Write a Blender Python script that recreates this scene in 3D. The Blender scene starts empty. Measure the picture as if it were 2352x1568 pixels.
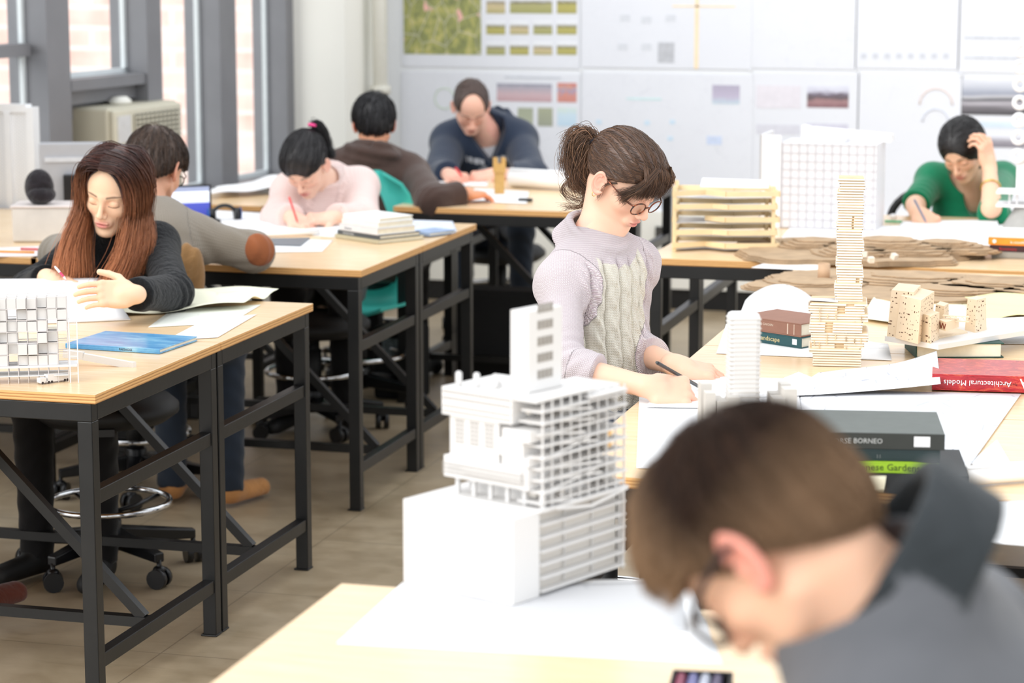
import bpy, math, random
import numpy as np
from mathutils import Vector, Matrix, Euler, Quaternion
random.seed(7); RNG = np.random.default_rng(7)
SC = bpy.context.scene
COL = SC.collection
PI = math.pi

# ---------------------------------------------------------------- camera, sky, sun, exposure
CAM_H, PITCH, YAW, LENS = 1.77, math.radians(9.507), math.radians(15.4), 85.0
cam_data = bpy.data.cameras.new('camera')
cam_data.lens = LENS; cam_data.sensor_width = 36.0
cam_data.dof.use_dof = True
cam_data.dof.focus_distance = 5.55
cam_data.dof.aperture_fstop = 4.0
cam_data.clip_start = .05
cam = bpy.data.objects.new('camera', cam_data)
cam.location = (0, 0, CAM_H)
cam.rotation_euler = (PI/2 - PITCH, 0, YAW)
COL.objects.link(cam); SC.camera = cam

world = bpy.data.worlds.new('overcast_daylight'); SC.world = world
world.use_nodes = True
bgn = world.node_tree.nodes['Background']
bgn.inputs['Color'].default_value = (.93, .965, 1.0, 1)
bgn.inputs["Strength"].default_value = 1.5

sd = bpy.data.lights.new('window_daylight', 'SUN')
sd.energy = 1.95; sd.angle = math.radians(50); sd.color = (1.0, .985, .96)
sun = bpy.data.objects.new('window_daylight', sd); COL.objects.link(sun)
sun.rotation_euler = Vector((.50, .70, -.50)).to_track_quat('-Z', 'Y').to_euler()

SC.view_settings.view_transform = 'Standard'
SC.view_settings.look = 'None'
SC.view_settings.exposure = 0.02
SC.view_settings.gamma = 1.0
SC.view_settings.use_curve_mapping = False
SC.cycles.max_bounces = 6; SC.cycles.diffuse_bounces = 3; SC.cycles.glossy_bounces = 3
SC.cycles.transmission_bounces = 4; SC.cycles.transparent_max_bounces = 8
SC.cycles.caustics_reflective = False; SC.cycles.caustics_refractive = False

# ---------------------------------------------------------------- surveying: a sight line through the lens turned into a point of the room
FPX = LENS/36*2352.0
def ray(x, y):
    u = (x-1176)/FPX; v = (784-y)/FPX
    a, b, c = u, math.cos(PITCH)+v*math.sin(PITCH), -math.sin(PITCH)+v*math.cos(PITCH)
    return Vector((a*math.cos(YAW)-b*math.sin(YAW), a*math.sin(YAW)+b*math.cos(YAW), c))
EYE = Vector((0, 0, CAM_H))
def az(x, y, z=.76): r = ray(x, y); return EYE + r*((z-CAM_H)/r.z)
def aY(x, y, Y): r = ray(x, y); return EYE + r*(Y/r.y)
def pd(x, y, d): return EYE + ray(x, y)*d

# ---------------------------------------------------------------- materials
MATS = {}
def lin(c):
    return tuple(((v/255)/12.92 if v/255 <= .04045 else ((v/255+.055)/1.055)**2.4) for v in c)
class NT:
    def __init__(s, name):
        s.m = bpy.data.materials.new(name); s.m.use_nodes = True
        s.t = s.m.node_tree; s.b = s.t.nodes['Principled BSDF']; s.out = s.t.nodes['Material Output']
        MATS[name] = s.m
    def n(s, typ, **kw):
        nd = s.t.nodes.new(typ)
        for k, v in kw.items():
            if k in nd.inputs: nd.inputs[k].default_value = v
            else: setattr(nd, k, v)
        return nd
    def l(s, a, b): s.t.links.new(a, b)
    def coord(s, kind='Object', scale=(1,1,1), loc=(0,0,0), rot=(0,0,0)):
        tc = s.n('ShaderNodeTexCoord'); mp = s.n('ShaderNodeMapping')
        mp.inputs['Scale'].default_value = scale; mp.inputs['Location'].default_value = loc; mp.inputs['Rotation'].default_value = rot
        s.l(tc.outputs[kind], mp.inputs[0]); return mp.outputs[0]
    def ramp(s, fac, stops, interp='LINEAR'):
        r = s.n('ShaderNodeValToRGB'); r.color_ramp.interpolation = interp
        e = r.color_ramp.elements
        while len(e) > 1: e.remove(e[-1])
        e[0].position = stops[0][0]; e[0].color = (*stops[0][1], 1)
        for p, c in stops[1:]:
            k = e.new(p); k.color = (*c, 1)
        s.l(fac, r.inputs[0]); return r.outputs[0]
    def noise(s, vec, scale, detail=3, rough=.5, dist=0):
        n = s.n('ShaderNodeTexNoise'); n.inputs['Scale'].default_value = scale; n.inputs['Detail'].default_value = detail
        n.inputs['Roughness'].default_value = rough; n.inputs['Distortion'].default_value = dist
        s.l(vec, n.inputs['Vector']); return n.outputs['Fac']
    def bump(s, h, strength, dist=.01, prev=None):
        b = s.n('ShaderNodeBump'); b.inputs['Strength'].default_value = strength; b.inputs['Distance'].default_value = dist
        s.l(h, b.inputs['Height'])
        if prev: s.l(prev, b.inputs['Normal'])
        s.l(b.outputs[0], s.b.inputs['Normal']); return b.outputs[0]
    def col(s, c): s.b.inputs['Base Color'].default_value = (*c, 1)
    def mix(s, fac, a, b, blend='MIX'):
        m = s.n('ShaderNodeMix'); m.data_type = 'RGBA'; m.blend_type = blend
        if isinstance(fac, (int, float)): m.inputs[0].default_value = fac
        else: s.l(fac, m.inputs[0])
        for i, v in ((6, a), (7, b)):
            if isinstance(v, tuple): m.inputs[i].default_value = (*v, 1)
            else: s.l(v, m.inputs[i])
        return m.outputs[2]
    def math(s, op, a, b=0.0):
        m = s.n('ShaderNodeMath'); m.operation = op
        for i, v in ((0, a), (1, b)):
            if isinstance(v, (int, float)): m.inputs[i].default_value = v
            else: s.l(v, m.inputs[i])
        return m.outputs[0]
    def rough(s, v): s.b.inputs['Roughness'].default_value = v; return s

def plain(name, rgb, rough=.5, metal=0, var=.06, scale=30, bump=0, spec=.5, coat=0):
    """flat colour with a little procedural variation"""
    if name in MATS: return MATS[name]
    t = NT(name); c = lin(rgb)
    n = t.noise(t.coord(), scale, 3)
    t.l(t.ramp(n, [(.3, tuple(v*(1-var) for v in c)), (.7, tuple(min(1, v*(1+var)) for v in c))]), t.b.inputs['Base Color'])
    t.b.inputs['Roughness'].default_value = rough; t.b.inputs['Metallic'].default_value = metal
    t.b.inputs['Specular IOR Level'].default_value = spec
    if coat: t.b.inputs['Coat Weight'].default_value = coat
    if bump: t.bump(n, bump, .004)
    return t.m

def M_floor():
    t = NT('floor'); v = t.coord(); 
    n1 = t.noise(v, 1.3, 5, .6, .6); n2 = t.noise(v, 9, 4, .6)
    n3 = t.noise(t.coord(scale=(1, 6, 1), rot=(0, 0, .5)), 4, 4, .7)
    c = t.ramp(n1, [(.25, lin((140, 120, 92))), (.5, lin((178, 158, 128))), (.75, lin((204, 188, 162)))])
    c = t.mix(.25, c, t.ramp(n2, [(.3, lin((118, 101, 78))), (.7, lin((204, 190, 166)))]))
    c = t.mix(t.ramp(n3, [(.55, (0, 0, 0)), (.8, (.35, .35, .35))]), c, lin((104, 86, 62)))
    br = t.n('ShaderNodeTexBrick', offset=0.0, Scale=1.0)
    br.inputs['Mortar Size'].default_value = .0022; br.inputs['Mortar Smooth'].default_value = .2
    br.inputs['Brick Width'].default_value = .6; br.inputs['Row Height'].default_value = .6
    t.l(v, br.inputs['Vector'])
    c = t.mix(t.math('MULTIPLY', br.outputs['Fac'], .45), c, lin((70, 58, 44)))
    t.l(c, t.b.inputs['Base Color'])
    t.l(t.ramp(n2, [(.2, (.26,)*3), (.8, (.42,)*3)]), t.b.inputs['Roughness'])
    t.bump(n2, .05, .01)
    return t.m
def M_top():
    t = NT('birch_tabletop')
    v = t.coord(scale=(3, 34, 3), rot=(0, 0, PI/2))
    n = t.noise(v, 2.5, 5, .6, .4); n2 = t.noise(t.coord(), 2.0, 3)
    c = t.ramp(n, [(.25, lin((234, 200, 156))), (.55, lin((243, 212, 170))), (.8, lin((248, 222, 186)))])
    c = t.mix(t.ramp(n2, [(.35, (0, 0, 0)), (.75, (.3,)*3)]), c, lin((250, 222, 184)))
    t.l(c, t.b.inputs['Base Color']); t.b.inputs['Roughness'].default_value = .26
    t.b.inputs['Coat Weight'].default_value = .2; t.b.inputs['Coat Roughness'].default_value = .2
    return t.m
def M_plyedge():
    t = NT('plywood_edge')
    tc = t.n('ShaderNodeTexCoord'); sp = t.n('ShaderNodeSeparateXYZ'); t.l(tc.outputs['Object'], sp.inputs[0])
    nn = t.noise(t.coord(scale=(8, 8, 60)), 2, 3)
    zz = t.math('ADD', t.math('MULTIPLY', sp.outputs[2], 1/.0068), t.math('MULTIPLY', nn, .5))
    f = t.math('FRACT', zz)
    c = t.ramp(f, [(0, lin((150, 98, 50))), (.18, lin((214, 160, 98))), (.6, lin((236, 188, 124))), (.8, lin((222, 168, 104))), (1, lin((168, 112, 62)))])
    t.l(c, t.b.inputs['Base Color']); t.b.inputs['Roughness'].default_value = .55
    return t.m
def M_steel():
    t = NT('black_steel'); n = t.noise(t.coord(), 60, 4); n2 = t.noise(t.coord(), 7, 3)
    t.l(t.ramp(n2, [(.3, lin((15, 16, 17))), (.8, lin((32, 31, 30)))]), t.b.inputs['Base Color'])
    t.b.inputs['Roughness'].default_value = .38; t.b.inputs['Metallic'].default_value = .2
    t.bump(n, .08, .002); return t.m
def stitch(t, pitch=.0045, row=.0036):
    """height of knitted stitches from the garment's own stitch coordinates"""
    a = t.n('ShaderNodeAttribute', attribute_name='St'); sp = t.n('ShaderNodeSeparateXYZ'); t.l(a.outputs['Vector'], sp.inputs[0])
    nz = t.math('MULTIPLY', t.noise(t.coord(), 30, 2), .003)
    u = t.math('ADD', sp.outputs[0], nz); w = t.math('ABSOLUTE', t.math('SINE', t.math('MULTIPLY', u, PI/pitch)))
    v = t.math('ADD', t.math('ADD', sp.outputs[1], nz), t.math('MULTIPLY', w, row*.55))
    r = t.math('ADD', t.math('MULTIPLY', t.math('SINE', t.math('MULTIPLY', v, 2*PI/row)), .5), .5)
    return t.math('MULTIPLY', t.math('POWER', w, .6), r), sp
def M_knit(name, rgb, strength=.8, dark=.7, fuzz=.25, rgb2=None, pitch=.0045, row=.0036, rib=False):
    """knitted cloth: rows of small stitches"""
    if name in MATS: return MATS[name]
    t = NT(name); c = lin(rgb); h, sp = stitch(t, pitch, row)
    if rib: h = t.math('ADD', t.math('MULTIPLY', t.math('SINE', t.math('MULTIPLY', sp.outputs[0], 2*PI/pitch)), .5), .5)
    base = t.mix(t.ramp(t.noise(t.coord(), 6, 3), [(.35, (0,)*3), (.7, (1,)*3)]), c, lin(rgb2) if rgb2 else tuple(min(1, x*1.12) for x in c))
    t.l(t.mix(t.ramp(h, [(0, (1,)*3), (.4, (0,)*3)]), base, tuple(x*dark for x in c)), t.b.inputs['Base Color'])
    t.b.inputs['Roughness'].default_value = .95; t.b.inputs['Sheen Weight'].default_value = fuzz
    t.b.inputs['Specular IOR Level'].default_value = .15
    t.bump(h, strength, .002); return t.m
def M_cloth(name, rgb, var=.12, scale=5, bump=.15, sheen=.2, rough=.9):
    if name in MATS: return MATS[name]
    t = NT(name); c = lin(rgb)
    n = t.noise(t.coord(), scale, 4, .6, .5); w = t.noise(t.coord(), 420, 2)
    t.l(t.ramp(n, [(.3, tuple(v*(1-var) for v in c)), (.7, tuple(min(1, v*(1+var)) for v in c))]), t.b.inputs['Base Color'])
    t.b.inputs['Roughness'].default_value = rough; t.b.inputs['Sheen Weight'].default_value = sheen
    t.b.inputs['Specular IOR Level'].default_value = .2
    nn = t.bump(n, bump, .03); t.bump(w, .25, .001, nn); return t.m
def M_paper(name, rgb=(247, 247, 248), lines=0.0, ink=(120, 122, 130), scale=7, seed=0, trans=0):
    """paper, optionally carrying faint drawn lines"""
    if name in MATS: return MATS[name]
    t = NT(name); c = lin(rgb)
    n = t.noise(t.coord(), 5, 2)
    base = t.ramp(n, [(.3, tuple(v*.985 for v in c)), (.7, c)])
    if lines:
        vo = t.n('ShaderNodeTexVoronoi', feature='DISTANCE_TO_EDGE', Scale=scale)
        t.l(t.coord(loc=(seed, seed*.7, 0)), vo.inputs['Vector'])
        e = t.ramp(vo.outputs['Distance'], [(.0, (1,)*3), (.012, (1,)*3), (.022, (0,)*3)])
        mk = t.ramp(t.noise(t.coord(loc=(seed*3, 1, 0)), scale*.6, 2), [(.5, (0,)*3), (.56, (1,)*3)])
        wv = t.noise(t.coord(loc=(seed, 2, 0), scale=(1, 1, 1)), scale*9, 2, .5, 2.5)
        sk = t.ramp(wv, [(.49, (0,)*3), (.5, (1,)*3), (.51, (0,)*3)])
        f = t.math('MULTIPLY', t.math('MULTIPLY', t.math('MAXIMUM', e, t.math('MULTIPLY', sk, .7)), mk), lines)
        base = t.mix(f, base, lin(ink))
    t.l(base, t.b.inputs['Base Color'])
    t.b.inputs['Roughness'].default_value = .75; t.b.inputs['Specular IOR Level'].default_value = .25
    if trans: t.b.inputs['Transmission Weight'].default_value = 0; t.b.inputs['Subsurface Weight'].default_value = trans
    return t.m
def M_vcol(name, rough=.5, sss=0, spec=.4, bumps=None, sheen=0, rad=(.02, .008, .004)):
    """colour carried by the mesh itself (freckle, lip, hairline zones)"""
    if name in MATS: return MATS[name]
    t = NT(name); a = t.n('ShaderNodeAttribute', attribute_name='Col')
    t.l(a.outputs['Color'], t.b.inputs['Base Color'])
    t.b.inputs['Roughness'].default_value = rough; t.b.inputs['Specular IOR Level'].default_value = spec
    if sss:
        t.b.inputs['Subsurface Weight'].default_value = sss; t.b.inputs['Subsurface Radius'].default_value = rad
        t.b.inputs['Subsurface Scale'].default_value = 1.0
    if sheen: t.b.inputs['Sheen Weight'].default_value = sheen
    if bumps: t.bump(t.noise(t.coord(), bumps[0], 3), bumps[1], .002)
    return t.m
def M_brick():
    t = NT('pale_brick'); v = t.coord(rot=(PI/2, 0, 0))
    br = t.n('ShaderNodeTexBrick', Scale=1.0)
    br.inputs['Brick Width'].default_value = .44; br.inputs['Row Height'].default_value = .155; br.inputs['Mortar Size'].default_value = .018
    br.inputs['Mortar Smooth'].default_value = .5
    br.inputs['Color1'].default_value = (*lin((240, 204, 192)), 1); br.inputs['Color2'].default_value = (*lin((222, 168, 152)), 1)
    br.inputs['Mortar'].default_value = (*lin((240, 230, 224)), 1); br.inputs['Bias'].default_value = -.2
    t.l(v, br.inputs['Vector'])
    n = t.noise(v, 2.5, 3)
    t.l(t.mix(t.ramp(n, [(.35, (0,)*3), (.65, (.8,)*3)]), br.outputs['Color'], lin((246, 226, 218))), t.b.inputs['Base Color'])
    t.b.inputs['Roughness'].default_value = .9; return t.m
def M_glass():
    t = NT('window_glass')
    g = t.n('ShaderNodeBsdfGlossy'); g.inputs['Roughness'].default_value = .02
    tr = t.n('ShaderNodeBsdfTransparent'); tr.inputs['Color'].default_value = (.97, .98, .98, 1)

    mx = t.n('ShaderNodeMixShader'); mx.inputs[0].default_value = .05; t.l(tr.outputs[0], mx.inputs[1]); t.l(g.outputs[0], mx.inputs[2])
    t.l(mx.outputs[0], t.out.inputs['Surface']); return t.m
def M_photo(name, stops, scale=3, dist=.6, squash=2.5, seed=0):
    """a printed picture: horizontal bands broken up by noise (generated coords of the print)"""
    t = NT(name); v = t.coord('Generated', loc=(seed, 0, 0)); sp = t.n('ShaderNodeSeparateXYZ')
    t.l(t.coord('Generated'), sp.inputs[0])
    n = t.noise(t.coord('Generated', scale=(scale, 1, scale*squash), loc=(seed, seed, seed)), 2, 4, .65, .5)
    f = t.math('ADD', sp.outputs[2], t.math('MULTIPLY', t.math('SUBTRACT', n, .5), dist))
    t.l(t.ramp(f, stops), t.b.inputs['Base Color']); t.b.inputs['Roughness'].default_value = .6
    return t.m

m_floor, m_top, m_edge, m_steel = M_floor(), M_top(), M_plyedge(), M_steel()
m_wall = plain('painted_wall', (236, 238, 242), .8, var=.015, scale=2)
m_cream = plain('cream_paint', (246, 244, 236), .7, var=.02, scale=3)
m_beige = plain('beige_plastic', (206, 201, 182), .55, var=.03, scale=5)
m_gray = plain('grey_anodised_frame', (126, 126, 130), .45, var=.05, scale=6, metal=.1)
m_darkgray = plain('dark_grey_frame', (72, 74, 78), .5, var=.06, scale=6)
m_black = plain('matte_black', (17, 17, 18), .6, var=.1, scale=20)
m_blackplastic = plain('black_plastic', (17, 18, 21), .32, var=.1, scale=20)
m_chrome = plain('chrome', (225, 226, 228), .12, metal=1, var=.02)
m_white = plain('white_card', (234, 233, 234), .7, var=.01, scale=10)
m_whitegloss = plain('white_plastic', (244, 245, 247), .35, var=.01)
m_basswood = plain('basswood', (238, 214, 172), .6, var=.08, scale=25)
m_pine = plain('pine_strips', (236, 212, 168), .55, var=.07, scale=14)
m_glass = M_glass()
m_paper = M_paper('white_paper')
m_drawn = M_paper('paper_with_drawing', lines=.5, scale=6)
m_drawn2 = M_paper('paper_with_fine_drawing', lines=.55, scale=11, seed=4)
m_trace = M_paper('yellow_trace_paper', (248, 246, 222), lines=.22, ink=(190, 190, 150), scale=5, seed=2)
m_yellow = M_paper('yellow_tissue', (246, 236, 176), lines=.1, scale=4, seed=5)
m_page = plain('page_block', (232, 226, 208), .8, var=.05, scale=60)
m_blue_screen = None

# ---------------------------------------------------------------- mesh builder
class MB:
    def __init__(s): s.v = []; s.f = []; s.mi = []; s.sm = []
    def add(s, vs, fs, mi=0, smooth=False):
        o = len(s.v); s.v += [tuple(v) for v in vs]
        for f in fs: s.f.append([o+i for i in f]); s.mi.append(mi); s.sm.append(smooth)
        return s
    def box(s, a, b, mi=0, M=None):
        x0, y0, z0 = a; x1, y1, z1 = b
        vs = [Vector(p) for p in ((x0,y0,z0),(x1,y0,z0),(x1,y1,z0),(x0,y1,z0),(x0,y0,z1),(x1,y0,z1),(x1,y1,z1),(x0,y1,z1))]
        if M is not None: vs = [M @ v for v in vs]
        return s.add(vs, [(3,2,1,0),(4,5,6,7),(0,1,5,4),(1,2,6,5),(2,3,7,6),(3,0,4,7)], mi)
    def beam(s, a, b, w, h=None, mi=0, up=(0,0,1)):
        h = h or w; a = Vector(a); b = Vector(b); d = (b-a).normalized(); u = Vector(up)
        if abs(d.dot(u)) > .99: u = Vector((0, 1, 0))
        x = d.cross(u).normalized(); z = x.cross(d)
        vs = []
        for p in (a, b):
            for i, j in ((-1,-1),(1,-1),(1,1),(-1,1)): vs.append(p + x*i*w/2 + z*j*h/2)
        return s.add(vs, [(3,2,1,0),(4,5,6,7),(0,1,5,4),(1,2,6,5),(2,3,7,6),(3,0,4,7)], mi)
    def tube(s, pts, r, n=8, mi=0, caps=True, closed=False):
        pts = [Vector(p) for p in pts]; m = len(pts)
        rs = r if isinstance(r, (list, tuple)) else [r]*m
        vs = []; prev = None
        for i, p in enumerate(pts):
            d = (pts[(i+1) % m]-pts[i-1]) if closed else (pts[min(i+1, m-1)]-pts[max(i-1, 0)])
            if d.length < 1e-9: d = Vector((0, 0, 1))
            d.normalize()
            if prev is None:
                u = Vector((0, 0, 1)) if abs(d.z) < .9 else Vector((1, 0, 0)); x = d.cross(u).normalized()
            else: x = (prev - d*prev.dot(d)).normalized()
            prev = x; y = d.cross(x)
            for k in range(n):
                t = 2*PI*k/n; vs.append(p + (x*math.cos(t)+y*math.sin(t))*rs[i])
        fs = []
        for i in range(m if closed else m-1):
            j = (i+1) % m
            for k in range(n): fs.append((i*n+k, i*n+(k+1)%n, j*n+(k+1)%n, j*n+k))
        s.add(vs, fs, mi, True)
        if caps and not closed:
            o = len(s.v)-len(vs)
            s.f.append([o+k for k in range(n)][::-1]); s.mi.append(mi); s.sm.append(False)
            s.f.append([o+(m-1)*n+k for k in range(n)]); s.mi.append(mi); s.sm.append(False)
        return s
    def cyl(s, a, b, r, n=24, mi=0, r2=None): return s.tube([a, b], [r, r2 if r2 is not None else r], n, mi)
    def lathe(s, prof, c=(0,0,0), n=28, mi=0, M=None):
        vs = []
        for r, z in prof:
            for k in range(n):
                v = Vector((c[0]+r*math.cos(2*PI*k/n), c[1]+r*math.sin(2*PI*k/n), c[2]+z)); vs.append(M @ v if M is not None else v)
        fs = [(i*n+k, i*n+(k+1)%n, (i+1)*n+(k+1)%n, (i+1)*n+k) for i in range(len(prof)-1) for k in range(n)]
        fs.append(tuple(range(n))[::-1]); fs.append(tuple((len(prof)-1)*n+k for k in range(n)))
        return s.add(vs, fs, mi, True)
    def prism(s, poly, z0, z1, mi=0, M=None, smooth=False):
        n = len(poly); vs = [Vector((p[0], p[1], z0)) for p in poly]+[Vector((p[0], p[1], z1)) for p in poly]
        if M is not None: vs = [M @ v for v in vs]
        s.add(vs, [tuple(range(n))[::-1], tuple(range(n, 2*n))], mi)
        o = len(s.v)-2*n
        for i in range(n):
            s.f.append([o+i, o+(i+1)%n, o+n+(i+1)%n, o+n+i]); s.mi.append(mi); s.sm.append(smooth)
        return s
    def ell(s, c, r, n=16, mi=0, M=None):
        vs = []; fs = []
        for i in range(n+1):
            t = PI*i/n
            for k in range(2*n):
                f = PI*k/n
                v = Vector((c[0]+r[0]*math.sin(t)*math.cos(f), c[1]+r[1]*math.sin(t)*math.sin(f), c[2]+r[2]*math.cos(t)))
                vs.append(M @ v if M is not None else v)
        for i in range(n):
            for k in range(2*n): fs.append((i*2*n+k, (i+1)*2*n+k, (i+1)*2*n+(k+1)%(2*n), i*2*n+(k+1)%(2*n)))
        return s.add(vs, fs, mi, True)
    def sheet(s, P, th=.0012, mi=0, smooth=True):
        """P: grid of points [i][j]; gives it thickness downwards"""
        a = len(P); b = len(P[0]); top = [Vector(P[i][j]) for i in range(a) for j in range(b)]
        bot = [v-Vector((0, 0, th)) for v in top]
        fs = [(i*b+j, (i+1)*b+j, (i+1)*b+j+1, i*b+j+1) for i in range(a-1) for j in range(b-1)]
        N = a*b; fb = [tuple(N+k for k in f[::-1]) for f in fs]
        s.add(top+bot, fs+fb, mi, smooth); o = len(s.v)-2*N
        rim = [(i*b) for i in range(a)]+[(a-1)*b+j for j in range(1, b)]+[i*b+b-1 for i in range(a-2, -1, -1)]+[j for j in range(b-2, 0, -1)]
        for i in range(len(rim)):
            p, q = rim[i], rim[(i+1) % len(rim)]
            s.f.append([o+q, o+p, o+N+p, o+N+q]); s.mi.append(mi); s.sm.append(False)
        return s
    def build(s, name, mats, parent=None, origin=None, bevel=0):
        if not isinstance(mats, (list, tuple)): mats = [mats]
        if origin is None: origin = parent.location if parent is not None and parent.get('_w') else (0, 0, 0)
        o3 = Vector(origin)
        if parent is not None and parent.parent is not None and parent.get('_w'): pass
        me = bpy.data.meshes.new(name)
        me.from_pydata([tuple(Vector(v)-o3) for v in s.v], [], s.f)
        for m in mats: me.materials.append(m)
        me.polygons.foreach_set('material_index', s.mi); me.polygons.foreach_set('use_smooth', s.sm)
        me.update(); me.validate()
        o = bpy.data.objects.new(name, me); COL.objects.link(o)
        if parent is not None: o.parent = parent
        elif origin is not None: o.location = o3
        if bevel:
            b = o.modifiers.new('edge', 'BEVEL'); b.width = bevel; b.segments = 2; b.limit_method = 'ANGLE'
        return o
def tag(o, label, cat, group=None, kind=None):
    o['label'] = label; o['category'] = cat
    if group: o['group'] = group
    if kind: o['kind'] = kind
    return o
def thing(name, label, cat, loc=(0,0,0), rz=0, group=None):
    o = bpy.data.objects.new(name, None); COL.objects.link(o); o.empty_display_size = .05
    o.location = loc; o.rotation_euler = (0, 0, rz)
    return tag(o, label, cat, group)
def struct(name, mb, m, origin=(0,0,0)):
    o = mb.build(name, m, origin=origin); o['kind'] = 'structure'; return o
def dup(o, parent=None):
    c = o.copy(); COL.objects.link(c)
    if parent is not None: c.parent = parent
    for ch in list(o.children): dup(ch, c)
    return c
# ================================================================ THE ROOM
struct('floor', MB().box((-6, -1, -.05), (4, 11.6, 0)), m_floor)
YB = 11.33
b = MB(); b.box((-4.3, YB, 0), (3, YB+.15, 3.0)); struct('wall_back', b, m_wall)
b = MB(); b.box((-3.66, YB-.02, 0), (3, YB, .1)); struct('baseboard_back', b, m_black)
b = MB(); b.box((-3.66, YB-.035, .10), (3, YB, .47)); struct('trim_3', b, m_cream)      # heater cover panel low on the wall
# corner column
b = MB(); b.box((-4.10, YB-.50, 0), (-3.80, YB, 3.0)); struct('trim_1', b, m_cream)
b = MB(); b.cyl((-3.725, YB-.20, 0), (-3.725, YB-.20, 3), .035, 16); b.cyl((-3.725, YB-.2, 1.02), (-3.725, YB-.2, 1.06), .05, 16)
o = b.build('heating_pipe', plain('pipe_paint', (222, 219, 208), .5, var=.02)); tag(o, 'cream painted vertical pipe running up beside the white corner column', 'pipe')

# left wall: its own line, seven degrees off the desks
WC = Vector((-4.07, 11.2, 0)); WA = math.radians(7.0)
WM = Matrix.Translation(WC) @ Matrix.Rotation(-WA, 4, 'Z')       # local: +X into the room, -Y towards the camera
def wbox(mb, s0, s1, z0, z1, n0, n1, mi=0): return mb.box((n0, -s1, z0), (n1, -s0, z1), mi, WM)
b = MB(); wbox(b, -.2, 6.4, 0, .62, -.14, .0); struct('wall_left', b, plain('lower_wall', (196, 192, 184), .8, var=.03))
b = MB(); wbox(b, -.2, 6.4, 2.6, 3.0, -.14, .0); struct('trim_2', b, m_wall)
b = MB(); wbox(b, -.05, 6.4, .62, .655, -.14, .12); struct('trim_4', b, m_gray)          # window ledge
mulls = [(.226, .44), (.905, 1.075), (1.56, 1.70), (2.275, 2.46), (3.1, 3.28), (3.9, 4.08), (4.7, 4.88), (5.5, 5.68), (6.25, 6.4)]
edges = [-.12]+[x for m in mulls for x in m]
for k, (s0, s1) in enumerate(mulls):
    b = MB(); wbox(b, s0+.02, s1, .655, 2.6, -.12, .06); wbox(b, s0, s0+.02, .655, 2.6, -.10, .03, 1)
    struct('trim_%d' % (k+5), b, [m_gray, m_darkgray])
bays = [(-.12, .226)]+[(mulls[i][1], mulls[i+1][0]) for i in range(len(mulls)-1)]
m_reveal = plain('white_window_frame', (226, 232, 234), .4, var=.02)
for k, (s0, s1) in enumerate(bays):
    w = thing('window_%d' % (k+1), '', 'window', (0, 0, 0)); del w['label'], w['category']; w['kind'] = 'structure'
    fr = MB(); t = .022
    z0 = .655 if k != 3 else 1.20
    for (a, c, d, e) in ((s0, s1, z0, z0+t), (s0, s1, 2.6-t, 2.6), (s0, s0+t, z0, 2.6), (s1-t, s1, z0, 2.6)):
        wbox(fr, a, c, d, e, -.058, -.040)
    fr.build('window_frame', m_reveal, w)
    zt = {0: 1.235, 4: 1.305}.get(k)
    if zt:
        r = MB(); wbox(r, s0+t, s1-t, zt, zt+.05, -.09, .0); r.build('transom', m_gray if k == 4 else m_darkgray, w)
    if k == 3:
        r = MB(); wbox(r, s0, s1, 1.155, 1.20, -.12, .05); r.build('transom', m_gray, w)
        r = MB(); wbox(r, s0, s1, 1.095, 1.155, -.10, .0); wbox(r, s0+.20, s1-.1, 1.03, 1.095, -.10, -.04); r.build('spandrel_panel', m_gray, w)
    g = MB(); wbox(g, s0+t, s1-t, z0+t, 2.6-t, -.055, -.05); g.build('glass_pane', m_glass, w)
b = MB(); b.box((-5.4, 9.6, .0), (-5.2, 11.4, 2.4)); 
# dark boxing beside the air conditioner
b = MB(); wbox(b, 1.70, 2.275, .655, 1.095, -.14, -.10)
struct('wall_inset', b, m_black)
# brick building across the yard
b = MB(); b.box((-13, 17, -.5), (-4.5, 17.3, 7))
br = b.build('brick_building', M_brick(), origin=(-8, 17, 0)); tag(br, 'pale pinkish brick building seen outside the windows', 'building')
b = MB(); b.box((-13, 11.6, -.6), (3, 17, -.5)); struct('floor_outside', b, plain('yard_concrete', (222, 218, 212), .9))

# air conditioner set in the window bay
acr = thing('air_conditioner', 'beige window air conditioner with slatted front set in the window frame', 'air conditioner', WM @ Vector((0, -1.85, .68)))
acr.rotation_euler = (0, 0, -WA)
b = MB(); b.box((-.12, -.28, 0), (.125, .28, .40)); b.build('housing', m_beige, acr, bevel=.012)
b = MB(); b.box((.125, -.272, .01), (.15, .272, .39)); 
f_ = b.build('front_panel', plain('beige_front', (214, 209, 190), .5, var=.02), acr, bevel=.008)
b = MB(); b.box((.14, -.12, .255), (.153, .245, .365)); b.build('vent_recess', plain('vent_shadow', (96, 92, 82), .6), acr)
b = MB()
for i in range(5): z = .268+.020*i; b.box((.151, -.12, z), (.159, .245, z+.007))
for i in range(11): y = -.12+.034*i; b.box((.151, y, .257), (.158, y+.007, .363))
b.build('air_grille', m_beige, acr)
b = MB(); b.box((.150, -.25, .255), (.155, -.15, .365)); b.build('control_panel', plain('control_grey', (214, 214, 214), .4), acr)
b = MB()
for i in range(9): z = .03+.022*i; b.box((.150, -.25, z), (.157, .25, z+.010))
b.build('intake_louvres', plain('louvre_beige', (196, 191, 172), .5), acr)
tag(MB().lathe([(.045, 0), (.05, .012), (.03, .03)], (0, 0, 0)).build('dish', m_cream, origin=(0, 0, 0)), 'small cream dish on top of the window air conditioner', 'dish')
bpy.data.objects['dish'].location = WM @ Vector((.03, -1.88, 1.081))
bpy.data.objects['dish'].rotation_euler = (0, 0, 0)

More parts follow.
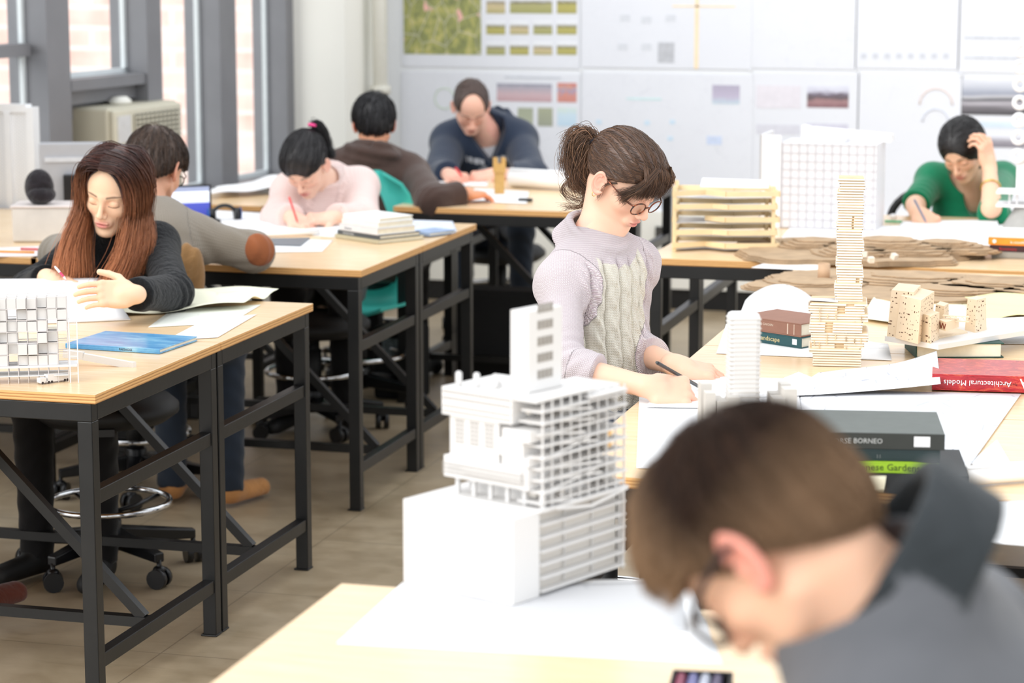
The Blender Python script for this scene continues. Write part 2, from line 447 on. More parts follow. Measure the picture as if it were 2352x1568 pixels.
# tall white perforated panel at the left
def M_perf():
    t = NT('perforated_white'); v = t.coord(scale=(1, 1, 1))
    sp = t.n('ShaderNodeSeparateXYZ'); t.l(v, sp.inputs[0])
    a = t.math('SINE', t.math('MULTIPLY', t.math('ADD', sp.outputs[0], sp.outputs[1]), 380)); c = t.math('SINE', t.math('MULTIPLY', sp.outputs[2], 500))
    t.l(t.ramp(t.math('MULTIPLY', a, c), [(.3, lin((246, 247, 249))), (.55, lin((214, 217, 222)))]), t.b.inputs['Base Color'])
    t.b.inputs['Roughness'].default_value = .5; return t.m
pp = thing('perforated_screen', 'tall white perforated metal screen standing by the left window', 'screen', (-4.215, 8.262, 0))
b = MB(); b.box((-.17, .0, .02), (.055, .03, 1.13)); b.build('perforated_sheet', M_perf(), pp)
b = MB(); b.box((.055, -.01, 0), (.085, .04, 1.14)); b.box((-.20, -.01, 0), (-.17, .04, 1.14)); b.box((-.17, -.01, 1.12), (.055, .04, 1.15)); b.box((-.035, -.012, .02), (-.01, 0, 1.12))
b.build('frame', m_whitegloss, pp)

# wall outlet
b = MB(); b.box((0, -.012, 0), (.045, 0, .085)); o = b.build('wall_outlet', plain('dark_outlet', (70, 68, 64), .6), origin=(0, 0, 0)); o.location = aY(1506, 560, YB-.036); tag(o, 'dark socket plate low on the white back wall', 'outlet')

# ---------------------------------------------------------------- sheets pinned on the back wall
def pr(x0, y0, x1, y1):
    a = aY(x0, y0, YB); c = aY(x1, y1, YB); return a.x, c.x, c.z, a.z
sheetn = 0
m_sheet = M_paper('pinned_sheet', (229, 231, 238), lines=.05, ink=(150, 155, 175), scale=14, seed=1)
m_sheet2 = M_paper('pinned_sheet_drawn', (229, 231, 238), lines=.12, ink=(150, 152, 170), scale=22, seed=7)
def sheet(x0, y0, x1, y1, label, m=m_sheet):
    X0, X1, Z0, Z1 = pr(x0, y0, x1, y1)
    r = thing('pinned_sheet', label, 'poster', ((X0+X1)/2, YB-.004, (Z0+Z1)/2), group='presentation sheets pinned on the back wall')
    w, h = (X1-X0)/2, (Z1-Z0)/2
    MB().box((-w, -.0015, -h), (w, .0015, h)).build('paper', m, r); return r
def photo(r, x0, y0, x1, y1, m, name='printed_photo'):
    X0, X1, Z0, Z1 = pr(x0, y0, x1, y1); c = r.location
    a = Vector((X0, 0, Z0)); w = X1-X0; h = Z1-Z0
    o = MB().box((0, -.0012, 0), (w, 0, h)).build(name, m, r, origin=(0, 0, 0)); o.location = (X0-c.x, -.0016, Z0-c.z); return o
L = lin
grass = [M_photo('meadow_photo_%s' % w, st, 3, .35, 1.2, sd_) for w, st, sd_ in (
    ('green', [(0, L((160, 160, 104))), (.45, L((176, 172, 120))), (.6, L((128, 124, 104))), (.72, L((222, 224, 228))), (1, L((240, 242, 246)))], 1),
    ('tan', [(0, L((176, 168, 118))), (.4, L((206, 190, 150))), (.6, L((150, 140, 120))), (.72, L((226, 228, 232))), (1, L((240, 242, 246)))], 5),
    ('yellow', [(0, L((168, 162, 96))), (.4, L((186, 178, 104))), (.62, L((128, 122, 92))), (.75, L((226, 228, 232))), (1, L((240, 242, 246)))], 9))]
def M_aerial():
    t = NT('aerial_photo'); n = t.noise(t.coord('Generated', scale=(2, 1, 1.4)), 5, 5, .65, .5); n2 = t.noise(t.coord('Generated', scale=(2, 1, 1.4), loc=(3, 3, 3)), 2.2, 2)
    c = t.ramp(n, [(.3, L((116, 124, 84))), (.5, L((152, 156, 96))), (.62, L((190, 184, 110))), (.8, L((206, 204, 196)))])
    v = t.n('ShaderNodeTexVoronoi', feature='DISTANCE_TO_EDGE', Scale=2.2); t.l(t.coord('Generated', scale=(2, 1, 1.4), loc=(.3, 0, .2)), v.inputs['Vector'])
    c = t.mix(t.ramp(v.outputs['Distance'], [(.006, (.7,)*3), (.018, (0,)*3)]), c, L((226, 218, 206)))
    c = t.mix(t.ramp(n2, [(.66, (0,)*3), (.68, (.85,)*3)]), c, L((250, 190, 186)))
    t.l(c, t.b.inputs['Base Color']); t.b.inputs['Roughness'].default_value = .6; return t.m
A1 = sheet(922, -190, 1332, 158, 'pinned sheet with a green aerial view and rows of small meadow photos')
photo(A1, 927, -70, 1106, 126, M_aerial(), 'aerial_photo')
cols4 = [(1118, 1161), (1172, 1215), (1226, 1269), (1280, 1325)]
for j, (y0, y1) in enumerate(((-60, -18), (-12, 31), (48, 79), (96, 126))):
    k = 0
    for (x0, x1) in (cols4 if j != 1 else [(1118, 1161), (1172, 1269), (1280, 1325)]):
        photo(A1, x0, y0, x1, y1, grass[(k*2+j) % 3 if k < 3 else 2]); k += 1
A2 = sheet(922, 164, 1332, 505, 'pinned sheet with a pinkish map, small green photos and a blue plan', m_sheet2)
photo(A2, 1142, 191, 1268, 234, M_photo('pink_map_print', [(0, L((196, 160, 166))), (.4, L((206, 180, 186))), (.8, L((176, 172, 184))), (1, L((150, 150, 165)))], 5, .6, 1))
photo(A2, 1281, 190, 1325, 235, M_photo('red_plan_print', [(0, L((206, 140, 132))), (.45, L((214, 150, 136))), (.55, L((150, 160, 196))), (.8, L((216, 160, 140))), (1, L((206, 130, 124)))], 3, 1.2, 1, 3))
photo(A2, 1190, 247, 1225, 290, M_photo('green_plan_print', [(0, L((180, 186, 164))), (1, L((166, 172, 150)))], 3, 1, 1))
photo(A2, 1236, 247, 1270, 290, M_photo('olive_plan_print', [(0, L((160, 164, 148))), (1, L((172, 176, 150)))], 3, 1, 1, 2))
photo(A2, 1281, 247, 1325, 290, M_photo('blue_plan_print', [(0, L((196, 220, 238))), (.6, L((206, 226, 240))), (1, L((214, 228, 220)))], 3, 1, 1, 4))
photo(A2, 1160, 175, 1290, 181, plain('heading_grey', (200, 204, 212), .7), 'heading_strip')
c_ring = MB(); p0 = aY(1022, 226, YB)-A2.location
c_ring.tube([(p0.x+.05*math.cos(t*PI/12), -.003, p0.z+.05*math.sin(t*PI/12)) for t in range(24)], .0022, 4, closed=True)
c_ring.build('ring_diagram', plain('pale_green_ink', (206, 224, 196), .7), A2)
B1 = sheet(1338, -190, 1726, 160, 'pinned white sheet of faint diagrams with a thin orange cross line')
photo(B1, 1512, 97, 1549, 144, plain('grey_patch', (190, 192, 198), .7, var=.1, scale=40))
photo(B1, 1598, -60, 1604, 158, plain('orange_line', (250, 226, 190), .7), 'orange_line'); photo(B1, 1545, 12, 1690, 17, MATS['orange_line'], 'orange_line')
for (x, y) in ((1435, 42), (1484, 46), (1540, 42), (1430, 108), (1484, 108)): photo(B1, x-10, y-8, x+12, y+7, plain('faint_thumb', (214, 217, 224), .7, var=.06, scale=60), 'thumbnail')
B2 = sheet(1338, 166, 1726, 505, 'pinned white sheet with pale blue sketches and one small mauve photo', m_sheet2)
photo(B2, 1637, 195, 1699, 239, M_photo('mauve_photo', [(0, L((196, 214, 226))), (.4, L((192, 184, 206))), (1, L((176, 170, 190)))], 3, .5, 1))
photo(B2, 1440, 224, 1520, 230, plain('teal_stroke', (206, 232, 234), .7), 'teal_stroke')
photo(B2, 1624, 312, 1658, 332, plain('blue_blot', (204, 216, 240), .7, var=.1, scale=60), 'blue_blot')
for (x, y) in ((1376, 280), (1487, 282), (1545, 280), (1540, 318)): photo(B2, x-6, y-5, x+6, y+5, plain('blue_dot', (206, 226, 242), .7), 'blue_dot')
C1 = sheet(1732, -190, 1966, 160, 'pinned sheet covered in faint scattered pencil diagrams', m_sheet2)
C2 = sheet(1732, 166, 1966, 520, 'pinned sheet with a dark road landscape photo at its right', m_sheet)
photo(C2, 1738, 195, 1839, 249, plain('pale_mauve_print', (226, 222, 230), .7, var=.04))
photo(C2, 1855, 194, 1949, 248, M_photo('road_photo', [(0, L((132, 96, 104))), (.3, L((166, 130, 132))), (.42, L((96, 86, 90))), (.6, L((120, 110, 124))), (.72, L((206, 206, 222))), (1, L((228, 230, 240)))], 2, .45, 1.2, 6))
photo(C2, 1738, 285, 1838, 309, plain('pale_grey_print', (214, 214, 224), .7, var=.05)); photo(C2, 1850, 283, 1948, 305, plain('pale_grey_print2', (206, 205, 220), .7, var=.05))
D1 = sheet(1972, -190, 2202, 160, 'pinned sheet with two rows of tiny faint marks near its bottom', m_sheet2)
for i in range(8): photo(D1, 1978+27*i, 122, 1990+27*i, 134, plain('tiny_mark', (206, 209, 218), .7), 'tiny_mark')
D2 = sheet(1972, 166, 2202, 520, 'pinned sheet with pale arcs hanging left of the dark landscape prints', m_sheet)
for r_, cc in ((.075, (236, 218, 210)), (.06, (216, 220, 232))):
    p0 = aY(2150, 240, YB)-D2.location; ar = MB()
    ar.tube([(p0.x+r_*math.cos(t*PI/12), -.003, p0.z+r_*math.sin(t*PI/12)+(.0 if r_ > .07 else -.08)) for t in range(13)], .004, 4)
    ar.build('arc_sketch', plain('arc_ink_%d' % cc[0], cc, .7), D2)
E1 = sheet(2210, -190, 2600, 172, 'pinned grey sheet with two faint lines of text at the top right')
for y in (84, 130): photo(E1, 2216, y, 2345, y+6, plain('text_grey', (196, 200, 208), .7, var=.2, scale=90), 'text_line')
E2 = sheet(2210, 176, 2600, 520, 'pinned sheet with black and white landscape prints at the right edge')
photo(E2, 2211, 180, 2590, 270, M_photo('misty_hill_photo', [(0, L((66, 64, 68))), (.2, L((120, 116, 122))), (.32, L((190, 186, 194))), (.42, L((60, 60, 66))), (.5, L((200, 200, 206))), (.6, L((150, 155, 172))), (.8, L((196, 200, 212))), (1, L((226, 228, 236)))], .8, .30, 1.2, 2))
photo(E2, 2230, 279, 2590, 300, plain('blue_strip_print', (208, 222, 236), .7, var=.04, scale=9))
photo(E2, 2230, 312, 2590, 345, M_photo('tree_line_photo', [(0, L((130, 126, 136))), (.5, L((150, 146, 156))), (1, L((216, 216, 226)))], 5, .8, 1, 8))
for (x, y) in ((1724, 163), (1969, 163), (2206, 173), (1335, 162)):
    q = aY(x, y, YB-.006); o = MB().lathe([(.004, 0), (.006, .003), (.003, .006)], M=Matrix.Rotation(PI/2, 4, 'X'), n=10).build('push_pin', m_whitegloss, origin=(0, 0, 0)); o.location = q+Vector((0, .002, 0))
    tag(o, 'small white push pin between the pinned sheets near x %s' % {1724: 'the mauve photo', 1969: 'the road photo', 2206: 'the misty landscape', 1335: 'the pinkish map'}[x], 'push pin', 'push pins on the back wall')
    o['label'] = 'small white push pin above %s' % {1724: 'the mauve photo', 1969: 'the road landscape photo', 2206: 'the misty landscape print', 1335: 'the small red and blue plan'}[x]
# ================================================================ DESKS
TH = .76
def desk(x0, x1, y0, y1, label, group='steel framed drafting desks', th=.022, brace=True):
    r = thing('drafting_desk', label, 'desk', (x0, y0, 0), 0, group); w, d = x1-x0, y1-y0; s = .036
    t = MB(); t.box((-.012, 0.001, TH-th), (w+.012, d-.001, TH)); me = t
    for i in range(6): me.mi[i] = 1
    me.mi[1] = 0
    me.build('tabletop', [m_top, m_edge], r, origin=(0,0,0), bevel=.0015)
    a = MB(); z0, z1 = TH-th-.042, TH-th-.001
    a.box((0, .004, z0), (w, .004+.03, z1)); a.box((0, d-.034, z0), (w, d-.004, z1)); a.box((w-.03, .034, z0), (w, d-.034, z1)); a.box((0, .034, z0), (.03, d-.034, z1))
    a.build('apron_frame', m_steel, r, origin=(0,0,0), bevel=.002)
    for (x, y) in ((w-s, .004), (w-s, d-s-.004), (0, .004), (0, d-s-.004)):
        l = MB(); l.box((x, y, .004), (x+s, y+s, z0)); l.box((x-.006, y-.004, 0), (x+s+.002, y+s+.002, .005)); l.build('leg', m_steel, r, origin=(0,0,0), bevel=.002)
    for x in (w-s+.003, .003):
        for z in (.115, .50):
            q = MB(); q.box((x, s+.004, z), (x+s-.006, d-s-.004, z+.034)); q.build('side_rail', m_steel, r, origin=(0,0,0), bevel=.002)
    q = MB(); q.box((s, d/2-.015, .118), (w-s, d/2+.012, .143)); q.build('long_stretcher', m_steel, r, origin=(0,0,0))
    if brace:
        q = MB(); q.beam((w-.05, d/2, .14), (w-.05-(z1-.16), d/2, z1-.02), .024, .024); q.build('diagonal_brace', m_steel, r, origin=(0,0,0))
    return r
desk(-3.84, -2.32, 4.871, 5.610, 'near left drafting desk with thick layered plywood edge and paint-chipped black leg')
desk(-3.84, -2.32, 5.612, 6.290, 'left drafting desk under the yellow trace paper, joined behind the nearest left one')
desk(-3.50, -2.41, 6.965, 7.590, 'drafting desk carrying the stack of pale books, middle row front')
desk(-3.50, -2.41, 7.592, 8.230, 'drafting desk where the person in pink writes, middle row back')
desk(-4.42, -3.502, 6.965, 7.590, 'drafting desk at the left edge of the photo behind the long haired person')
desk(-4.40, -3.502, 7.592, 8.230, 'drafting desk under the grey computer monitor by the window')
desk(-2.85, -2.05, 8.690, 9.340, 'drafting desk under the elbow of the person in the brown jacket')
desk(-2.85, -2.05, 9.342, 10.00, 'drafting desk where the person in the navy hoodie leans')
desk(-4.25, -3.36, 8.560, 9.100, 'small wooden desk by the window behind the person in pink')
desk(-1.607, -.15, 7.486, 8.180, 'drafting desk under the pine strip model in front of the back wall')
desk(-1.607, -.15, 8.182, 8.900, 'drafting desk covered in white sheets where the person in green writes', brace=False)
desk(-1.11, .40, 6.652, 7.400, 'large table unit under the brown cardboard terrain model')
desk(-1.11, .40, 5.892, 6.650, 'large table unit under the perforated wooden towers')
desk(-1.11, .40, 5.132, 5.890, 'large table unit where the person in the white knit sweater draws')
desk(-1.11, .40, 4.372, 5.130, 'large table unit under the stack with the lime green book')
desk(-1.235, .28, 2.750, 3.510, 'nearest foreground desk carrying the white cardboard building model')

# ================================================================ STOOLS AND CHAIRS
def stool(loc, rz, label, seat_z=.50, back=True, shell=None, group='rolling drafting stools', ringz=.20):
    r = thing('drafting_stool', label, 'stool', (loc[0], loc[1], 0), rz, group); O0 = (0,0,0)
    b = MB()
    for k in range(5):
        a = 2*PI*k/5+.3; c, s = math.cos(a), math.sin(a)
        for (r0, r1, h0, h1, w0, w1, z0, z1) in ((.02, .25, .05, .026, .05, .03, .105, .085),):
            P = []
            for rr, ww, hh, zz in ((r0, w0, h0, z0), (r1, w1, h1, z1)):
                for i, j in ((-1, -1), (1, -1), (1, 1), (-1, 1)):
                    P.append((c*rr-s*i*ww/2, s*rr+c*i*ww/2, zz+j*hh/2))
            b.add(P, [(3,2,1,0),(4,5,6,7),(0,1,5,4),(1,2,6,5),(2,3,7,6),(3,0,4,7)])
    b.cyl((0, 0, .07), (0, 0, .15), .036, 20); b.build('star_base', m_blackplastic, r, O0, bevel=.004)
    for k in range(5):
        a = 2*PI*k/5+.3; q = MB(); x, y = .245*math.cos(a), .245*math.sin(a); da = a+k*1.3
        n = Vector((math.cos(da), math.sin(da), 0))
        for sgn in (-1, 1): q.cyl(Vector((x, y, .028))+n*.006*sgn, Vector((x, y, .028))+n*.024*sgn, .028, 16)
        q.cyl((x, y, .028), (x, y, .08), .007, 8); q.ell((x, y, .052), (.018, .018, .012), 8)
        q.build('caster', m_blackplastic, r, O0)
    q = MB(); q.cyl((0, 0, .14), (0, 0, seat_z-.06), .021, 16); q.cyl((0, 0, .14), (0, 0, .3), .028, 16); q.build('gas_column', m_black, r, O0)
    if ringz:
        q = MB(); R = .172; q.tube([(R*math.cos(t*PI/24), R*math.sin(t*PI/24), ringz) for t in range(48)], .0095, 8, closed=True)
        q.build('foot_ring', m_chrome, r, O0)
        q = MB()
        for k in range(4): a = PI/2*k+.6; q.tube([(0.028*math.cos(a), .028*math.sin(a), ringz-.03), (.09*math.cos(a), .09*math.sin(a), ringz-.025), (R*math.cos(a), R*math.sin(a), ringz-.004)], .007, 6)
        q.build('ring_spokes', m_blackplastic, r, O0)
    if shell is None:
        q = MB(); q.lathe([(.02, -.05), (.17, -.045), (.205, -.02), (.205, .0), (.18, .022), (.02, .03)], (0, 0, seat_z-.02), 32); q.build('seat', m_black, r, O0)
        q = MB(); q.box((-.03, -.19, seat_z-.075), (.03, .02, seat_z-.055)); q.build('seat_bracket', m_blackplastic, r, O0)
        if back:
            P = [[(.19*math.sin(u), -.215+.07*(1-math.cos(u)), seat_z+.16+.22*v) for u in [(-1+2*i/10)*1.0 for i in range(11)]] for v in [j/6 for j in range(7)]]
            vs = [Vector(p) for row in P for p in row]; n = len(vs); vs += [v+Vector((0, -.028, 0)) for v in vs]
            fs = [(i*11+j, i*11+j+1, (i+1)*11+j+1, (i+1)*11+j) for i in range(6) for j in range(10)]
            fs += [tuple(n+k for k in f[::-1]) for f in fs]
            rim = [j for j in range(11)]+[i*11+10 for i in range(1, 7)]+[66+j for j in range(9, -1, -1)]+[i*11 for i in range(5, 0, -1)]
            fs += [(rim[(i+1) % len(rim)], rim[i], n+rim[i], n+rim[(i+1) % len(rim)]) for i in range(len(rim))]
            q = MB(); q.add(vs, fs, 0, True); q.build('backrest', m_black, r, O0, bevel=.006)
            q = MB(); q.tube([(0, -.17, seat_z-.065), (0, -.25, seat_z-.03), (0, -.262, seat_z+.1), (0, -.25, seat_z+.25)], .012, 8); q.build('back_post', m_blackplastic, r, O0)
    else:
        H_, W_ = .52, .170
        def sh(u, v):   # u across -1..1, v 0..1 from seat front to top of back
            if v < .5: y = .22-.42*(v/.5); z = .02*(1-v/.5)+.035*u*u
            else: t = (v-.5)/.5; y = -.20-.06*t; z = .035*u*u*(1-t)+H_*t
            w = W_*(1 if v < .85 else math.sqrt(max(0, 1-((v-.85)/.155)**2)))
            w *= (.85+.15*min(1, v*3))
            return (u*w, y+.07*u*u*(1 if v >= .5 else v*2), seat_z+z)
        q = MB(); q.sheet([[sh(-1+2*i/12, j/24) for i in range(13)] for j in range(25)], .012)
        o = q.build('seat_shell', shell, r, O0)
    return r
stool((-2.86, 6.10), .4, 'black rolling stool with chrome foot ring under the near left desks', .50, back=False)
stool((-3.19, 7.02), 1.0, 'black rolling stool with chrome ring holding the person in the grey sweater', .50, back=False)
stool((-2.98, 8.12), .1, 'black rolling stool below the person in the pink sweater', .42, back=False, ringz=.22)
m_teal = plain('teal_plastic', (74, 196, 184), .4, var=.05, scale=4)
stool((-2.97, 8.60), PI+.05, 'teal shell chair on a rolling base beside the person in pink', .36, shell=m_teal, group='rolling drafting stools')
stool((-3.12, 9.25), -1.1, 'black rolling stool under the person in the brown hooded jacket', .40, back=False)
stool((-2.95, 10.52), PI, 'black rolling stool of the person in the navy hoodie', .38, back=False)
stool((-.80, 9.26), PI, 'black rolling chair under the person in green', .42, back=False)
stool((-1.28, 5.50), -PI/2, 'black rolling stool under the person in the white knit sweater', .50, back=False)
stool((-.02, 1.99), .7, 'black rolling stool of the nearest person in the foreground', .48, back=False)
# curved black chair frame seen behind the green sleeve
ch = thing('tub_chair', 'black curved chair back arching behind the green sleeved arm', 'chair', (-1.02, 9.40, 0))
b = MB(); c0 = pd(2046, 512, 9.52)-ch.location; pts = []
for t in range(17):
    a = PI*t/16; pts.append((c0.x+.16-.17*math.cos(a), c0.y+.05, c0.z+.135*math.sin(a)))
b.tube(pts, .016, 10); b.build('back_frame', m_black, ch, (0,0,0))
b = MB(); b.box((c0.x-.01, c0.y-.25, c0.z-.30), (c0.x+.34, c0.y+.06, c0.z-.27)); b.build('seat', m_black, ch, (0,0,0), bevel=.01)
for sx in (0, .32):
    for sy in (-.22, .05):
        b = MB(); b.tube([(c0.x+sx, c0.y+sy, c0.z-.28 if sy < 0 else c0.z), (c0.x+sx, c0.y+sy, -ch.location.z)], .012, 8); b.build('leg', m_black, ch, (0,0,0))
ch.children[0].name = 'back_frame'

# big black bag and small things on the floor
b = MB(); q0 = az(1046, 890, 0)
b.box((q0.x, q0.y, .0), (q0.x+.42, q0.y+.16, .395)); bag = b.build('portfolio_bag', plain('black_canvas', (9, 9, 10), .9, var=.1, scale=30), origin=(q0.x, q0.y, 0), bevel=.02)
tag(bag, 'large black bag standing on the floor beside the middle desks', 'bag')
bb = thing('sports_bag', 'small black bag with grey print under the middle desks', 'bag', (q0.x-.14, q0.y-.25, 0))
MB().box((-.10, -.06, 0), (.09, .08, .285)).build('bag_body', plain('dark_canvas', (15, 16, 18), .9, var=.2), bb, (0,0,0), bevel=.015)
MB().box((-.06, -.062, .16), (.04, -.058, .24)).build('printed_patch', plain('grey_print', (120, 130, 134), .8, var=.5, scale=60), bb, (0,0,0))
bo = thing('squeeze_bottle', 'small white bottle with amber neck standing on the black bag', 'bottle', (q0.x-.13, q0.y-.25, .285))
MB().lathe([(.022, 0), (.024, .01), (.017, .035), (.013, .055), (.012, .06)], n=20).build('bottle_body', m_whitegloss, bo, (0,0,0))
MB().lathe([(.012, .06), (.016, .07), (.017, .085), (.008, .098)], n=20).build('amber_neck', plain('amber', (206, 150, 60), .4), bo, (0,0,0))
# ================================================================ PAPERS
def quad_sheet(name, label, cat, px, z=TH, m=None, amp=.0, seed=0, n=12, lift=None, group=None, th=.0006, zs=None):
    """a sheet lying on a table; px: four corners in order, as sighted, resting at height z"""
    C = [az(*p, z) for p in px]; o = C[0].lerp(C[2], .5); o.z = z
    P = []
    for i in range(n+1):
        row = []
        for j in range(n+1):
            u, v = i/n, j/n
            p = C[0].lerp(C[1], u).lerp(C[3].lerp(C[2], u), v)
            h = th+.0004
            if amp: h += amp*(.5+.5*math.sin(u*5.3+seed)*math.cos(v*4.1+seed*2))+amp*.4*(.5+.5*math.sin(u*13+v*9+seed))
            if lift: h += lift(u, v)
            row.append((p.x, p.y, z+h))
        P.append(row)
    # keep the face winding upward
    a, b, c = Vector(P[0][0]), Vector(P[-1][0]), Vector(P[0][-1])
    if (b-a).cross(c-a).z < 0: P = P[::-1]
    ob = MB().sheet(P, th).build(name, m or m_paper, origin=o)
    return tag(ob, label, cat, group)
S = quad_sheet
# foreground desk
S('drawing_sheet', 'large bright white sheet at the front under the cardboard building model', 'paper', [(773, 1478), (925, 1338), (1580, 1330), (1660, 1525)], m=m_paper)
S('tracing_sheet', 'greyish drawing sheet with a curved dark line beside the white model', 'paper', [(1010, 1408), (1010, 1350), (1560, 1335), (1580, 1450)], z=TH+.0015, m=M_paper('grey_trace', (208, 208, 210), lines=.15, scale=5, seed=3))
ln = MB(); pts = [az(x, y, TH+.0035) for x, y in ((1195, 1425), (1200, 1405), (1215, 1392), (1240, 1383), (1300, 1372), (1380, 1352), (1440, 1342))]
# large table: sheets
S('drawing_sheet', 'big white sheet hanging near the table edge left of the foreground person\'s head', 'paper', [(1462, 1075), (1468, 908), (2180, 903), (2060, 1080)], z=TH+.001, m=M_paper('white_drawn', lines=.10, scale=9, seed=11))
S('drawing_sheet', 'white sheet with pencil sketches reaching the right table edge', 'paper', [(1830, 1000), (1840, 895), (2345, 905), (2200, 1108)], z=TH+.003, m=M_paper('sketch_sheet', (240, 241, 244), lines=.5, ink=(130, 132, 145), scale=10, seed=8))
S('drawing_sheet', 'small sheet under the drawing hand of the person in the knit sweater', 'paper', [(1480, 935), (1555, 862), (1830, 870), (1840, 940)], z=TH+.0045, m=m_paper)
S('curled_sheet', 'printed sheet with rows of text curling up in front of the red book', 'paper', [(1795, 912), (1880, 858), (2150, 855), (2160, 905)], z=TH+.005, n=20,
  m=M_paper('text_page', (243, 243, 246), lines=.75, ink=(150, 154, 170), scale=22, seed=6), lift=lambda u, v: .002+.046*v**1.6*(.45+.55*u)+.003*math.sin(v*7)*u)
S('curled_sheet', 'small white sheet with a pointed upturned corner beside the stacked wood tower', 'paper', [(1745, 912), (1800, 868), (1868, 868), (1892, 905)], z=TH+.006, lift=lambda u, v: .014*max(0, 1-abs(v-.5)*2)*u)
S('drawing_sheet', 'white sheet at the lower right corner of the large table', 'paper', [(2190, 1240), (2215, 1152), (2420, 1150), (2440, 1260)], z=TH+.001)
S('drawing_sheet', 'narrow white sheet under the right edge of the sketches', 'paper', [(2225, 1065), (2290, 1010), (2320, 1062), (2300, 1080)], z=TH+.0012)
S('drawing_sheet', 'thin sheet under the brown and green books', 'paper', [(1645, 812), (1668, 745), (2040, 790), (2048, 828)], z=TH+.001, m=m_drawn2)
S('tracing_sheet', 'pale trace paper spread behind the perforated wooden towers', 'paper', [(1975, 735), (2035, 655), (2290, 668), (2285, 780)], z=TH+.002, m=m_trace, amp=.010, seed=2)
S('tissue_sheet', 'crumpled yellow tissue paper at the right edge of the large table', 'paper', [(2262, 745), (2215, 690), (2420, 680), (2460, 745)], z=TH+.012, m=m_yellow, amp=.02, seed=4, n=24)
S('drawing_sheet', 'white sheet with fine plan lines right of the perforated towers', 'paper', [(2190, 790), (2230, 752), (2440, 752), (2440, 790)], z=TH+.001, m=m_drawn2)
S('curled_sheet', 'white sheet with pencil scribbles arching behind the brown book', 'paper', [(1690, 745), (1712, 690), (1870, 690), (1852, 742)], z=TH+.002, m=m_drawn2, n=16, lift=lambda u, v: .046*math.sin(PI*min(1, max(0, v)))**.8*(.5+.5*u))
# rolls
def roll(name, label, a, b, r, m=m_paper, z=TH):
    A, B = az(*a, z), az(*b, z); A.z = B.z = z+r+.001; mb = MB(); d = (B-A).normalized(); s = Vector((-d.y, d.x, 0)); N = 30
    P = []
    for k in range(N+1):
        t = k/N*2.35*2*PI; rr = r*(.72+.28*k/N); P.append((rr*math.cos(t), rr*math.sin(t)))
    vs = []; 
    for e in (A, B):
        for x, y in P: vs.append(e+s*x+Vector((0, 0, y)))
    n = len(P); fs = [(i, i+1, n+i+1, n+i) for i in range(n-1)]
    mb.add(vs, fs, 0, True); o = mb.build(name, m, origin=A)
    so = o.modifiers.new('t', 'SOLIDIFY'); so.thickness = .0008
    return tag(o, label, 'paper roll')
roll('paper_roll', 'loose roll of white paper at the right end of the sketches', (2215, 1118), (2480, 1098), .020)
roll('paper_roll', 'large pale roll of drawings on the desk in front of the person in navy', (1175, 430), (1330, 440), .040)
# left near desk
S('drawing_pad', 'large tilted white drawing pad in front of the long haired person', 'paper', [(-60, 750), (-30, 712), (232, 705), (300, 735)], z=TH+.001, th=.002, lift=lambda u, v: .084*u*(1-.06*v))
S('tracing_sheet', 'crumpled yellow trace paper across the left desk', 'paper', [(240, 728), (330, 672), (640, 672), (560, 712)], z=TH+.002, m=m_trace, amp=.020, seed=1, n=30)
S('tracing_sheet', 'flat pale trace sheet below the crumpled yellow one', 'paper', [(340, 752), (400, 708), (600, 700), (530, 742)], z=TH+.001, m=M_paper('pale_trace', (240, 242, 232), lines=.3, ink=(180, 184, 176), scale=9, seed=9))
S('drawing_sheet', 'white sheet hanging to the desk edge beside the blue book', 'paper', [(380, 782), (470, 735), (590, 722), (500, 775)], z=TH+.0015, m=m_drawn)
# middle row desks
S('drawing_sheet', 'wide white sheet across the desk in front of the person in pink', 'paper', [(455, 520), (480, 482), (800, 500), (770, 545)], m=m_paper)
S('drawing_sheet', 'white sheet between the elbow patch and the stack of books', 'paper', [(600, 580), (645, 548), (765, 552), (740, 578)], z=TH+.0008)
S('drawing_sheet', 'small papers under the elbow of the person in the grey sweater', 'paper', [(455, 590), (470, 575), (540, 585), (525, 598)], z=TH+.0008, m=m_drawn)
S('drawing_sheet', 'pinkish white papers at the left edge on the middle desk', 'paper', [(-40, 590), (-30, 570), (100, 565), (95, 588)], z=TH+.0008, m=M_paper('pinkish_paper', (248, 238, 238), lines=.2, ink=(236, 150, 170)))
S('tool_folder', 'dark grey flat folder lying beside the elbow patch', 'folder', [(575, 562), (600, 550), (712, 548), (690, 566)], z=TH+.002, th=.004, m=plain('grey_folder', (120, 124, 130), .5))
roll('paper_roll', 'thin white paper roll lying behind the grey folder', (600, 545), (735, 540), .010)
S('drawing_sheet', 'pale blue and grey booklets spread right of the stacked books', 'paper', [(935, 530), (950, 505), (1040, 508), (1050, 532)], z=TH+.0012, m=M_paper('bluish_print', (214, 220, 232), lines=.6, ink=(120, 140, 170), scale=30, seed=3))
S('drawing_sheet', 'tracing lumps of white paper near the far window desk', 'paper', [(480, 452), (510, 432), (640, 415), (650, 440)], z=TH+.012, amp=.02, seed=6, n=20)
for i, (p, lb) in enumerate((([(985, 425), (1000, 402), (1120, 405), (1120, 428)], 'white sheet under the hands of the person in navy'), ([(1070, 462), (1090, 432), (1215, 440), (1210, 468)], 'white paper at the front of the navy clad person\'s desk'), ([(1170, 428), (1190, 404), (1320, 404), (1330, 430)], 'white drawing beyond the pale paper roll'))):
    S('drawing_sheet', lb, 'paper', p, z=TH+.001+.001*i, m=m_drawn if i != 1 else m_paper)
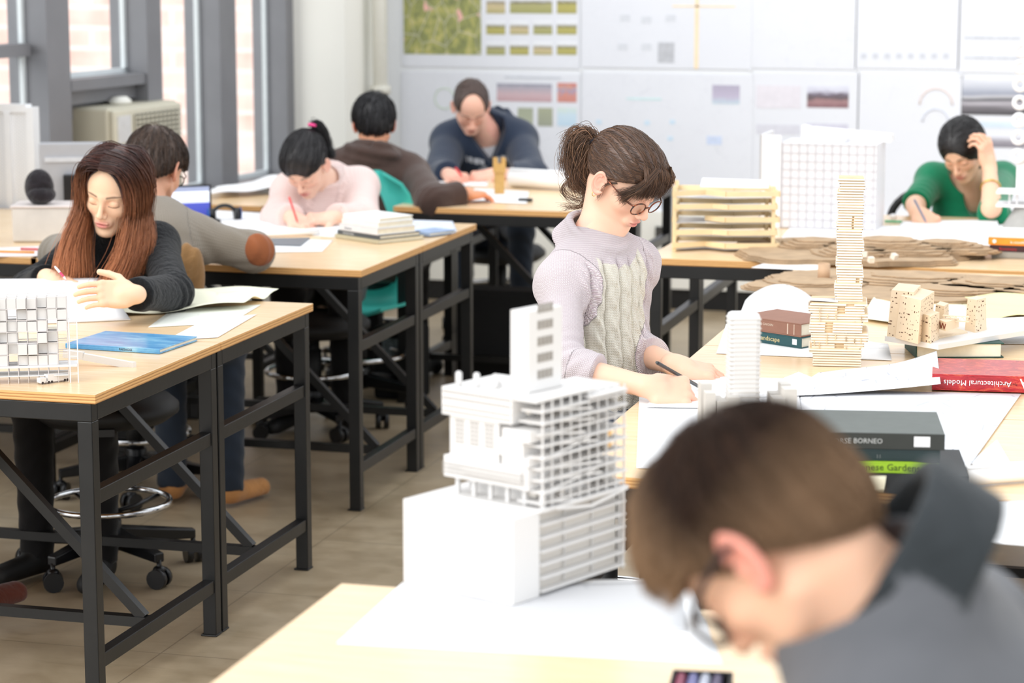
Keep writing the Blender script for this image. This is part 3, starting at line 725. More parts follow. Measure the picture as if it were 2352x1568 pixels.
# right back desk
S('drawing_sheet', 'long white sheet covering the desk of the person in green', 'paper', [(1790, 552), (1815, 522), (2500, 512), (2560, 556)], z=TH+.001, m=m_paper)
S('drawing_sheet', 'white sheet under the writing hand of the person in green', 'paper', [(2050, 536), (2075, 508), (2290, 512), (2300, 540)], z=TH+.003, m=m_drawn, lift=lambda u, v: .012*v*u)
S('drawing_sheet', 'white sheet lying below the terrain model at its left', 'paper', [(1725, 615), (1770, 600), (1900, 605), (1880, 622)], z=TH+.001, m=m_drawn)
S('drawing_sheet', 'white sheet by the orange book on the far right', 'paper', [(2190, 560), (2200, 522), (2290, 522), (2280, 570)], z=TH+.004)

# ================================================================ BOOKS
def text_mesh(txt, size, m, parent, loc, rot, align='LEFT', name='lettering', extr=.0002):
    cu = bpy.data.curves.new('t', 'FONT'); cu.body = txt; cu.size = size; cu.align_x = align; cu.extrude = extr; cu.resolution_u = 2
    ob = bpy.data.objects.new('t', cu); COL.objects.link(ob); bpy.context.view_layer.update()
    me = bpy.data.meshes.new_from_object(ob.evaluated_get(bpy.context.evaluated_depsgraph_get()))
    bpy.data.objects.remove(ob); me.materials.clear(); me.materials.append(m); me.name = name
    o = bpy.data.objects.new(name, me); COL.objects.link(o); o.parent = parent; o.location = loc; o.rotation_euler = rot
    return o
def book(label, loc, rz, w, d, h, cover, page=m_page, spine='front', hard=.003, group='books', title=None, lip=.003):
    """origin = front left corner of the spine side (spine along +x at y=0)"""
    r = thing('book', label, 'book', loc, rz, group)
    c = MB(); c.box((0, 0, 0), (w, d, hard)); c.box((0, 0, h-hard), (w, d, h)); c.box((0, 0, hard), (w, hard, h-hard)); c.build('cover', cover, r, (0,0,0), bevel=.0008)
    p = MB(); p.box((lip, hard, hard), (w-lip, d-lip, h-hard)); p.build('pages', page, r, (0,0,0))
    return r
def yaw_of(a, b, z=TH):
    A, B = az(*a, z), az(*b, z); return math.atan2(B.y-A.y, B.x-A.x)
# blue book
t = NT('blue_cover'); n_ = t.noise(t.coord(scale=(1, 3, 1)), 9, 4, .6, .5)
t.l(t.ramp(n_, [(.3, lin((60, 130, 190))), (.5, lin((96, 164, 212))), (.68, lin((140, 196, 226))), (.85, lin((196, 214, 236)))]), t.b.inputs['Base Color']); t.b.inputs['Roughness'].default_value = .22
A = az(150, 800); bk = book('large thin book with a glossy blue cover on the near left desk', (A.x, A.y, TH+.001), yaw_of((150, 800), (340, 812)), .262, .205, .012, t.m, group=None)
text_mesh('PAESAGGI', .008, plain('spine_ink', (30, 34, 40), .5), bk, (.15, -.0004, .003), (PI/2, 0, 0))
# stack on the middle row
A = az(868, 561); rz = yaw_of((768, 546), (868, 561)); 
stk = [(.235, .200, .013, (196, 188, 160), 'beige thin book, lowest of the stack on the middle desk', 0, (0, 0)),
       (.225, .178, .014, (84, 88, 92), 'dark grey book with white lettering, second from the bottom of the pale stack', .05, (.0, .004)),
       (.210, .165, .022, (226, 226, 228), 'pale grey thick paperback in the middle of the stack', -.04, (-.004, .004)),
       (.195, .155, .018, (238, 236, 230), 'cream paperback second from the top of the stack on the middle desk', .04, (-.008, .006)),
       (.190, .150, .014, (246, 245, 242), 'white topmost book of the stack on the middle desk', .12, (-.012, .01))]
z = TH+.001
for i, (w, d, h, c, lb, dr, off) in enumerate(stk):
    ux = Vector((math.cos(rz), math.sin(rz), 0)); uy = Vector((-ux.y, ux.x, 0)); p = A-ux*(w+off[0]*-1)+uy*off[1]; 
    bk = book(lb, (p.x, p.y, z), rz+dr*.3, w, d, h, plain('cover_%d' % c[0], c, .5, var=.03), group='books stacked on the middle desk')
    if i in (1, 2): text_mesh('FRAMEWORKS' if i == 1 else 'Bauhaus', .009 if i == 1 else .012, plain('pale_ink' if i == 1 else 'grey_ink', (220, 220, 220) if i == 1 else (120, 124, 134), .5), bk, (.03, -.0004, .003 if i == 1 else .006), (PI/2, 0, 0))
    z += h+.0006
bk = book('small blue and white book leaning flat right of the pale stack', (az(938, 540).x, az(938, 540).y, TH+.0035), rz+.1, .10, .13, .012, plain('blue_white_cover', (150, 172, 206), .5, var=.15, scale=20), group=None)
# brown and green books
A = az(1840, 803, TH); rz = yaw_of((1735, 787), (1840, 803)); ux = Vector((math.cos(rz), math.sin(rz), 0))
p = A-ux*.20; m_gold = plain('gold_ink', (226, 206, 150), .4)
g = book('dark teal hardback lettered Landscape, under the brown book', (p.x, p.y, TH+.002), rz, .20, .150, .028, plain('teal_cloth', (44, 84, 88), .7, var=.05), group='two library books beside the wood tower')
text_mesh('Chinese Landscape', .0165, m_gold, g, (.005, -.0006, .009), (PI/2, 0, 0))
MB().box((.172, -.0006, .008), (.186, 0, .022)).build('library_label', m_whitegloss, g, (0,0,0))
z = TH+.002+.0286
g = book('reddish brown cloth hardback on top of the teal one', (p.x, p.y, z), rz, .198, .150, .034, plain('brown_cloth', (150, 108, 90), .7, var=.05), group='two library books beside the wood tower')
text_mesh('THE POET\'S GARDEN', .0085, plain('pale_gold', (222, 200, 180), .5), g, (.03, -.0006, .018), (PI/2, 0, 0)); text_mesh('RICHARDSON', .0055, MATS['pale_gold'], g, (.03, -.0006, .008), (PI/2, 0, 0))
MB().box((.155, -.0007, .004), (.158, 0, .030)).box((.176, -.0007, .004), (.178, 0, .030)).build('spine_bands', MATS['pale_gold'], g, (0,0,0))
# red book, spine upside down towards us
t = NT('red_cover'); n_ = t.noise(t.coord(scale=(2, 2, 6)), 12, 4, .7, 1.5)
t.l(t.ramp(n_, [(.3, lin((140, 26, 36))), (.55, lin((186, 44, 52))), (.62, lin((206, 96, 70))), (.66, lin((186, 44, 52)))]), t.b.inputs['Base Color']); t.b.inputs['Roughness'].default_value = .3
A = az(2140, 899); rz = yaw_of((2165, 900), (2352, 906)); 
g = book('thick red hardback with upside down title Architectural Models', (A.x, A.y, TH+.004), rz, .30, .21, .037, t.m, group=None)
text_mesh('Architectural Models', .0175, m_whitegloss, g, (.175, -.0006, .024), (PI/2, PI, 0), 'LEFT')
text_mesh('A', .036, m_whitegloss, g, (.217, -.0006, .031), (PI/2, PI, 0), 'LEFT')
text_mesh('Pyo Mi-young', .007, plain('dark_red_ink', (90, 10, 16), .5), g, (.188, -.0006, .020), (PI/2, PI, 0), 'LEFT')
# green book under the perforated model
A = az(2103, 823); rz = yaw_of((2103, 823), (2310, 823)); m_green = plain('dark_green_cloth', (22, 66, 58), .6)
g = thing('book', 'dark green hardback with its page edges facing out under the model base', 'book', (A.x, A.y, TH+.001), rz+.02)
MB().box((0, 0, 0), (.215, .15, .0025)).box((0, 0, .0335), (.215, .15, .036)).box((0, 0, .0025), (.003, .15, .0335)).build('cover', m_green, g, (0,0,0), bevel=.0008)
MB().box((.003, .004, .0025), (.208, .15, .0335)).build('pages', m_page, g, (0,0,0))
# dark stack at the right
A = az(2168, 1140); z = TH+.004; zz = []
rz = yaw_of((1950, 1137), (2168, 1142)); ux = Vector((math.cos(rz), math.sin(rz), 0)); uy = Vector((-ux.y, ux.x, 0))
for i, (w, d, h, c, lb, off) in enumerate((
    (.30, .23, .036, (30, 33, 36), 'wide black book at the bottom of the dark stack, cream bookmark on it', .045),
    (.245, .20, .021, (150, 190, 40), 'lime green spined book lettered Japanese Gardens in the dark stack', -.01),
    (.245, .20, .020, (32, 50, 52), 'dark green black book just above the lime green one', -.008),
    (.27, .215, .030, (92, 98, 94), 'dark grey cloth book topping the stack with a white library label', .0))):
    p = A-ux*(w-off)+uy*(.004*i)
    g = book(lb, (p.x, p.y, z), rz, w, d, h, plain('stack_cover_%d' % i, c, .55, var=.06, scale=40), group='books in the dark stack on the large table')
    if i == 1: text_mesh('Japanese Gardens', .0175, plain('dark_olive_ink', (50, 66, 20), .6), g, (.085, -.0006, .005), (PI/2, 0, 0))
    if i == 3:
        MB().box((0, -.0008, 0), (w, 0, h)).build('spine_band', plain('dark_spine', (52, 55, 52), .5), g, (0,0,0))
        text_mesh('HORSE BORNEO', .013, plain('silver_ink', (190, 192, 190), .5), g, (.06, -.0014, .011), (PI/2, 0, 0))
        MB().box((.214, -.0014, .006), (.243, -.0008, .025)).build('library_label', m_whitegloss, g, (0,0,0))
    if i == 2: text_mesh(': :', .01, MATS.get('silver_ink') or plain('silver_ink', (190, 192, 190), .5), g, (.13, -.0006, .006), (PI/2, 0, 0))
    if i == 0:
        bm_ = MB(); P = [[(.120+.030*v-.004*u, -.001-.002*math.sin(PI*u)-.004*u, .033-.030*u) for v in (0, .5, 1)] for u in [k/5 for k in range(6)]]
        bm_.sheet(P, .0006); bm_.build('bookmark_slip', plain('cream_slip', (238, 232, 206), .7), g, (0,0,0))
    z += h+.0008
# orange stack far right
A = az(2268, 592); rz = -.02; z = TH+.001
for (w, d, h, c, lb, dx) in ((.24, .17, .020, (150, 146, 138), 'grey book at the bottom of the far right stack', .012), (.24, .17, .020, (56, 24, 30), 'dark maroon book with red lettering below the orange one', .006), (.24, .17, .024, (246, 146, 40), 'bright orange book in the far right stack', 0), (.22, .16, .014, (240, 240, 236), 'white book topping the far right stack', .0)):
    g = book(lb, (A.x+dx, A.y, z), rz, w, d, h, plain('far_cover_%d' % c[0], c, .5), group='books stacked at the far right')
    if c[0] == 246: text_mesh('la nouvelle', .011, m_whitegloss, g, (.07, -.0006, .007), (PI/2, 0, 0)); MB().cyl((.02, -.0008, .012), (.02, 0, .012), .006, 16).build('round_logo', m_whitegloss, g, (0,0,0))
    if c[0] == 56: text_mesh('Biomimicry', .012, plain('red_ink', (190, 40, 50), .5), g, (.03, -.0006, .005), (PI/2, 0, 0))
    z += h+.0006
# pen case in the foreground
A = az(1524, 1650); pc = thing('marker_case', 'small dark case of coloured markers at the bottom edge before the foreground person', 'pen case', (A.x, A.y+.0, TH+.001), .12)
MB().box((0, 0, 0), (.082, .15, .004)).box((0, 0, .004), (.004, .15, .02)).box((.078, 0, .004), (.082, .15, .02)).box((.004, .146, .004), (.078, .15, .02)).build('case_tray', m_black, pc, (0,0,0))
for i, c in enumerate(((150, 60, 90), (120, 120, 170), (196, 200, 214), (90, 80, 110))):
    o = MB().cyl((.012+.0165*i, .005, .012), (.012+.0165*i, .142, .012), .0072, 12).build('marker_pen', plain('marker_%d' % i, c, .4), origin=(0,0,0)); o.location = pc.location; o.rotation_euler = pc.rotation_euler
    tag(o, '%s marker lying in the dark case in the foreground' % ['plum', 'violet blue', 'silver', 'dark purple', 'light blue', 'charcoal', 'lilac'][i], 'marker', 'markers in the foreground case')
# ================================================================ ARCHITECTURAL MODELS
m_model = plain('model_card_white', (226, 224, 222), .65, var=.012, scale=8)
m_model2 = plain('model_card_warm', (214, 209, 202), .7, var=.02, scale=8)
m_dark = plain('dark_opening', (60, 52, 50), .8, var=.1, scale=30)
rr = random.Random(5)
# ---- stacked wood tower
def layered(mb, mb2, cx, cy, w, d, z0, n, h, jit, seed, gaps=.15):
    R = random.Random(seed); ox = oy = 0; ww = w; hold = 0; cuts = []
    for k in range(n):
        if hold <= 0:
            hold = R.choice([2, 3, 4]); ox = R.uniform(-jit, jit); oy = R.uniform(-jit, jit); ww = w*R.uniform(.93, 1.05)
            cuts = []
            if R.random() < gaps: a = R.uniform(-.3, .3)*w; cuts = [(a, a+w*R.uniform(.08, .2))]
        hold -= 1; z = z0+k*h
        segs = [(-ww/2, ww/2)]
        if cuts: segs = [(-ww/2, cuts[0][0]), (cuts[0][1], ww/2)]
        e = R.uniform(-.0012, .0012)
        for a, c in segs: mb.box((cx+ox+a+e, cy+oy-d/2+e, z), (cx+ox+c+e, cy+oy+d/2, z+h*.62))
        mb2.box((cx+ox-ww/2+.003+e, cy+oy-d/2+.003, z+h*.62), (cx+ox+ww/2-.003+e, cy+oy+d/2-.003, z+h))
        if cuts: mb2.box((cx+ox-ww/2+.006, cy+oy-d/2+.006, z), (cx+ox+ww/2-.006, cy+oy+d/2-.006, z+h*.62))
m_bal = plain('pale_balsa', (236, 224, 208), .65, var=.06, scale=30); m_bal2 = plain('honey_balsa', (222, 196, 158), .65, var=.08, scale=40)
tA = az(1868, 841); tB = az(1975, 832); tw = thing('tower_model', 'tall tower model of stacked thin wood strips rising from a wider block', 'architectural model', (tA.x, tA.y, TH+.0015), math.radians(8))
b, b2 = MB(), MB(); layered(b, b2, .055, .055, .122, .11, 0, 5, .0062, .001, 1, 0); layered(b, b2, .055, .055, .130, .115, .031, 19, .0064, .006, 2, .75)
b.build('podium_strips', m_bal, tw, (0,0,0)); b2.build('podium_core', m_bal2, tw, (0,0,0))
b, b2 = MB(), MB(); layered(b, b2, .080, .055, .062, .062, .153, 46, .0064, .003, 3, .12); 
b.build('shaft_strips', m_bal, tw, (0,0,0)); b2.build('shaft_core', m_bal2, tw, (0,0,0))
b = MB()
for k in range(26):
    x = rr.choice([.0, .012, .03, .05, .075, .095, .11]); z = .035+rr.random()*.10; b.box((x, -.0045, z), (x+.0018, -.002, z+.012))
b.build('upright_pins', m_bal2, tw, (0,0,0))
b = MB(); b.sheet([[(-.035+.09*u, .0+.06*v, .1545+.004*(1-u)*(1-v)) for v in (0, .5, 1)] for u in (0, .5, 1)], .0006); b.build('paper_terrace', m_paper, tw, (0,0,0))

# ---- perforated wooden towers on a white base
pA = az(2155, 803, TH+.037); zb = TH+.0375
pm = thing('tower_cluster_model', 'cluster of pierced pale wood towers on a white base slab', 'architectural model', (pA.x, pA.y, zb))
def pl(x, y, z=zb): p = az(x, y, z); return Vector((p.x-pA.x, p.y-pA.y, 0))
base = [pl(*q) for q in ((2032, 783), (2155, 803), (2400, 762), (2420, 735), (2190, 745))]
MB().prism([(p.x, p.y) for p in base], 0, .012).build('base_slab', m_model, pm, (0,0,0))
zt = .012
m_lw = plain('laser_cut_wood', (232, 211, 182), .6, var=.05, scale=30)
def tapered(name, foot, top, h, seed, dens=1.0, shear=(0, 0)):
    """foot / top: 4 corners ccw"""
    F = [Vector((p[0], p[1], zt)) for p in foot]; T = [Vector((p[0], p[1], zt+h)) for p in top]
    b = MB(); b.add(F+T, [(3,2,1,0),(4,5,6,7),(0,1,5,4),(1,2,6,5),(2,3,7,6),(3,0,4,7)]); o = b.build(name, m_lw, pm, (0,0,0))
    w = MB(); R = random.Random(seed)
    for i in (0, 1, 3):
        a, c, d, e = F[i], F[(i+1) % 4], T[(i+1) % 4], T[i]; nn = (c-a).cross(e-a).normalized(); wd = (c-a).length
        rows = int(h/.0105); cols = max(2, int(wd/.010))
        for r_ in range(rows):
            for k in range(cols):
                if R.random() > .55*dens: continue
                u = (k+.5+R.uniform(-.2, .2))/cols; v = (r_+.5+R.uniform(-.25, .25))/rows
                if not .06 < u < .94: continue
                p = (a.lerp(c, u)).lerp(e.lerp(d, u), v)
                ax = (c-a).normalized(); up = (e-a).normalized(); s_ = R.choice([.0007, .0008, .0011, .0015]); sx = s_*(1 if R.random() < .75 else 3.0); sz = s_ if sx > s_ else s_*R.choice([1, 1, 1.5])
                M = Matrix((( ax.x, up.x, nn.x, p.x), (ax.y, up.y, nn.y, p.y), (ax.z, up.z, nn.z, p.z), (0, 0, 0, 1)))
                w.box((-sx, -sz, -.0005), (sx, sz, .0003), 0, M)
    w.build('window_openings', plain('laser_burn', (92, 58, 40), .8), o, (0,0,0))
def tower(name, pxs, h, tap, seed, skew=(0, 0), dens=1):
    a, c, d = [pl(*q, zb+zt) for q in pxs]; e = a+(d-c); F = [a, c, d, e]; cen = (a+d)/2
    T = [cen+(p-cen)*tap+Vector((skew[0], skew[1], 0)) for p in F]; tapered(name, F, T, h, seed, dens)
tower('tower', ((2037, 772), (2093, 778), (2110, 758)), .112, .92, 1, (.004, .01))
tower('tower', ((2056, 776), (2108, 790), (2142, 764)), .104, .90, 2, (.006, .0))
tower('tower', ((2105, 781), (2137, 789), (2157, 779)), .066, .95, 3, (.0, .004))
tower('tower', ((2145, 752), (2168, 757), (2180, 748)), .058, .85, 4)
tower('tower', ((2216, 758), (2240, 764), (2266, 757)), .080, .84, 5, (0, .002))
q0, q1, q2 = pl(2155, 760, zb+.03), pl(2172, 766, zb+.03), pl(2202, 757, zb+.03)
o = MB().add([p+Vector((0, 0, z)) for z in (.036, .058) for p in (q0, q1, q2, q0+q2-q1)], [(3,2,1,0),(4,5,6,7),(0,1,5,4),(1,2,6,5),(2,3,7,6),(3,0,4,7)]).build('bridge_block', m_lw, pm, (0,0,0))
zg = MB(); d_ = (q1-q0)
for k in range(5): zg.beam(q0+d_*(k/5)+Vector((-.0005, -.0008, .040+.014*(k % 2))), q0+d_*((k+1)/5)+Vector((-.0005, -.0008, .040+.014*((k+1) % 2))), .0016)
zg.build('zigzag_lattice', plain('burnt_red_wood', (130, 60, 40), .7), o, (0,0,0))
tb = MB(); a_, c_ = pl(2165, 748, zb+.04)+Vector((0,0,.066)), pl(2225, 752, zb+.04)+Vector((0,0,.066)); tb.beam(a_, c_, .010, .0016); tb.beam(a_-Vector((0,0,.012)), c_-Vector((0,0,.012)), .010, .0016)
for k in range(8): tb.beam(a_.lerp(c_, k/8)-Vector((0, .004, .012*(k % 2))), a_.lerp(c_, (k+1)/8)-Vector((0, .004, .012*((k+1) % 2))), .0012)
tb.build('truss_bridge', m_lw, pm, (0,0,0))
ra = [pl(*q) for q in ((2150, 790), (2222, 776), (2190, 765), (2150, 770))]
MB().prism([(p.x, p.y) for p in ra], zt, zt+.004).build('sloped_plate', m_lw, pm, (0,0,0))
# white board the model base stands on
bd = MB().prism([tuple((az(*q, TH+.0365)-az(2155, 803, TH+.0365))[:2]) for q in ((2310, 790), (2400, 780), (2440, 742), (2240, 742))], 0, .0005)

# ---- brown cardboard terrain
m_cb = plain('corrugated_card', (180, 153, 122), .85, var=.14, scale=18); m_cbs = plain('corrugated_edge', (112, 86, 62), .9, var=.2, scale=220)
def terrain(name, label, cx, cy, rx, ry, levels, th, seed, peaks, z0=TH, rz=0):
    r = thing(name, label, 'architectural model', (cx, cy, z0+.001), rz); R = random.Random(seed)
    ph = [R.uniform(0, 6.28) for _ in range(8)]; N = 110
    def blob(s, k, px=0, py=0):
        P = []
        for i in range(N):
            t = 2*PI*i/N
            q = 1+.05*math.sin(3*t+ph[0]+k*.25)+.05*math.sin(5*t+ph[1]-k*.3)+.035*math.sin(9*t+ph[2]+k*.9)+.02*math.sin(17*t+ph[3]+k*1.7)+.012*math.sin(29*t+ph[4]+k)
            x, y = math.cos(t), math.sin(t)
            g = 1/max(abs(x)**2.6+abs(y)**2.6, 1e-6)**(1/2.6) if s > .8 else 1
            P.append((px+rx*s*q*g*x, py+ry*s*q*g*y))
        return P
    b = MB()
    for k in range(3):
        b.prism(blob(.985-.02*k, 0), k*th, (k+.3)*th, 1); b.prism(blob(1.0-.02*k, 0), (k+.3)*th, (k+1)*th)
    b.build('base_layers', [m_cb, m_cbs], r, (0,0,0))
    for (px, py, s0, n) in peaks:
        b = MB()
        for k in range(n):
            s = s0*(1-k/(n+1.5))**.8; z = (3+k)*th
            b.prism(blob(s, k*1.3+px*9, px+.01*math.sin(k), py+.008*math.cos(k*2)), z+th*.3, z+th); b.prism(blob(s*.98, k*1.3+px*9, px+.01*math.sin(k), py+.008*math.cos(k*2)), z, z+th*.3, 1)
        b.build('contour_hill', [m_cb, m_cbs], r, (0,0,0))
    return r
terrain('terrain_model', 'large stepped terrain model of brown corrugated cardboard, nearer sheet', -.70, 6.99, .50, .30, 3, .0045, 3, [(.28, .02, .62, 5), (-.02, .10, .50, 4), (.42, -.06, .5, 5), (-.30, -.04, .30, 2), (.10, -.10, .34, 3)])
terrain('terrain_model', 'second brown cardboard terrain model lying farther back under the white sheet edge', -1.00, 7.74, .38, .30, 3, .0055, 8, [(.12, .0, .62, 7), (-.12, .05, .38, 4), (.30, .04, .45, 6), (.02, -.12, .36, 4)])
for i, (x, y) in enumerate(((1985, 590), (2000, 602), (2052, 594))):
    q = az(x, y, TH+.03); o = MB().box((-.008, -.008, 0), (.009, .009, .016)).build('wood_block', m_bal, origin=(0,0,0)); o.location = (q.x, q.y, TH+.030); o.rotation_euler = (.2*i, 0, .5*i)
    tag(o, ['small pale block on the terrain, leftmost of three', 'small pale block on the terrain, middle and lowest of three', 'small pale block on the terrain, rightmost of three'][i], 'wood block', 'blocks on the terrain model')
q = az(1892, 643, TH+.012); o = MB().lathe([(.018, 0), (.018, .048), (.0165, .048), (.0165, .002)], n=32).build('card_tube', plain('brown_kraft', (206, 172, 140), .7, var=.04), origin=(0,0,0)); o.location = (q.x, q.y, TH+.013); tag(o, 'short brown card tube standing on the terrain beside the wood tower', 'cardboard tube')

# ---- pine strip model
A = az(1545, 578); pmn = thing('strip_model', 'open frame model of pine strips with white floor plates on the back desk', 'architectural model', (A.x, A.y, TH+.001), math.radians(14))
W_, D_, lv, st = .335, .20, 5, .042
foot = [(0, 0), (.10, .05), (.17, -.01), (.335, .0), (.325, .20), (.20, .17), (.02, .20)]
b = MB(); wp = MB()
for k in range(lv):
    z = .012+st*k; f2 = [(x+(.008 if (k+i) % 2 else 0), y+.004*((k*7+i*3) % 3-1)) for i, (x, y) in enumerate(foot)]
    if k % 2: f2[1] = (.13, .02)
    for i in range(len(f2)):
        a, c = f2[i], f2[(i+1) % len(f2)]
        if k == 2 and i == 0: continue
        b.beam((a[0], a[1], z+.008), (c[0], c[1], z+.008), .007, .017)
    wp.prism([(x*.94+.01, y*.9+.008) for x, y in f2], z-.006, z-.0045)
b.build('strip_rings', m_pine, pmn, (0,0,0)); wp.build('floor_plates', m_white, pmn, (0,0,0))
b = MB()
for (x, y) in ((.325, .006), (.318, .19), (.02, .19), (.004, .006)): b.box((x-.006, y-.006, 0), (x+.006, y+.006, .212))
b.build('corner_posts', m_pine, pmn, (0,0,0))
MB().add([(.09, .06, .205), (.31, .03, .204), (.31, .05, .228), (.10, .12, .228), (.09, .064, .203), (.31, .034, .202), (.31, .054, .226), (.10, .124, .226)], [(0,1,2,3),(7,6,5,4),(0,4,5,1),(1,5,6,2),(2,6,7,3),(3,7,4,0)]).build('roof_sheet', m_white, pmn, (0,0,0))

# ---- big white gridded block model
A = az(1742, 522); gm = thing('grid_block_model', 'big white translucent block model with a fine grid, before the pinned sheets', 'architectural model', (A.x, A.y, TH+.001), math.radians(-2))
m_trl = plain('frosted_white', (222, 221, 224), .5, var=.01)
MB().box((.075, .005, 0), (.41, .20, .30)).build('core_block', m_trl, gm, (0,0,0))
MB().box((0, 0, 0), (.008, .21, .325)).box((.0, .0, .0), (.075, .008, .325)).build('side_panel', m_white, gm, (0,0,0))
b = MB()
for i in range(12): b.box((.08+.029*i, .0015, 0), (.0815+.029*i, .0045, .30))
for i in range(11): b.box((.075, .0018, .003+.029*i), (.41, .0042, .0045+.029*i))
b.build('grid_lines', plain('pale_lines', (208, 204, 206), .6), gm, (0,0,0))
MB().prism([(.13, 0), (.30, 0), (.30, -.0)], 0, 0) 
b = MB(); b.add([(.14, .03, .30), (.29, .03, .30), (.29, .03, .322), (.14, .03, .358), (.14, .10, .30), (.29, .10, .30), (.29, .10, .322), (.14, .10, .358)], [(3,2,1,0),(4,5,6,7),(0,1,5,4),(1,2,6,5),(2,3,7,6),(3,0,4,7)]); b.build('wedge_roof', m_white, gm, (0,0,0))
b = MB(); b.add([(.16, .12, .30), (.44, .12, .30), (.44, .12, .325), (.16, .12, .345), (.16, .19, .30), (.44, .19, .30), (.44, .19, .325), (.16, .19, .345)], [(3,2,1,0),(4,5,6,7),(0,1,5,4),(1,2,6,5),(2,3,7,6),(3,0,4,7)]); b.build('back_roof', m_white, gm, (0,0,0))

# ---- ring tower at the right edge
A = az(2335, 540); gt = thing('ring_tower_model', 'white tower model edged by a column of rings at the right edge of the photo', 'architectural model', (A.x, A.y, TH+.001))
sc = (az(2335, 540)-EYE).length/FPX
def zz_(y, d=None): p = aY(2335, y, A.y); return p.z-TH-.001
zr = [zz_(y) for y in (115, 153, 194, 235, 275, 315, 357)]
for i, z in enumerate(zr):
    for dx in (0,) if i < 99 else ():
        o = MB().tube([(-.004+.0185*math.cos(t*PI/14), -.012, z+.0185*math.sin(t*PI/14)) for t in range(28)], .0085, 10, closed=True).build('ring', m_white, gt, (0,0,0))
MB().box((.018, -.010, zr[-1]-.02), (.10, .05, zr[0]+.035)).build('back_slab', plain('cream_slab', (222, 220, 200), .6), gt, (0,0,0))
MB().box((-.008, -.004, zr[-1]-.12), (.10, .06, zr[-1]-.012)).build('lower_block', m_white, gt, (0,0,0))
z1, z2 = zz_(440), zz_(470)
MB().box((-.07, -.05, z1-.004), (.12, .08, z1+.004)).build('upper_deck', m_white, gt, (0,0,0)); MB().box((-.07, -.05, z2-.004), (.12, .08, z2+.004)).build('lower_deck', m_white, gt, (0,0,0))
b = MB()
for x in (-.03, -.005, .05): b.box((x, -.02, z2), (x+.006, -.01, z1))
b.build('deck_columns', m_white, gt, (0,0,0))
MB().lathe([(.11, 0), (.09, .01), (.04, max(.02, z2-.008)), (.03, z2-.004)], (.03, .0, 0), 32).build('grey_skirt', plain('grey_card', (170, 168, 164), .8), gt, (0,0,0))
# green tape / eraser on the white desk
q = az(2052, 512); o = MB().box((-.03, -.008, 0), (.03, .008, .006)).build('green_marker', plain('green_case', (70, 176, 120), .5), origin=(0,0,0)); o.location = (q.x, q.y, TH+.003); tag(o, 'short green marker lying left of the writing hand', 'marker')
q = az(2050, 505); o = MB().lathe([(.01, 0), (.015, .004), (.012, .014), (.004, .017)], n=20).build('eraser', m_whitegloss, origin=(0,0,0)); o.location = (q.x, q.y+.02, TH+.003); tag(o, 'small white eraser just behind the green marker', 'eraser')
for i, (x, y) in enumerate(((2272, 522), (2283, 510))):
    q = az(x, y); o = MB().box((-.012, -.006, 0), (.012, .006, .004)).build('sticky_flag', plain('lime_flag', (150, 214, 90), .6), origin=(0,0,0)); o.location = (q.x, q.y, TH+.0085); o.rotation_euler = (0, 0, .5+i); tag(o, ['lime sticky flag nearest the orange book', 'lime sticky flag farther behind, below the ring tower'][i], 'sticky flag', 'lime flags by the ring tower')

# ---- gold cardboard turret on the far desk
q = az(1147, 446); ct = thing('turret_model', 'small golden brown card turret with notched top on the far desk', 'architectural model', (q.x, q.y, TH+.003), .35)
m_gc = plain('golden_card', (200, 158, 92), .7, var=.08, scale=60)
MB().prism([(-.019, -.019), (.019, -.019), (.019, .019), (-.019, .019)], 0, .085).prism([(-.024, -.024), (.024, -.024), (.024, .024), (-.024, .024)], .085, .12).build('shaft', m_gc, ct, (0,0,0))
b = MB()
for sx in (-1, 1):
    for sy in (-1, 1): b.box((sx*.016-.008, sy*.016-.008, .12), (sx*.016+.008, sy*.016+.008, .142))
b.build('battlements', m_gc, ct, (0,0,0))

# ---- white cube frame model, near left desk
A = az(158, 878); cf = thing('cube_frame_model', 'white model of stacked cubes in a thin rod frame at the left edge', 'architectural model', (A.x, A.y, TH+.001), math.radians(25))
def zcf(y): p = az(148, 860); r_ = ray(148, y); t_ = math.hypot(p.x, p.y)/math.hypot(r_.x, r_.y); return CAM_H+r_.z*t_-TH
Hc = zcf(667); fl = [.0, .052, .068]; 
nx, nz = 11, 7; cw = .0225; z00 = .040; chh = (Hc-z00)/6.0
rods = MB()
for i in range(-nx, 1):
    for j in range(3): rods.box((i*cw-.0006, j*cw*1.3-.0006, 0), (i*cw+.0006, j*cw*1.3+.0006, Hc))
for k in range(7):
    z = z00+k*chh
    for j in range(3): rods.box((-nx*cw, j*cw*1.3-.0007, z-.0007), (0, j*cw*1.3+.0007, z+.0007))
    for i in range(-nx, 1): rods.box((i*cw-.0006, 0, z-.0006), (i*cw+.0006, cw*2.6, z+.0006))
rods.build('rod_frame', plain('rod_white', (222, 216, 214), .5, var=.01), cf, (0,0,0))
R = random.Random(12); skip = {(-7, 1), (-8, 0), (-7, 3), (-8, 3), (-9, 4)}
for k in range(6):
    for i in range(-nx, 0):
        cb = MB()
        if R.random() < .12 or (i == -1 and k in (0, 1, 2)): continue
        y0 = R.choice([-.008, 0, 0, .004, .010]); z = z00+k*chh
        cb.box((i*cw+.0012, y0, z+.001), ((i+1)*cw-.0012, y0+cw*2.2, z+chh*R.choice([.88, .88, .94]))); cb.build('cube', m_model, cf, (0,0,0))
MB().box((-nx*cw, -.004, .036), (.02, .062, .0395)).box((-nx*cw, -.004, .016), (0, .062, .018)).build('deck_plates', plain('deck_white', (226, 226, 226), .6), cf, (0,0,0))
b = MB()
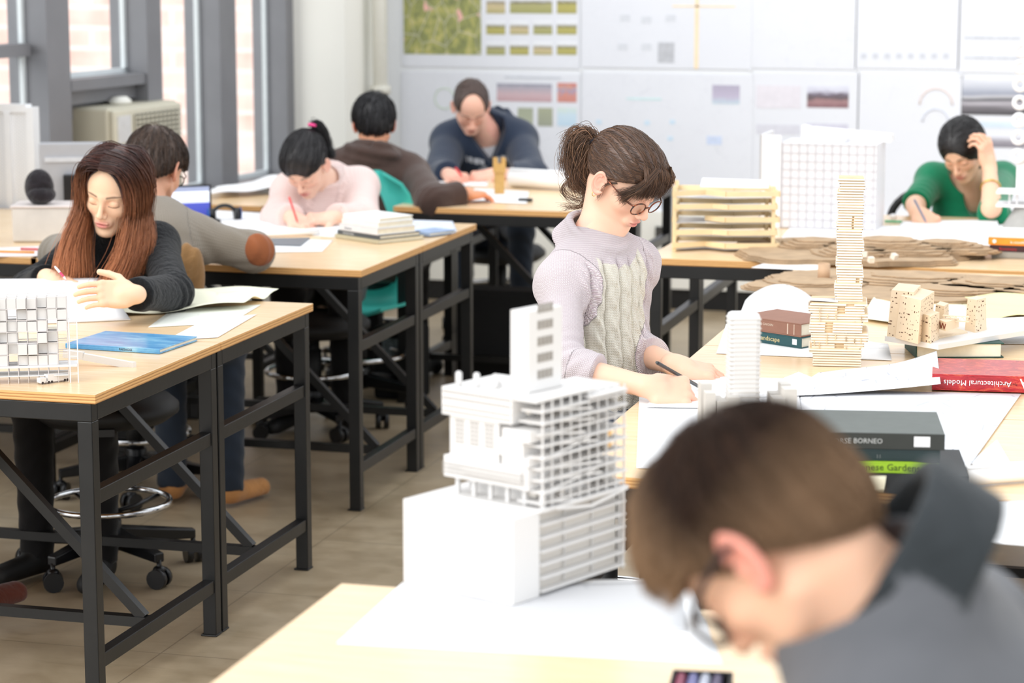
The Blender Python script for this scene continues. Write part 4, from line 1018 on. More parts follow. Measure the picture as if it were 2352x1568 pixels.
for (x, y) in ((.004, -.012), (.022, -.012), (.004, .008), (.022, .008)): b.box((x-.0011, y-.0011, 0), (x+.0011, y+.0011, Hc*.74))
for z in (.02, .06, .10, .135): b.box((.004, -.0125, z), (.022, -.0115, z+.0012)); b.box((.004, .0075, z), (.022, .0085, z+.0012))
b.build('stair_tower', plain('rod_white2', (240, 236, 234), .5, var=.01), cf, (0,0,0))
# ramp bar
a_, c_ = az(155, 822, TH+.018), az(306, 843); rp = MB()
pa = Vector((a_.x, a_.y, TH+.03)); pb = Vector((c_.x, c_.y, TH+.006)); mid = pa.lerp(pb, .25)
rp.beam(pa+Vector((-.01, .0, .0)), mid+Vector((0, 0, .002)), .012, .018); rp.beam(mid, pb-Vector((.01, -.003, 0)), .012, .016); rp.beam(pb-Vector((.014, -.004, 0)), pb+Vector((.004, -.001, .0)), .013, .016)
o = rp.build('ramp_model', m_model, origin=(pb.x, pb.y, TH)); tag(o, 'white card ramp sloping down from the cube model to the tabletop', 'architectural model')
o.location.z += -.0015
# little white truck
A = az(93, 884); trk = thing('truck_model', 'tiny white card truck in front of the cube model', 'model truck', (A.x, A.y, TH+.001), yaw_of((93, 884), (166, 874)))
MB().box((0, 0, .003), (.016, .016, .014)).box((.013, .0, .003), (.078, .016, .006)).build('chassis', m_model, trk, (0,0,0)); MB().box((.020, 0, .006), (.078, .017, .0205)).build('cargo_box', m_model, trk, (0,0,0))
for x in (.006, .022, .030, .064, .071):
    for y in (-.0005, .0155): MB().cyl((x, y, .003), (x, y+.001, .003), .003, 12).build('wheel', m_dark, trk, (0,0,0))

# ---- white skyscraper model between the woman and the foreground person
A = az(1702, 1112); sk = thing('skyscraper_model', 'slender rounded white skyscraper model rising above the foreground person\'s hair', 'architectural model', (A.x, A.y, TH+.008), .35)
MB().prism([(-.029, -.024), (.029, -.024), (.029, .024), (-.029, .024)], .035, .318).build('shaft', m_model, sk, (0,0,0), bevel=.009)
b = MB()
for k in range(30): b.box((-.0294, -.0244, .06+.0085*k), (.0294, .0244, .0615+.0085*k))
b.build('floor_lines', m_model2, sk, (0,0,0))
R = random.Random(2)
MB().box((-.082, -.055, 0), (.10, .055, .012)).build('podium', m_model2, sk, (0,0,0))
for k in range(16):
    x, y = -.078+.0215*(k % 8)+R.uniform(-.003, .003), (-.045 if k < 8 else .005)+R.uniform(-.004, .004); MB().box((x, y, .012), (x+R.uniform(.018, .026), y+R.uniform(.028, .04), R.uniform(.12, .185))).build('podium_block', m_model2, sk, (0,0,0))
# ---- foreground white model
N0 = az(1178, 1395); fm = thing('building_model', 'large white cardboard building model with tower in the foreground', 'architectural model', (N0.x, N0.y, TH+.003), math.atan2(-.398, .917))
zt = .1345
def fb(name, boxes, m=m_model, parent=None, bevel=0):
    b = MB()
    for a, c in boxes: b.box(a, c)
    return b.build(name, m, parent or fm, (0,0,0), bevel)
fb('base_box', [((-.222, 0, 0), (0, .066, zt)), ((-.222, .066, zt-.004), (-.01, .29, zt))], bevel=.001)
# louvred plinth
fb('louvre_blades', [((-.012+.0, .068, .006+.021*k), (.004+.0, .285, .0085+.021*k)) for k in range(7)] + [((-.012, .283, 0), (.0, .287, zt))])
fb('louvre_posts', [((-.011, .068+.072*k, 0), (-.009, .070+.072*k, zt)) for k in range(4)]); fb('plinth_back', [((-.20, .07, 0), (-.0125, .28, zt-.004))], m_model2)
fb('deck_plate', [((-.19, .060, zt), (.006, .290, zt+.003))])
b = MB(); b.beam((.006, .10, zt), (.006, .19, zt-.012), .004); b.beam((.006, .19, zt-.012), (.006, .285, zt), .004); b.build('tie_rods', m_model, fm, (0,0,0))
Z = zt+.003
# building mass (local x to the right face, y depth)
fb('ground_columns', [((-.178+.034*k, .076, Z), (-.172+.034*k, .082, Z+.028)) for k in range(6)]+[((-.17, .10, Z), (-.02, .22, Z+.028))])
def win(mb, x0, x1, y, z0, z1, nx, nz, g=.35):
    for i in range(nx):
        for k in range(nz):
            w = (x1-x0)/nx; h = (z1-z0)/nz
            mb.box((x0+i*w+w*g/2, y-.0006, z0+k*h+h*g/2), (x0+(i+1)*w-w*g/2, y+.0002, z0+(k+1)*h-h*g/2))
def winx(mb, x, y0, y1, z0, z1, ny, nz, g=.35):
    for i in range(ny):
        for k in range(nz):
            w = (y1-y0)/ny; h = (z1-z0)/nz
            mb.box((x-.0002, y0+i*w+w*g/2, z0+k*h+h*g/2), (x+.0006, y0+(i+1)*w-w*g/2, z0+(k+1)*h-h*g/2))
m_sh = plain('card_shade', (172, 168, 164), .8, var=.03); m_win = plain('window_grey', (150, 144, 136), .8, var=.08, scale=50)
lo = fb('lower_wing', [((-.190, .062, Z+.028), (-.020, .20, Z+.062)), ((-.150, .056, Z+.040), (-.030, .20, Z+.058))])
w = MB(); win(w, -.188, -.022, .0555, Z+.034, Z+.054, 46, 3, .5); w.build('facade_texture', m_sh, lo, (0,0,0))
md = fb('middle_wing', [((-.182, .068, Z+.062), (-.082, .20, Z+.130)), ((-.082, .10, Z+.062), (-.04, .20, Z+.130)), ((-.070, .060, Z+.064), (-.018, .14, Z+.078)), ((-.086, .062, Z+.078), (-.030, .14, Z+.104)), ((-.066, .056, Z+.104), (-.012, .12, Z+.122))])
w = MB()
for x in (-.172, -.142, -.112): win(w, x, x+.020, .068, Z+.082, Z+.122, 3, 6, .3)
w.build('window_grid', m_sh, md, (0,0,0))
up = fb('upper_wing', [((-.192, .060, Z+.128), (-.050, .20, Z+.172))]); w = MB(); win(w, -.190, -.052, .060, Z+.150, Z+.170, 40, 2, .5); win(w, -.190, -.052, .060, Z+.130, Z+.146, 40, 2, .5); w.build('facade_texture', m_sh, up, (0,0,0))
for (x, y) in ((-.172, .078), (-.142, .086), (-.112, .096)):
    w = MB(); w.cyl((x, y, Z+.172), (x, y, Z+.192), .0052, 14); w.ell((x, y, Z+.192), (.0052, .0052, .004), 8); w.build('chimney', m_model, fm, (0,0,0))
fb('roof_hatch', [((-.134, .10, Z+.172), (-.120, .12, Z+.180))])
tz = .455
twr = fb('tower', [((-.085, .10, Z+.16), (-.050, .185, .3265+.11))])
w = MB(); win(w, -.078, -.058, .10, Z+.20, .415, 1, 7, .75); w.build('facade_slots', m_sh, twr, (0,0,0))
w = MB(); winx(w, -.050, .125, .160, Z+.185, .395, 4, 1, .25)
w = MB()
for k in range(5): winx(w, -.050, .122, .162, Z+.188+.026*k, Z+.206+.026*k, 4, 1, .22)
w.build('tower_windows', m_win, twr, (0,0,0))
fb('roof_terrace', [((-.050, .064, Z+.166), (-.004, .21, Z+.170)), ((-.03, .19, Z+.156), (.006, .285, Z+.160)), ((-.10, .20, Z+.16), (-.01, .285, Z+.166))])
# open framework on the right side: slabs, posts, slanted ramps, clutter inside
sl = []
for k in range(9): z = Z+.018*k+.006; sl.append(((-.048+.004*(k % 3), .070, z), (-.001+.003*((k*5) % 3), .288, z+.0028)))
fb('open_floor_slabs', sl)
fb('frame_posts', [((-.004, .075+.0235*k, Z), (-.0015, .0775+.0235*k, Z+.165)) for k in range(10)]+[((-.045, .20+.04*k, Z), (-.042, .203+.04*k, Z+.165)) for k in range(3)])
b = MB(); R = random.Random(9)
for k in range(9):
    z = Z+.018*k+.008; y = .08+.02*R.random(); b.beam((.0, y, z), (.0, y+.09+.05*R.random(), z+R.choice([-.012, .014])), .0022, .003); 
b.build('slanted_ramps', m_model, fm, (0,0,0))
b = MB()
for k in range(60):
    y, z = R.uniform(.08, .28), Z+R.uniform(.0, .155); b.box((-.04, y, z), (-.04+R.uniform(.006, .03), y+R.uniform(.006, .03), z+R.uniform(.003, .012)))
b.build('inner_partitions', m_model2, fm, (0,0,0))
fb('rear_core', [((-.10, .12, Z), (-.046, .27, Z+.155))], m_model2)
b = MB()
for k in range(6): b.box((-.0455, .100, Z+.022+.019*k), (-.0440, .112, Z+.032+.019*k))
b.build('dark_slots', m_dark, fm, (0,0,0))
fb('amber_film', [((-.006, .246, Z+.068), (-.004, .256, Z+.077)), ((-.006, .246, Z+.086), (-.004, .256, Z+.095))], plain('amber_film', (246, 200, 130), .4))

# ---------------------------------------------------------------- window side clutter
mo = thing('computer_monitor', 'grey computer monitor seen from behind on the window desk', 'monitor', (*az(175, 500)[:2], TH), YAW+.12)
mo.location.y = 8.03; mo.location.x = az(175, 500).x*8.03/az(175, 500).y
k_ = .27
MB().box((-.125, -.018, .035), (.125, .012, .275)).build('housing', plain('silver_grey', (176, 178, 184), .45, var=.02), mo, (0,0,0), bevel=.008)
MB().box((-.105, -.024, .205), (.10, -.017, .222)).build('ridge', plain('light_grey_plastic', (205, 208, 214), .4), mo, (0,0,0))
MB().box((-.118, .012, .045), (.118, .016, .268)).build('screen', m_black, mo, (0,0,0))
MB().box((-.04, -.05, .012), (.02, -.018, .16)).box((-.09, -.09, 0), (.08, .05, .012)).box((-.11, -.020, .02), (.11, .0, .04)).build('stand', m_blackplastic, mo, (0,0,0), bevel=.004)
lp = thing('laptop', 'black laptop with a lit blue and white screen by the window', 'laptop', (*az(425, 480)[:2], TH+.001), YAW+.35)
lp.location.y = 8.06; lp.location.x = az(424, 480).x*8.06/az(424, 480).y
MB().box((-.10, -.14, 0), (.10, .0, .012)).build('keyboard_base', m_blackplastic, lp, (0,0,0), bevel=.003)
MB().box((-.10, .0, .005), (.10, .008, .125)).build('lid', m_blackplastic, lp, (0,0,0), bevel=.003)
t = NT('lit_screen'); sp = t.n('ShaderNodeSeparateXYZ'); t.l(t.coord('Generated'), sp.inputs[0])
c = t.ramp(sp.outputs[2], [(0, lin((80, 90, 190))), (.42, lin((70, 84, 200))), (.44, lin((226, 232, 246))), (.8, lin((240, 243, 250))), (.84, lin((150, 160, 190)))], 'CONSTANT'); t.l(c, t.b.inputs['Base Color']); t.l(c, t.b.inputs['Emission Color']); t.b.inputs['Emission Strength'].default_value = .5
MB().box((-.092, -.0006, .014), (.092, 0, .118)).build('screen', t.m, lp, (0,0,0))
# pile at the left edge
q = az(-12, 585); bx = thing('storage_box', 'translucent whitish plastic box of papers at the left edge', 'box', (q.x, q.y+.35, TH+.001), YAW)
MB().box((-.10, -.02, 0), (.115, .14, .115)).build('tub', plain('frosted_tub', (214, 210, 204), .4, var=.08, scale=12), bx, (0,0,0), bevel=.006); MB().box((-.105, -.025, .115), (.12, .145, .122)).build('lid', plain('tub_lid', (226, 216, 212), .5), bx, (0,0,0), bevel=.002)
MB().box((.085, -.022, .03), (.098, -.019, .085)).build('grey_clip', plain('clip_grey', (120, 120, 118), .5), bx, (0,0,0))
o = MB(); o.ell((0, 0, .055), (.05, .045, .062), 14); o.ell((.012, -.01, .032), (.048, .05, .032), 14)
hat = o.build('knit_hat', M_cloth('black_fur', (38, 34, 38), .35, 30, .6), origin=(0,0,0)); hat.location = bx.location+Vector((-.03, .04, .1225)); tag(hat, 'dark furry hat resting on the pale plastic box at the left edge', 'hat')
for i, (x, y, c, lb) in enumerate(((20, 588, (236, 160, 60), 'orange pencil lying near the left edge of the middle desk'), (70, 582, (206, 70, 70), 'red pencil lying beside the orange one on the middle desk'))):
    q = az(x, y); o = MB().cyl((-.06, 0, .004), (.06, .01, .004), .0038, 6).build('pencil', plain('pencil_%d' % i, c, .5), origin=(0,0,0)); o.location = (q.x, q.y+.05, TH+.003); tag(o, lb, 'pencil', 'pencils on the middle desk')
# headphones on the middle desk
q = az(560, 492); hp = thing('headphones', 'black headphones with a blue edge lying on the middle desk', 'headphones', (q.x, 8.10, TH+.001), .6)
MB().tube([(.045*math.cos(PI*t/14), .0, .012+.05*math.sin(PI*t/14)*.8) for t in range(15)], .007, 8).build('headband', m_blackplastic, hp, (0,0,0))
for sx in (-1, 1):
    o = MB().cyl((sx*.035, 0, .022), (sx*.058, 0, .022), .021, 20).build('ear_cup', m_blackplastic, hp, (0,0,0)); MB().cyl((sx*.058, 0, .022), (sx*.060, 0, .022), .022, 20).build('cup_rim', plain('blue_rim', (60, 110, 190), .4), o, (0,0,0))
q = az(672, 512); o = MB().tube([(0, 0, .006), (.015, -.02, .008), (.02, -.045, .006)], .005, 8).build('black_clip', m_blackplastic, origin=(0,0,0)); o.location = (q.x, q.y-.01, TH+.001); tag(o, 'small black clip on the sheet before the person in pink', 'clip')
q = az(1205, 463); o = MB().box((-.025, -.01, 0), (.03, .012, .012)).build('dark_eraser', m_black, origin=(0,0,0), bevel=.003); o.location = (q.x, q.y, TH+.001); tag(o, 'small dark object on the far desk beside the paper roll', 'eraser')
# ================================================================ PEOPLE: distance-field sculpting
A_ = lambda v: np.array(v, dtype=np.float64)
def nrm(v): v = A_(v); return v/np.linalg.norm(v)
def d_ell(P, c, r, R=None):
    q = P-A_(c)
    if R is not None: q = q @ R
    q = q/A_(r); k0 = np.linalg.norm(q, axis=1); k1 = np.linalg.norm(q/A_(r), axis=1)+1e-9
    return k0*(k0-1)/k1
def d_rc(P, a, b, ra, rb):
    a = A_(a); ba = A_(b)-a; t = np.clip(((P-a) @ ba)/max(ba @ ba, 1e-12), 0, 1)
    return np.linalg.norm(P-a-t[:, None]*ba, axis=1)-(ra+(rb-ra)*t)
def d_box(P, c, hs, r=0, R=None):
    q = P-A_(c)
    if R is not None: q = q @ R
    q = np.abs(q)-(A_(hs)-r); return np.linalg.norm(np.maximum(q, 0), axis=1)+np.minimum(q.max(axis=1), 0)-r
def smin(a, b, k):
    h = np.clip(.5+.5*(b-a)/k, 0, 1); return b*(1-h)+a*h-k*h*(1-h)
def smax(a, b, k): return -smin(-a, -b, k)
def smin_n(ds, k):
    r = ds[0]
    for d in ds[1:]: r = smin(r, d, k)
    return r
def wav(x, seed, octs=((1, 1), (2.3, .6), (5.1, .35))):
    R = np.random.default_rng(seed); o = 0
    for f, a in octs: o = o+a*np.sin(x*f+R.uniform(0, 6.28))
    return o
def nets(f, lo, hi, h, colf=None):
    lo, hi = A_(lo), A_(hi); n = np.ceil((hi-lo)/h).astype(int)+2; B = 5
    nb = -(-n//B); n = nb*B
    cs = [lo[i]+h*(np.arange(nb[i])*B+(B-1)/2) for i in range(3)]
    G = np.stack(np.meshgrid(*cs, indexing='ij'), -1).reshape(-1, 3)
    dc = f(G).reshape(nb)
    D = np.repeat(np.repeat(np.repeat(dc, B, 0), B, 1), B, 2).astype(np.float32)
    act = np.abs(dc) < h*B*1.35
    m = np.repeat(np.repeat(np.repeat(act, B, 0), B, 1), B, 2)
    I = np.argwhere(m); D[m] = f(lo+I*h)
    s = D < 0
    c = [(i, j, k) for i in (0, 1) for j in (0, 1) for k in (0, 1)]
    sl = lambda A, o: A[o[0]:n[0]-1+o[0], o[1]:n[1]-1+o[1], o[2]:n[2]-1+o[2]]
    anyv = np.zeros(n-1, bool); allv = np.ones(n-1, bool)
    for o in c: v = sl(s, o); anyv |= v; allv &= v
    mx = anyv & ~allv; C = np.argwhere(mx); idx = -np.ones(n-1, np.int64); idx[mx] = np.arange(len(C))
    V8 = np.stack([sl(D, o)[mx] for o in c], 1).astype(np.float64); acc = np.zeros((len(C), 3)); cnt = np.zeros(len(C))
    for a in range(8):
        for b in range(a+1, 8):
            oa, ob = A_(c[a]), A_(c[b])
            if np.abs(oa-ob).sum() != 1: continue
            va, vb = V8[:, a], V8[:, b]; x = (va < 0) != (vb < 0)
            t = np.where(x, va/np.where(x, va-vb, 1), 0)
            acc += np.where(x[:, None], oa+t[:, None]*(ob-oa), 0); cnt += x
    V = lo+(C+acc/cnt[:, None])*h
    F = []
    for ax in range(3):
        u, w = (ax+1) % 3, (ax+2) % 3
        s0 = np.take(s, range(n[ax]-1), ax); s1 = np.take(s, range(1, n[ax]), ax)
        E = np.argwhere(s0 != s1); E = E[(E[:, u] > 0) & (E[:, w] > 0) & (E[:, u] < n[u]-1) & (E[:, w] < n[w]-1)]
        flip = s0[tuple(E.T)]
        q = []
        for du, dw in ((-1, -1), (0, -1), (0, 0), (-1, 0)):
            e = E.copy(); e[:, u] += du; e[:, w] += dw; q.append(idx[tuple(e.T)])
        q = np.stack(q, 1); q[~flip] = q[~flip][:, ::-1]; F.append(q)
    F = np.concatenate(F); F = F[(F >= 0).all(1)]
    return V, F, (colf(V) if colf else None)
def to_obj(name, parts, mat, parent, smooth_it=0):
    """parts: list of (V, F, C) merged in one mesh, local to the parent's location"""
    o3 = A_(parent.location) if parent is not None else np.zeros(3)
    V = np.concatenate([p[0] for p in parts])-o3; off = 0; Fs = []
    for p in parts: Fs += [p[1]+off]; off += len(p[0])
    me = bpy.data.meshes.new(name); me.vertices.add(len(V)); me.vertices.foreach_set('co', V.ravel().astype(np.float32))
    tot = sum(f.size for f in Fs); me.loops.add(tot); me.loops.foreach_set('vertex_index', np.concatenate([f.ravel() for f in Fs]).astype(np.int32))
    st = []; k = 0
    for f in Fs: st.append(k+np.arange(len(f))*f.shape[1]); k += f.size
    st = np.concatenate(st); me.polygons.add(len(st)); me.polygons.foreach_set('loop_start', st.astype(np.int32))
    me.polygons.foreach_set('use_smooth', np.ones(len(st), bool)); me.update(calc_edges=True); me.validate()
    if parts[0][2] is not None:
        C = np.concatenate([p[2] for p in parts])
        if C.shape[1] == 6: me.attributes.new('St', 'FLOAT_VECTOR', 'POINT').data.foreach_set('vector', C[:, 3:].ravel().astype(np.float32)); C = C[:, :3]
        C = np.concatenate([C, np.ones((len(C), 1))], 1)
        me.attributes.new('Col', 'FLOAT_COLOR', 'POINT').data.foreach_set('color', C.ravel().astype(np.float32))
    me.materials.append(mat); o = bpy.data.objects.new(name, me); COL.objects.link(o); o.parent = parent
    return o
def strands(paths, r, cols, taper=True):
    """paths (S,K,3) -> thin three-sided tubes with a colour per point"""
    S_, K, _ = paths.shape; d = np.gradient(paths, axis=1); d /= np.linalg.norm(d, axis=2, keepdims=True)+1e-9
    up = np.tile(A_((.3, .2, 1.0)), (S_, K, 1)); x = np.cross(d, up); x /= np.linalg.norm(x, axis=2, keepdims=True)+1e-9; y = np.cross(d, x)
    rr_ = np.asarray(r)*np.ones((S_, K)) if np.ndim(r) < 2 else r
    if taper: rr_ = rr_*np.linspace(1, .25, K)[None]**.7
    V = np.stack([paths+(x*math.cos(a)+y*math.sin(a))*rr_[..., None] for a in (0, 2.094, 4.188)], 2).reshape(-1, 3)
    base = (np.arange(S_)[:, None]*K+np.arange(K-1)[None]).ravel()*3
    F = np.concatenate([np.stack([base+i, base+(i+1) % 3, base+3+(i+1) % 3, base+3+i], 1) for i in range(3)])
    C = np.repeat(cols.reshape(-1, 3), 3, axis=0)
    return V, F, C
def spline(pts, K):
    """Catmull-Rom through pts (n,3) -> K points"""
    P = A_(pts); P = np.concatenate([[2*P[0]-P[1]], P, [2*P[-1]-P[-2]]]); n = len(P)-3; t = np.linspace(0, n-1e-6, K); i = t.astype(int); f = (t-i)[:, None]
    a, b, c, d = P[i], P[i+1], P[i+2], P[i+3]
    return .5*((2*b)+(c-a)*f+(2*a-5*b+4*c-d)*f**2+(3*b-a-3*c+d)*f**3)

UPv = A_((0, 0, 1)); Rv = A_((math.cos(YAW), math.sin(YAW), 0)); Av = A_((-math.sin(YAW), math.cos(YAW), 0)); Tv = -Av   # right / away / towards the lens, on the level
def frame(f, pitch, roll=0):
    """columns: person's right, forward, up"""
    f = nrm(f); c, s = math.cos(pitch), math.sin(pitch); fp = f*c-UPv*s; up = UPv*c+f*s; r = np.cross(fp, up)
    if roll:
        cr, sr = math.cos(roll), math.sin(roll); r, up = r*cr+up*sr, up*cr-r*sr
    return np.stack([r, fp, up], 1)
def P3(px, py, d): return A_(pd(px, py, d))

# ---------------------------------------------------------------- head
def head_sdf(p, sx='f', brow=1.0, lips=1.0, ear=1.0, closed=1, smile=0, lw=1.0):
    """p in head frame (metres)"""
    x = np.abs(p[:, 0]); q = p.copy(); q[:, 0] = x; m = sx == 'm'
    d = d_ell(p, (0, -.012, .036), (.074, .096, .081))
    d = smin(d, d_ell(p, (0, .030, .040), (.058, .052, .060)), .03)
    d = smin(d, d_ell(p, (0, .026, -.028), (.058 if m else .055, .058, .076)), .03)
    d = smin(d, d_rc(q, (.046 if m else .043, .0, -.052), (.014, .062, -.096), .020, .015), .024)
    d = smin(d, d_ell(p, (0, .068, -.098), (.018 if m else .014, .015, .014)), .016)
    d = smin(d, d_ell(q, (.034, .052, -.026), (.024, .022, .020)), .018)
    d = smin(d, d_rc(q, (0, .083, .017), (.036, .070, .019), .008, .007*brow), .014)
    d = smax(d, -d_ell(q, (.031, .094, .001), (.018, .015, .011)), .012)                       # sockets
    ns = 1.12 if m else .96
    d = smin(d, d_rc(p, (0, .084, .006), (0, .104*1.0, -.030), .0062*ns, .0088*ns), .010)
    d = smin(d, d_ell(p, (0, .103, -.034), (.0098*ns, .0095*ns, .0085*ns)), .006)
    d = smin(d, d_ell(q, (.0105*ns, .093, -.038), (.0072*ns, .0095, .0065)), .005)
    d = smax(d, -d_ell(q, (.0058, .098, -.0445), (.0032, .0045, .003)), .002)                  # nostrils
    d = smin(d, d_ell(p, (0, .078, -.063), (.026, .014, .017)), .012)
    d = smin(d, d_ell(q, (.006, .0905, -.0585), (.0165*lw, .0065, .0048*lips)), .004)
    d = smin(d, d_ell(p, (0, .0890, -.0695), (.0175*lw, .0070, .0058*lips)), .005)
    d = smax(d, -d_ell(p, (0, .0975, -.0635), (.0225*lw, .0075, .0011)), .003)
    d = smin(d, d_ell(q, (.0305, .0715, -.001), (.0150, .0128, .0125)), .003)                  # eyeball under the lid
    if ear: d = smin(d, ear_sdf(q, ear), .004)
    return d
def ear_sdf(q, s=1.0):
    e = q-A_((.0735, -.010, -.006)); th = .42; c, sn = math.cos(th), math.sin(th)
    # local: a forward, b up, w outward (flared backwards)
    w = e[:, 0]*c+e[:, 1]*sn; a = -e[:, 0]*sn+e[:, 1]*c; b = e[:, 2]
    a2 = a*.97+b*.18; b = b*.98-a*.18; a = a2
    a, b, w = a/s, b/s, w/s
    rr_ = np.sqrt((a/.62)**2+b**2); L = np.stack([a, b, w], 1)
    rim = np.sqrt(((rr_-.0270)*.85)**2+(w-.010-.0*b)**2)-.0040
    rim = np.where((a > .006) & (b < .006) & (b > -.02), rim+.006, rim)
    plate = d_ell(L, (-.001, -.001, .006), (.0165, .0275, .0045))
    d = smin(rim, plate, .004)
    d = smin(d, d_ell(L, (.002, -.026, .006), (.0085, .0095, .0042)), .005)
    ar = np.sqrt(((np.sqrt(((a+.001)/.6)**2+(b-.002)**2)-.0165)*.85)**2+(w-.0095)**2)-.0028
    ar = np.where(a > .003, ar+.01, ar); d = smin(d, ar, .004)
    d = smax(d, -d_ell(L, (.0035, -.003, .0125), (.0075, .0105, .0075)), .004)
    d = smin(d, d_ell(L, (.012, -.004, .007), (.0045, .0065, .004)), .004)
    d = smin(d, d_ell(L, (.002, -.002, .0), (.012, .020, .008)), .006)
    return d*s
def head_col(skin, lip, brow, blush=.5, browz=.0, shadow=None, stubble=0, earred=.35, lash=(.03, .02, .02), bw=1.0, lw=1.0):
    sk, lp, bc = lin(skin), lin(lip), lin(brow)
    def f(p):
        q = p.copy(); q[:, 0] = np.abs(q[:, 0]); n = len(p); C = np.tile(A_(sk), (n, 1))
        def blend(mask, c): C[:] = C*(1-mask[:, None])+A_(c)*mask[:, None]
        red = A_(sk)*A_((1.0, .62, .55))
        g = lambda c, r: np.exp(-((q-A_(c))**2/A_(r)**2).sum(1))
        blend(.55*blush*g((.038, .06, -.03), (.022, .05, .02)), red); blend(.5*blush*g((0, .104, -.034), (.014, .02, .012)), red)
        blend(earred*np.clip((q[:, 0]-.070)/.012, 0, 1)*(np.abs(q[:, 1]+.012) < .04), A_(sk)*A_((1.0, .64, .74)))
        blend(.35*g((0, .07, .0), (.05, .05, .012)), red)
        if stubble: blend(stubble*np.clip((-.048-q[:, 2])/.02, 0, 1)*(q[:, 1] > -.0), A_(sk)*A_((.62, .56, .52)))
        # eyebrow
        bx = q[:, 0]; zc = .0195+browz+.004*np.sin((bx-.012)/.034*2.2); th_ = .0032*np.clip((.056-bx)/.02, .15, 1)*bw
        br = np.exp(-((q[:, 2]-zc)/th_)**2)*(bx > .011)*(bx < .053)*(q[:, 1] > .055)*np.clip((bx-.011)/.004, 0, 1)
        blend(.85*br, bc)
        # lash line of the lowered lid
        lz = -.0072-.0030*(1-((bx-.031)/.015)**2); ls = np.exp(-((q[:, 2]-lz)/.0014)**2)*(np.abs(bx-.0315) < .0150)*(q[:, 1] > .060)
        blend(.9*ls, lash)
        lc = np.exp(-((q[:, 2]-.0065-.003*(1-((bx-.031)/.015)**2))/.0013)**2)*(np.abs(bx-.031) < .014)*(q[:, 1] > .06); blend(.35*lc, A_(sk)*A_((.5, .36, .32)))
        # lips
        lm = (np.exp(-(((bx-.0)/(.0215*lw))**4+((q[:, 2]+.0640)/.0105)**4)))*(q[:, 1] > .078); blend(.85*lm, lp)
        blend(.75*np.exp(-((q[:, 2]+.0635)/.0013)**2)*(bx < .0215*lw)*(q[:, 1] > .078), A_(lp)*A_((.45, .32, .32)))
        blend(.6*g((.0058, .098, -.0445), (.0035, .006, .003)), A_(sk)*A_((.35, .2, .18)))
        if shadow: shadow(p, C, blend)
        return C
    return f
def cap_sdf(p, t=.012, front=.0, low=0.0, style='short', pole=(0, -.09, .07), ridge=.0012, freq=60, seed=1, hole=None, side=0.0):
    d = d_ell(p, (0, -.013, .036), (.074+t, .096+t, .081+t))
    d = smin(d, d_ell(p, (0, .028, .040), (.060+t*.9, .052+t*.9, .062+t*.9)), .03)
    d = smin(d, d_ell(p, (0, -.040, -.020), (.060+t*.6, .060+t*.6, .060)), .03)
    ax = nrm(pole); c = p-A_((0, 0, .02)); u = np.cross(ax, A_((1, 0, 0))); u /= np.linalg.norm(u); v = np.cross(ax, u)
    phi = np.arctan2(c @ v, c @ u)
    d = d-ridge*wav(phi*freq/6.28*1.0, seed, ((1, .8), (2.7, .8), (6.1, .5)))
    h = hole or ((0, .105, -.040+front), (.060+side, .080, .105))
    d = smax(d, -d_ell(p, h[0], h[1]), .006)
    zl = np.clip(-.004+.85*(p[:, 1]+.012), -.085+low, .03)+.0015*np.sin(p[:, 1]*400+p[:, 0]*300)
    return smax(d, zl-p[:, 2], .006)
def cap_strands(f_cap, V, pole, n, length, K, r, colr, lift=.0012, seed=3, jitter=.25, away=False, rot=None):
    """strands lying on the cap, combed towards (or away from) the pole"""
    R = np.random.default_rng(seed); p = V[R.integers(0, len(V), n)].copy(); out = [p.copy()]; pole = A_(pole); e = 1e-3
    jit = R.normal(0, jitter, (n, 3)); lf = lift*R.uniform(.2, 1.6, n)
    for k in range(K-1):
        g = np.stack([f_cap(p+e*A_(a))-f_cap(p-e*A_(a)) for a in ((1,0,0),(0,1,0),(0,0,1))], 1); g /= np.linalg.norm(g, axis=1, keepdims=True)+1e-9
        t = (p-pole) if away else (pole-p); t = t/(np.linalg.norm(t, axis=1, keepdims=True)+1e-9)+jit*.4
        t -= (t*g).sum(1, keepdims=True)*g; t /= np.linalg.norm(t, axis=1, keepdims=True)+1e-9
        p = p+t*(length/(K-1)); p = p-g*(f_cap(p)-lf)[:, None]; out.append(p.copy())
    W = np.stack(out, 1); c = colr(R, n, K, W)
    return strands(W, r, c)
def hairtone(cols, var=.35, tip=None, t0=0.0):
    base = [A_(lin(c)) for c in cols]
    def f(R, n, K, W):
        w = R.random((n, 1, 1)); b = base[0]*(1-w)+base[-1]*w; b = b*R.uniform(1-var, 1+var, (n, 1, 1))
        C = np.broadcast_to(b, (n, K, 3)).copy()
        if tip is not None:
            t = np.linspace(0, 1, K)[None, :, None]**1.1; t = np.clip((np.linspace(0, 1, K)[None, :, None]-t0)/(.95-t0), 0, 1); C = C*(1-t)+A_(lin(tip))*R.uniform(.7, 1.25, (n, 1, 1))*t
        return np.clip(C, 0, 1)
    return f
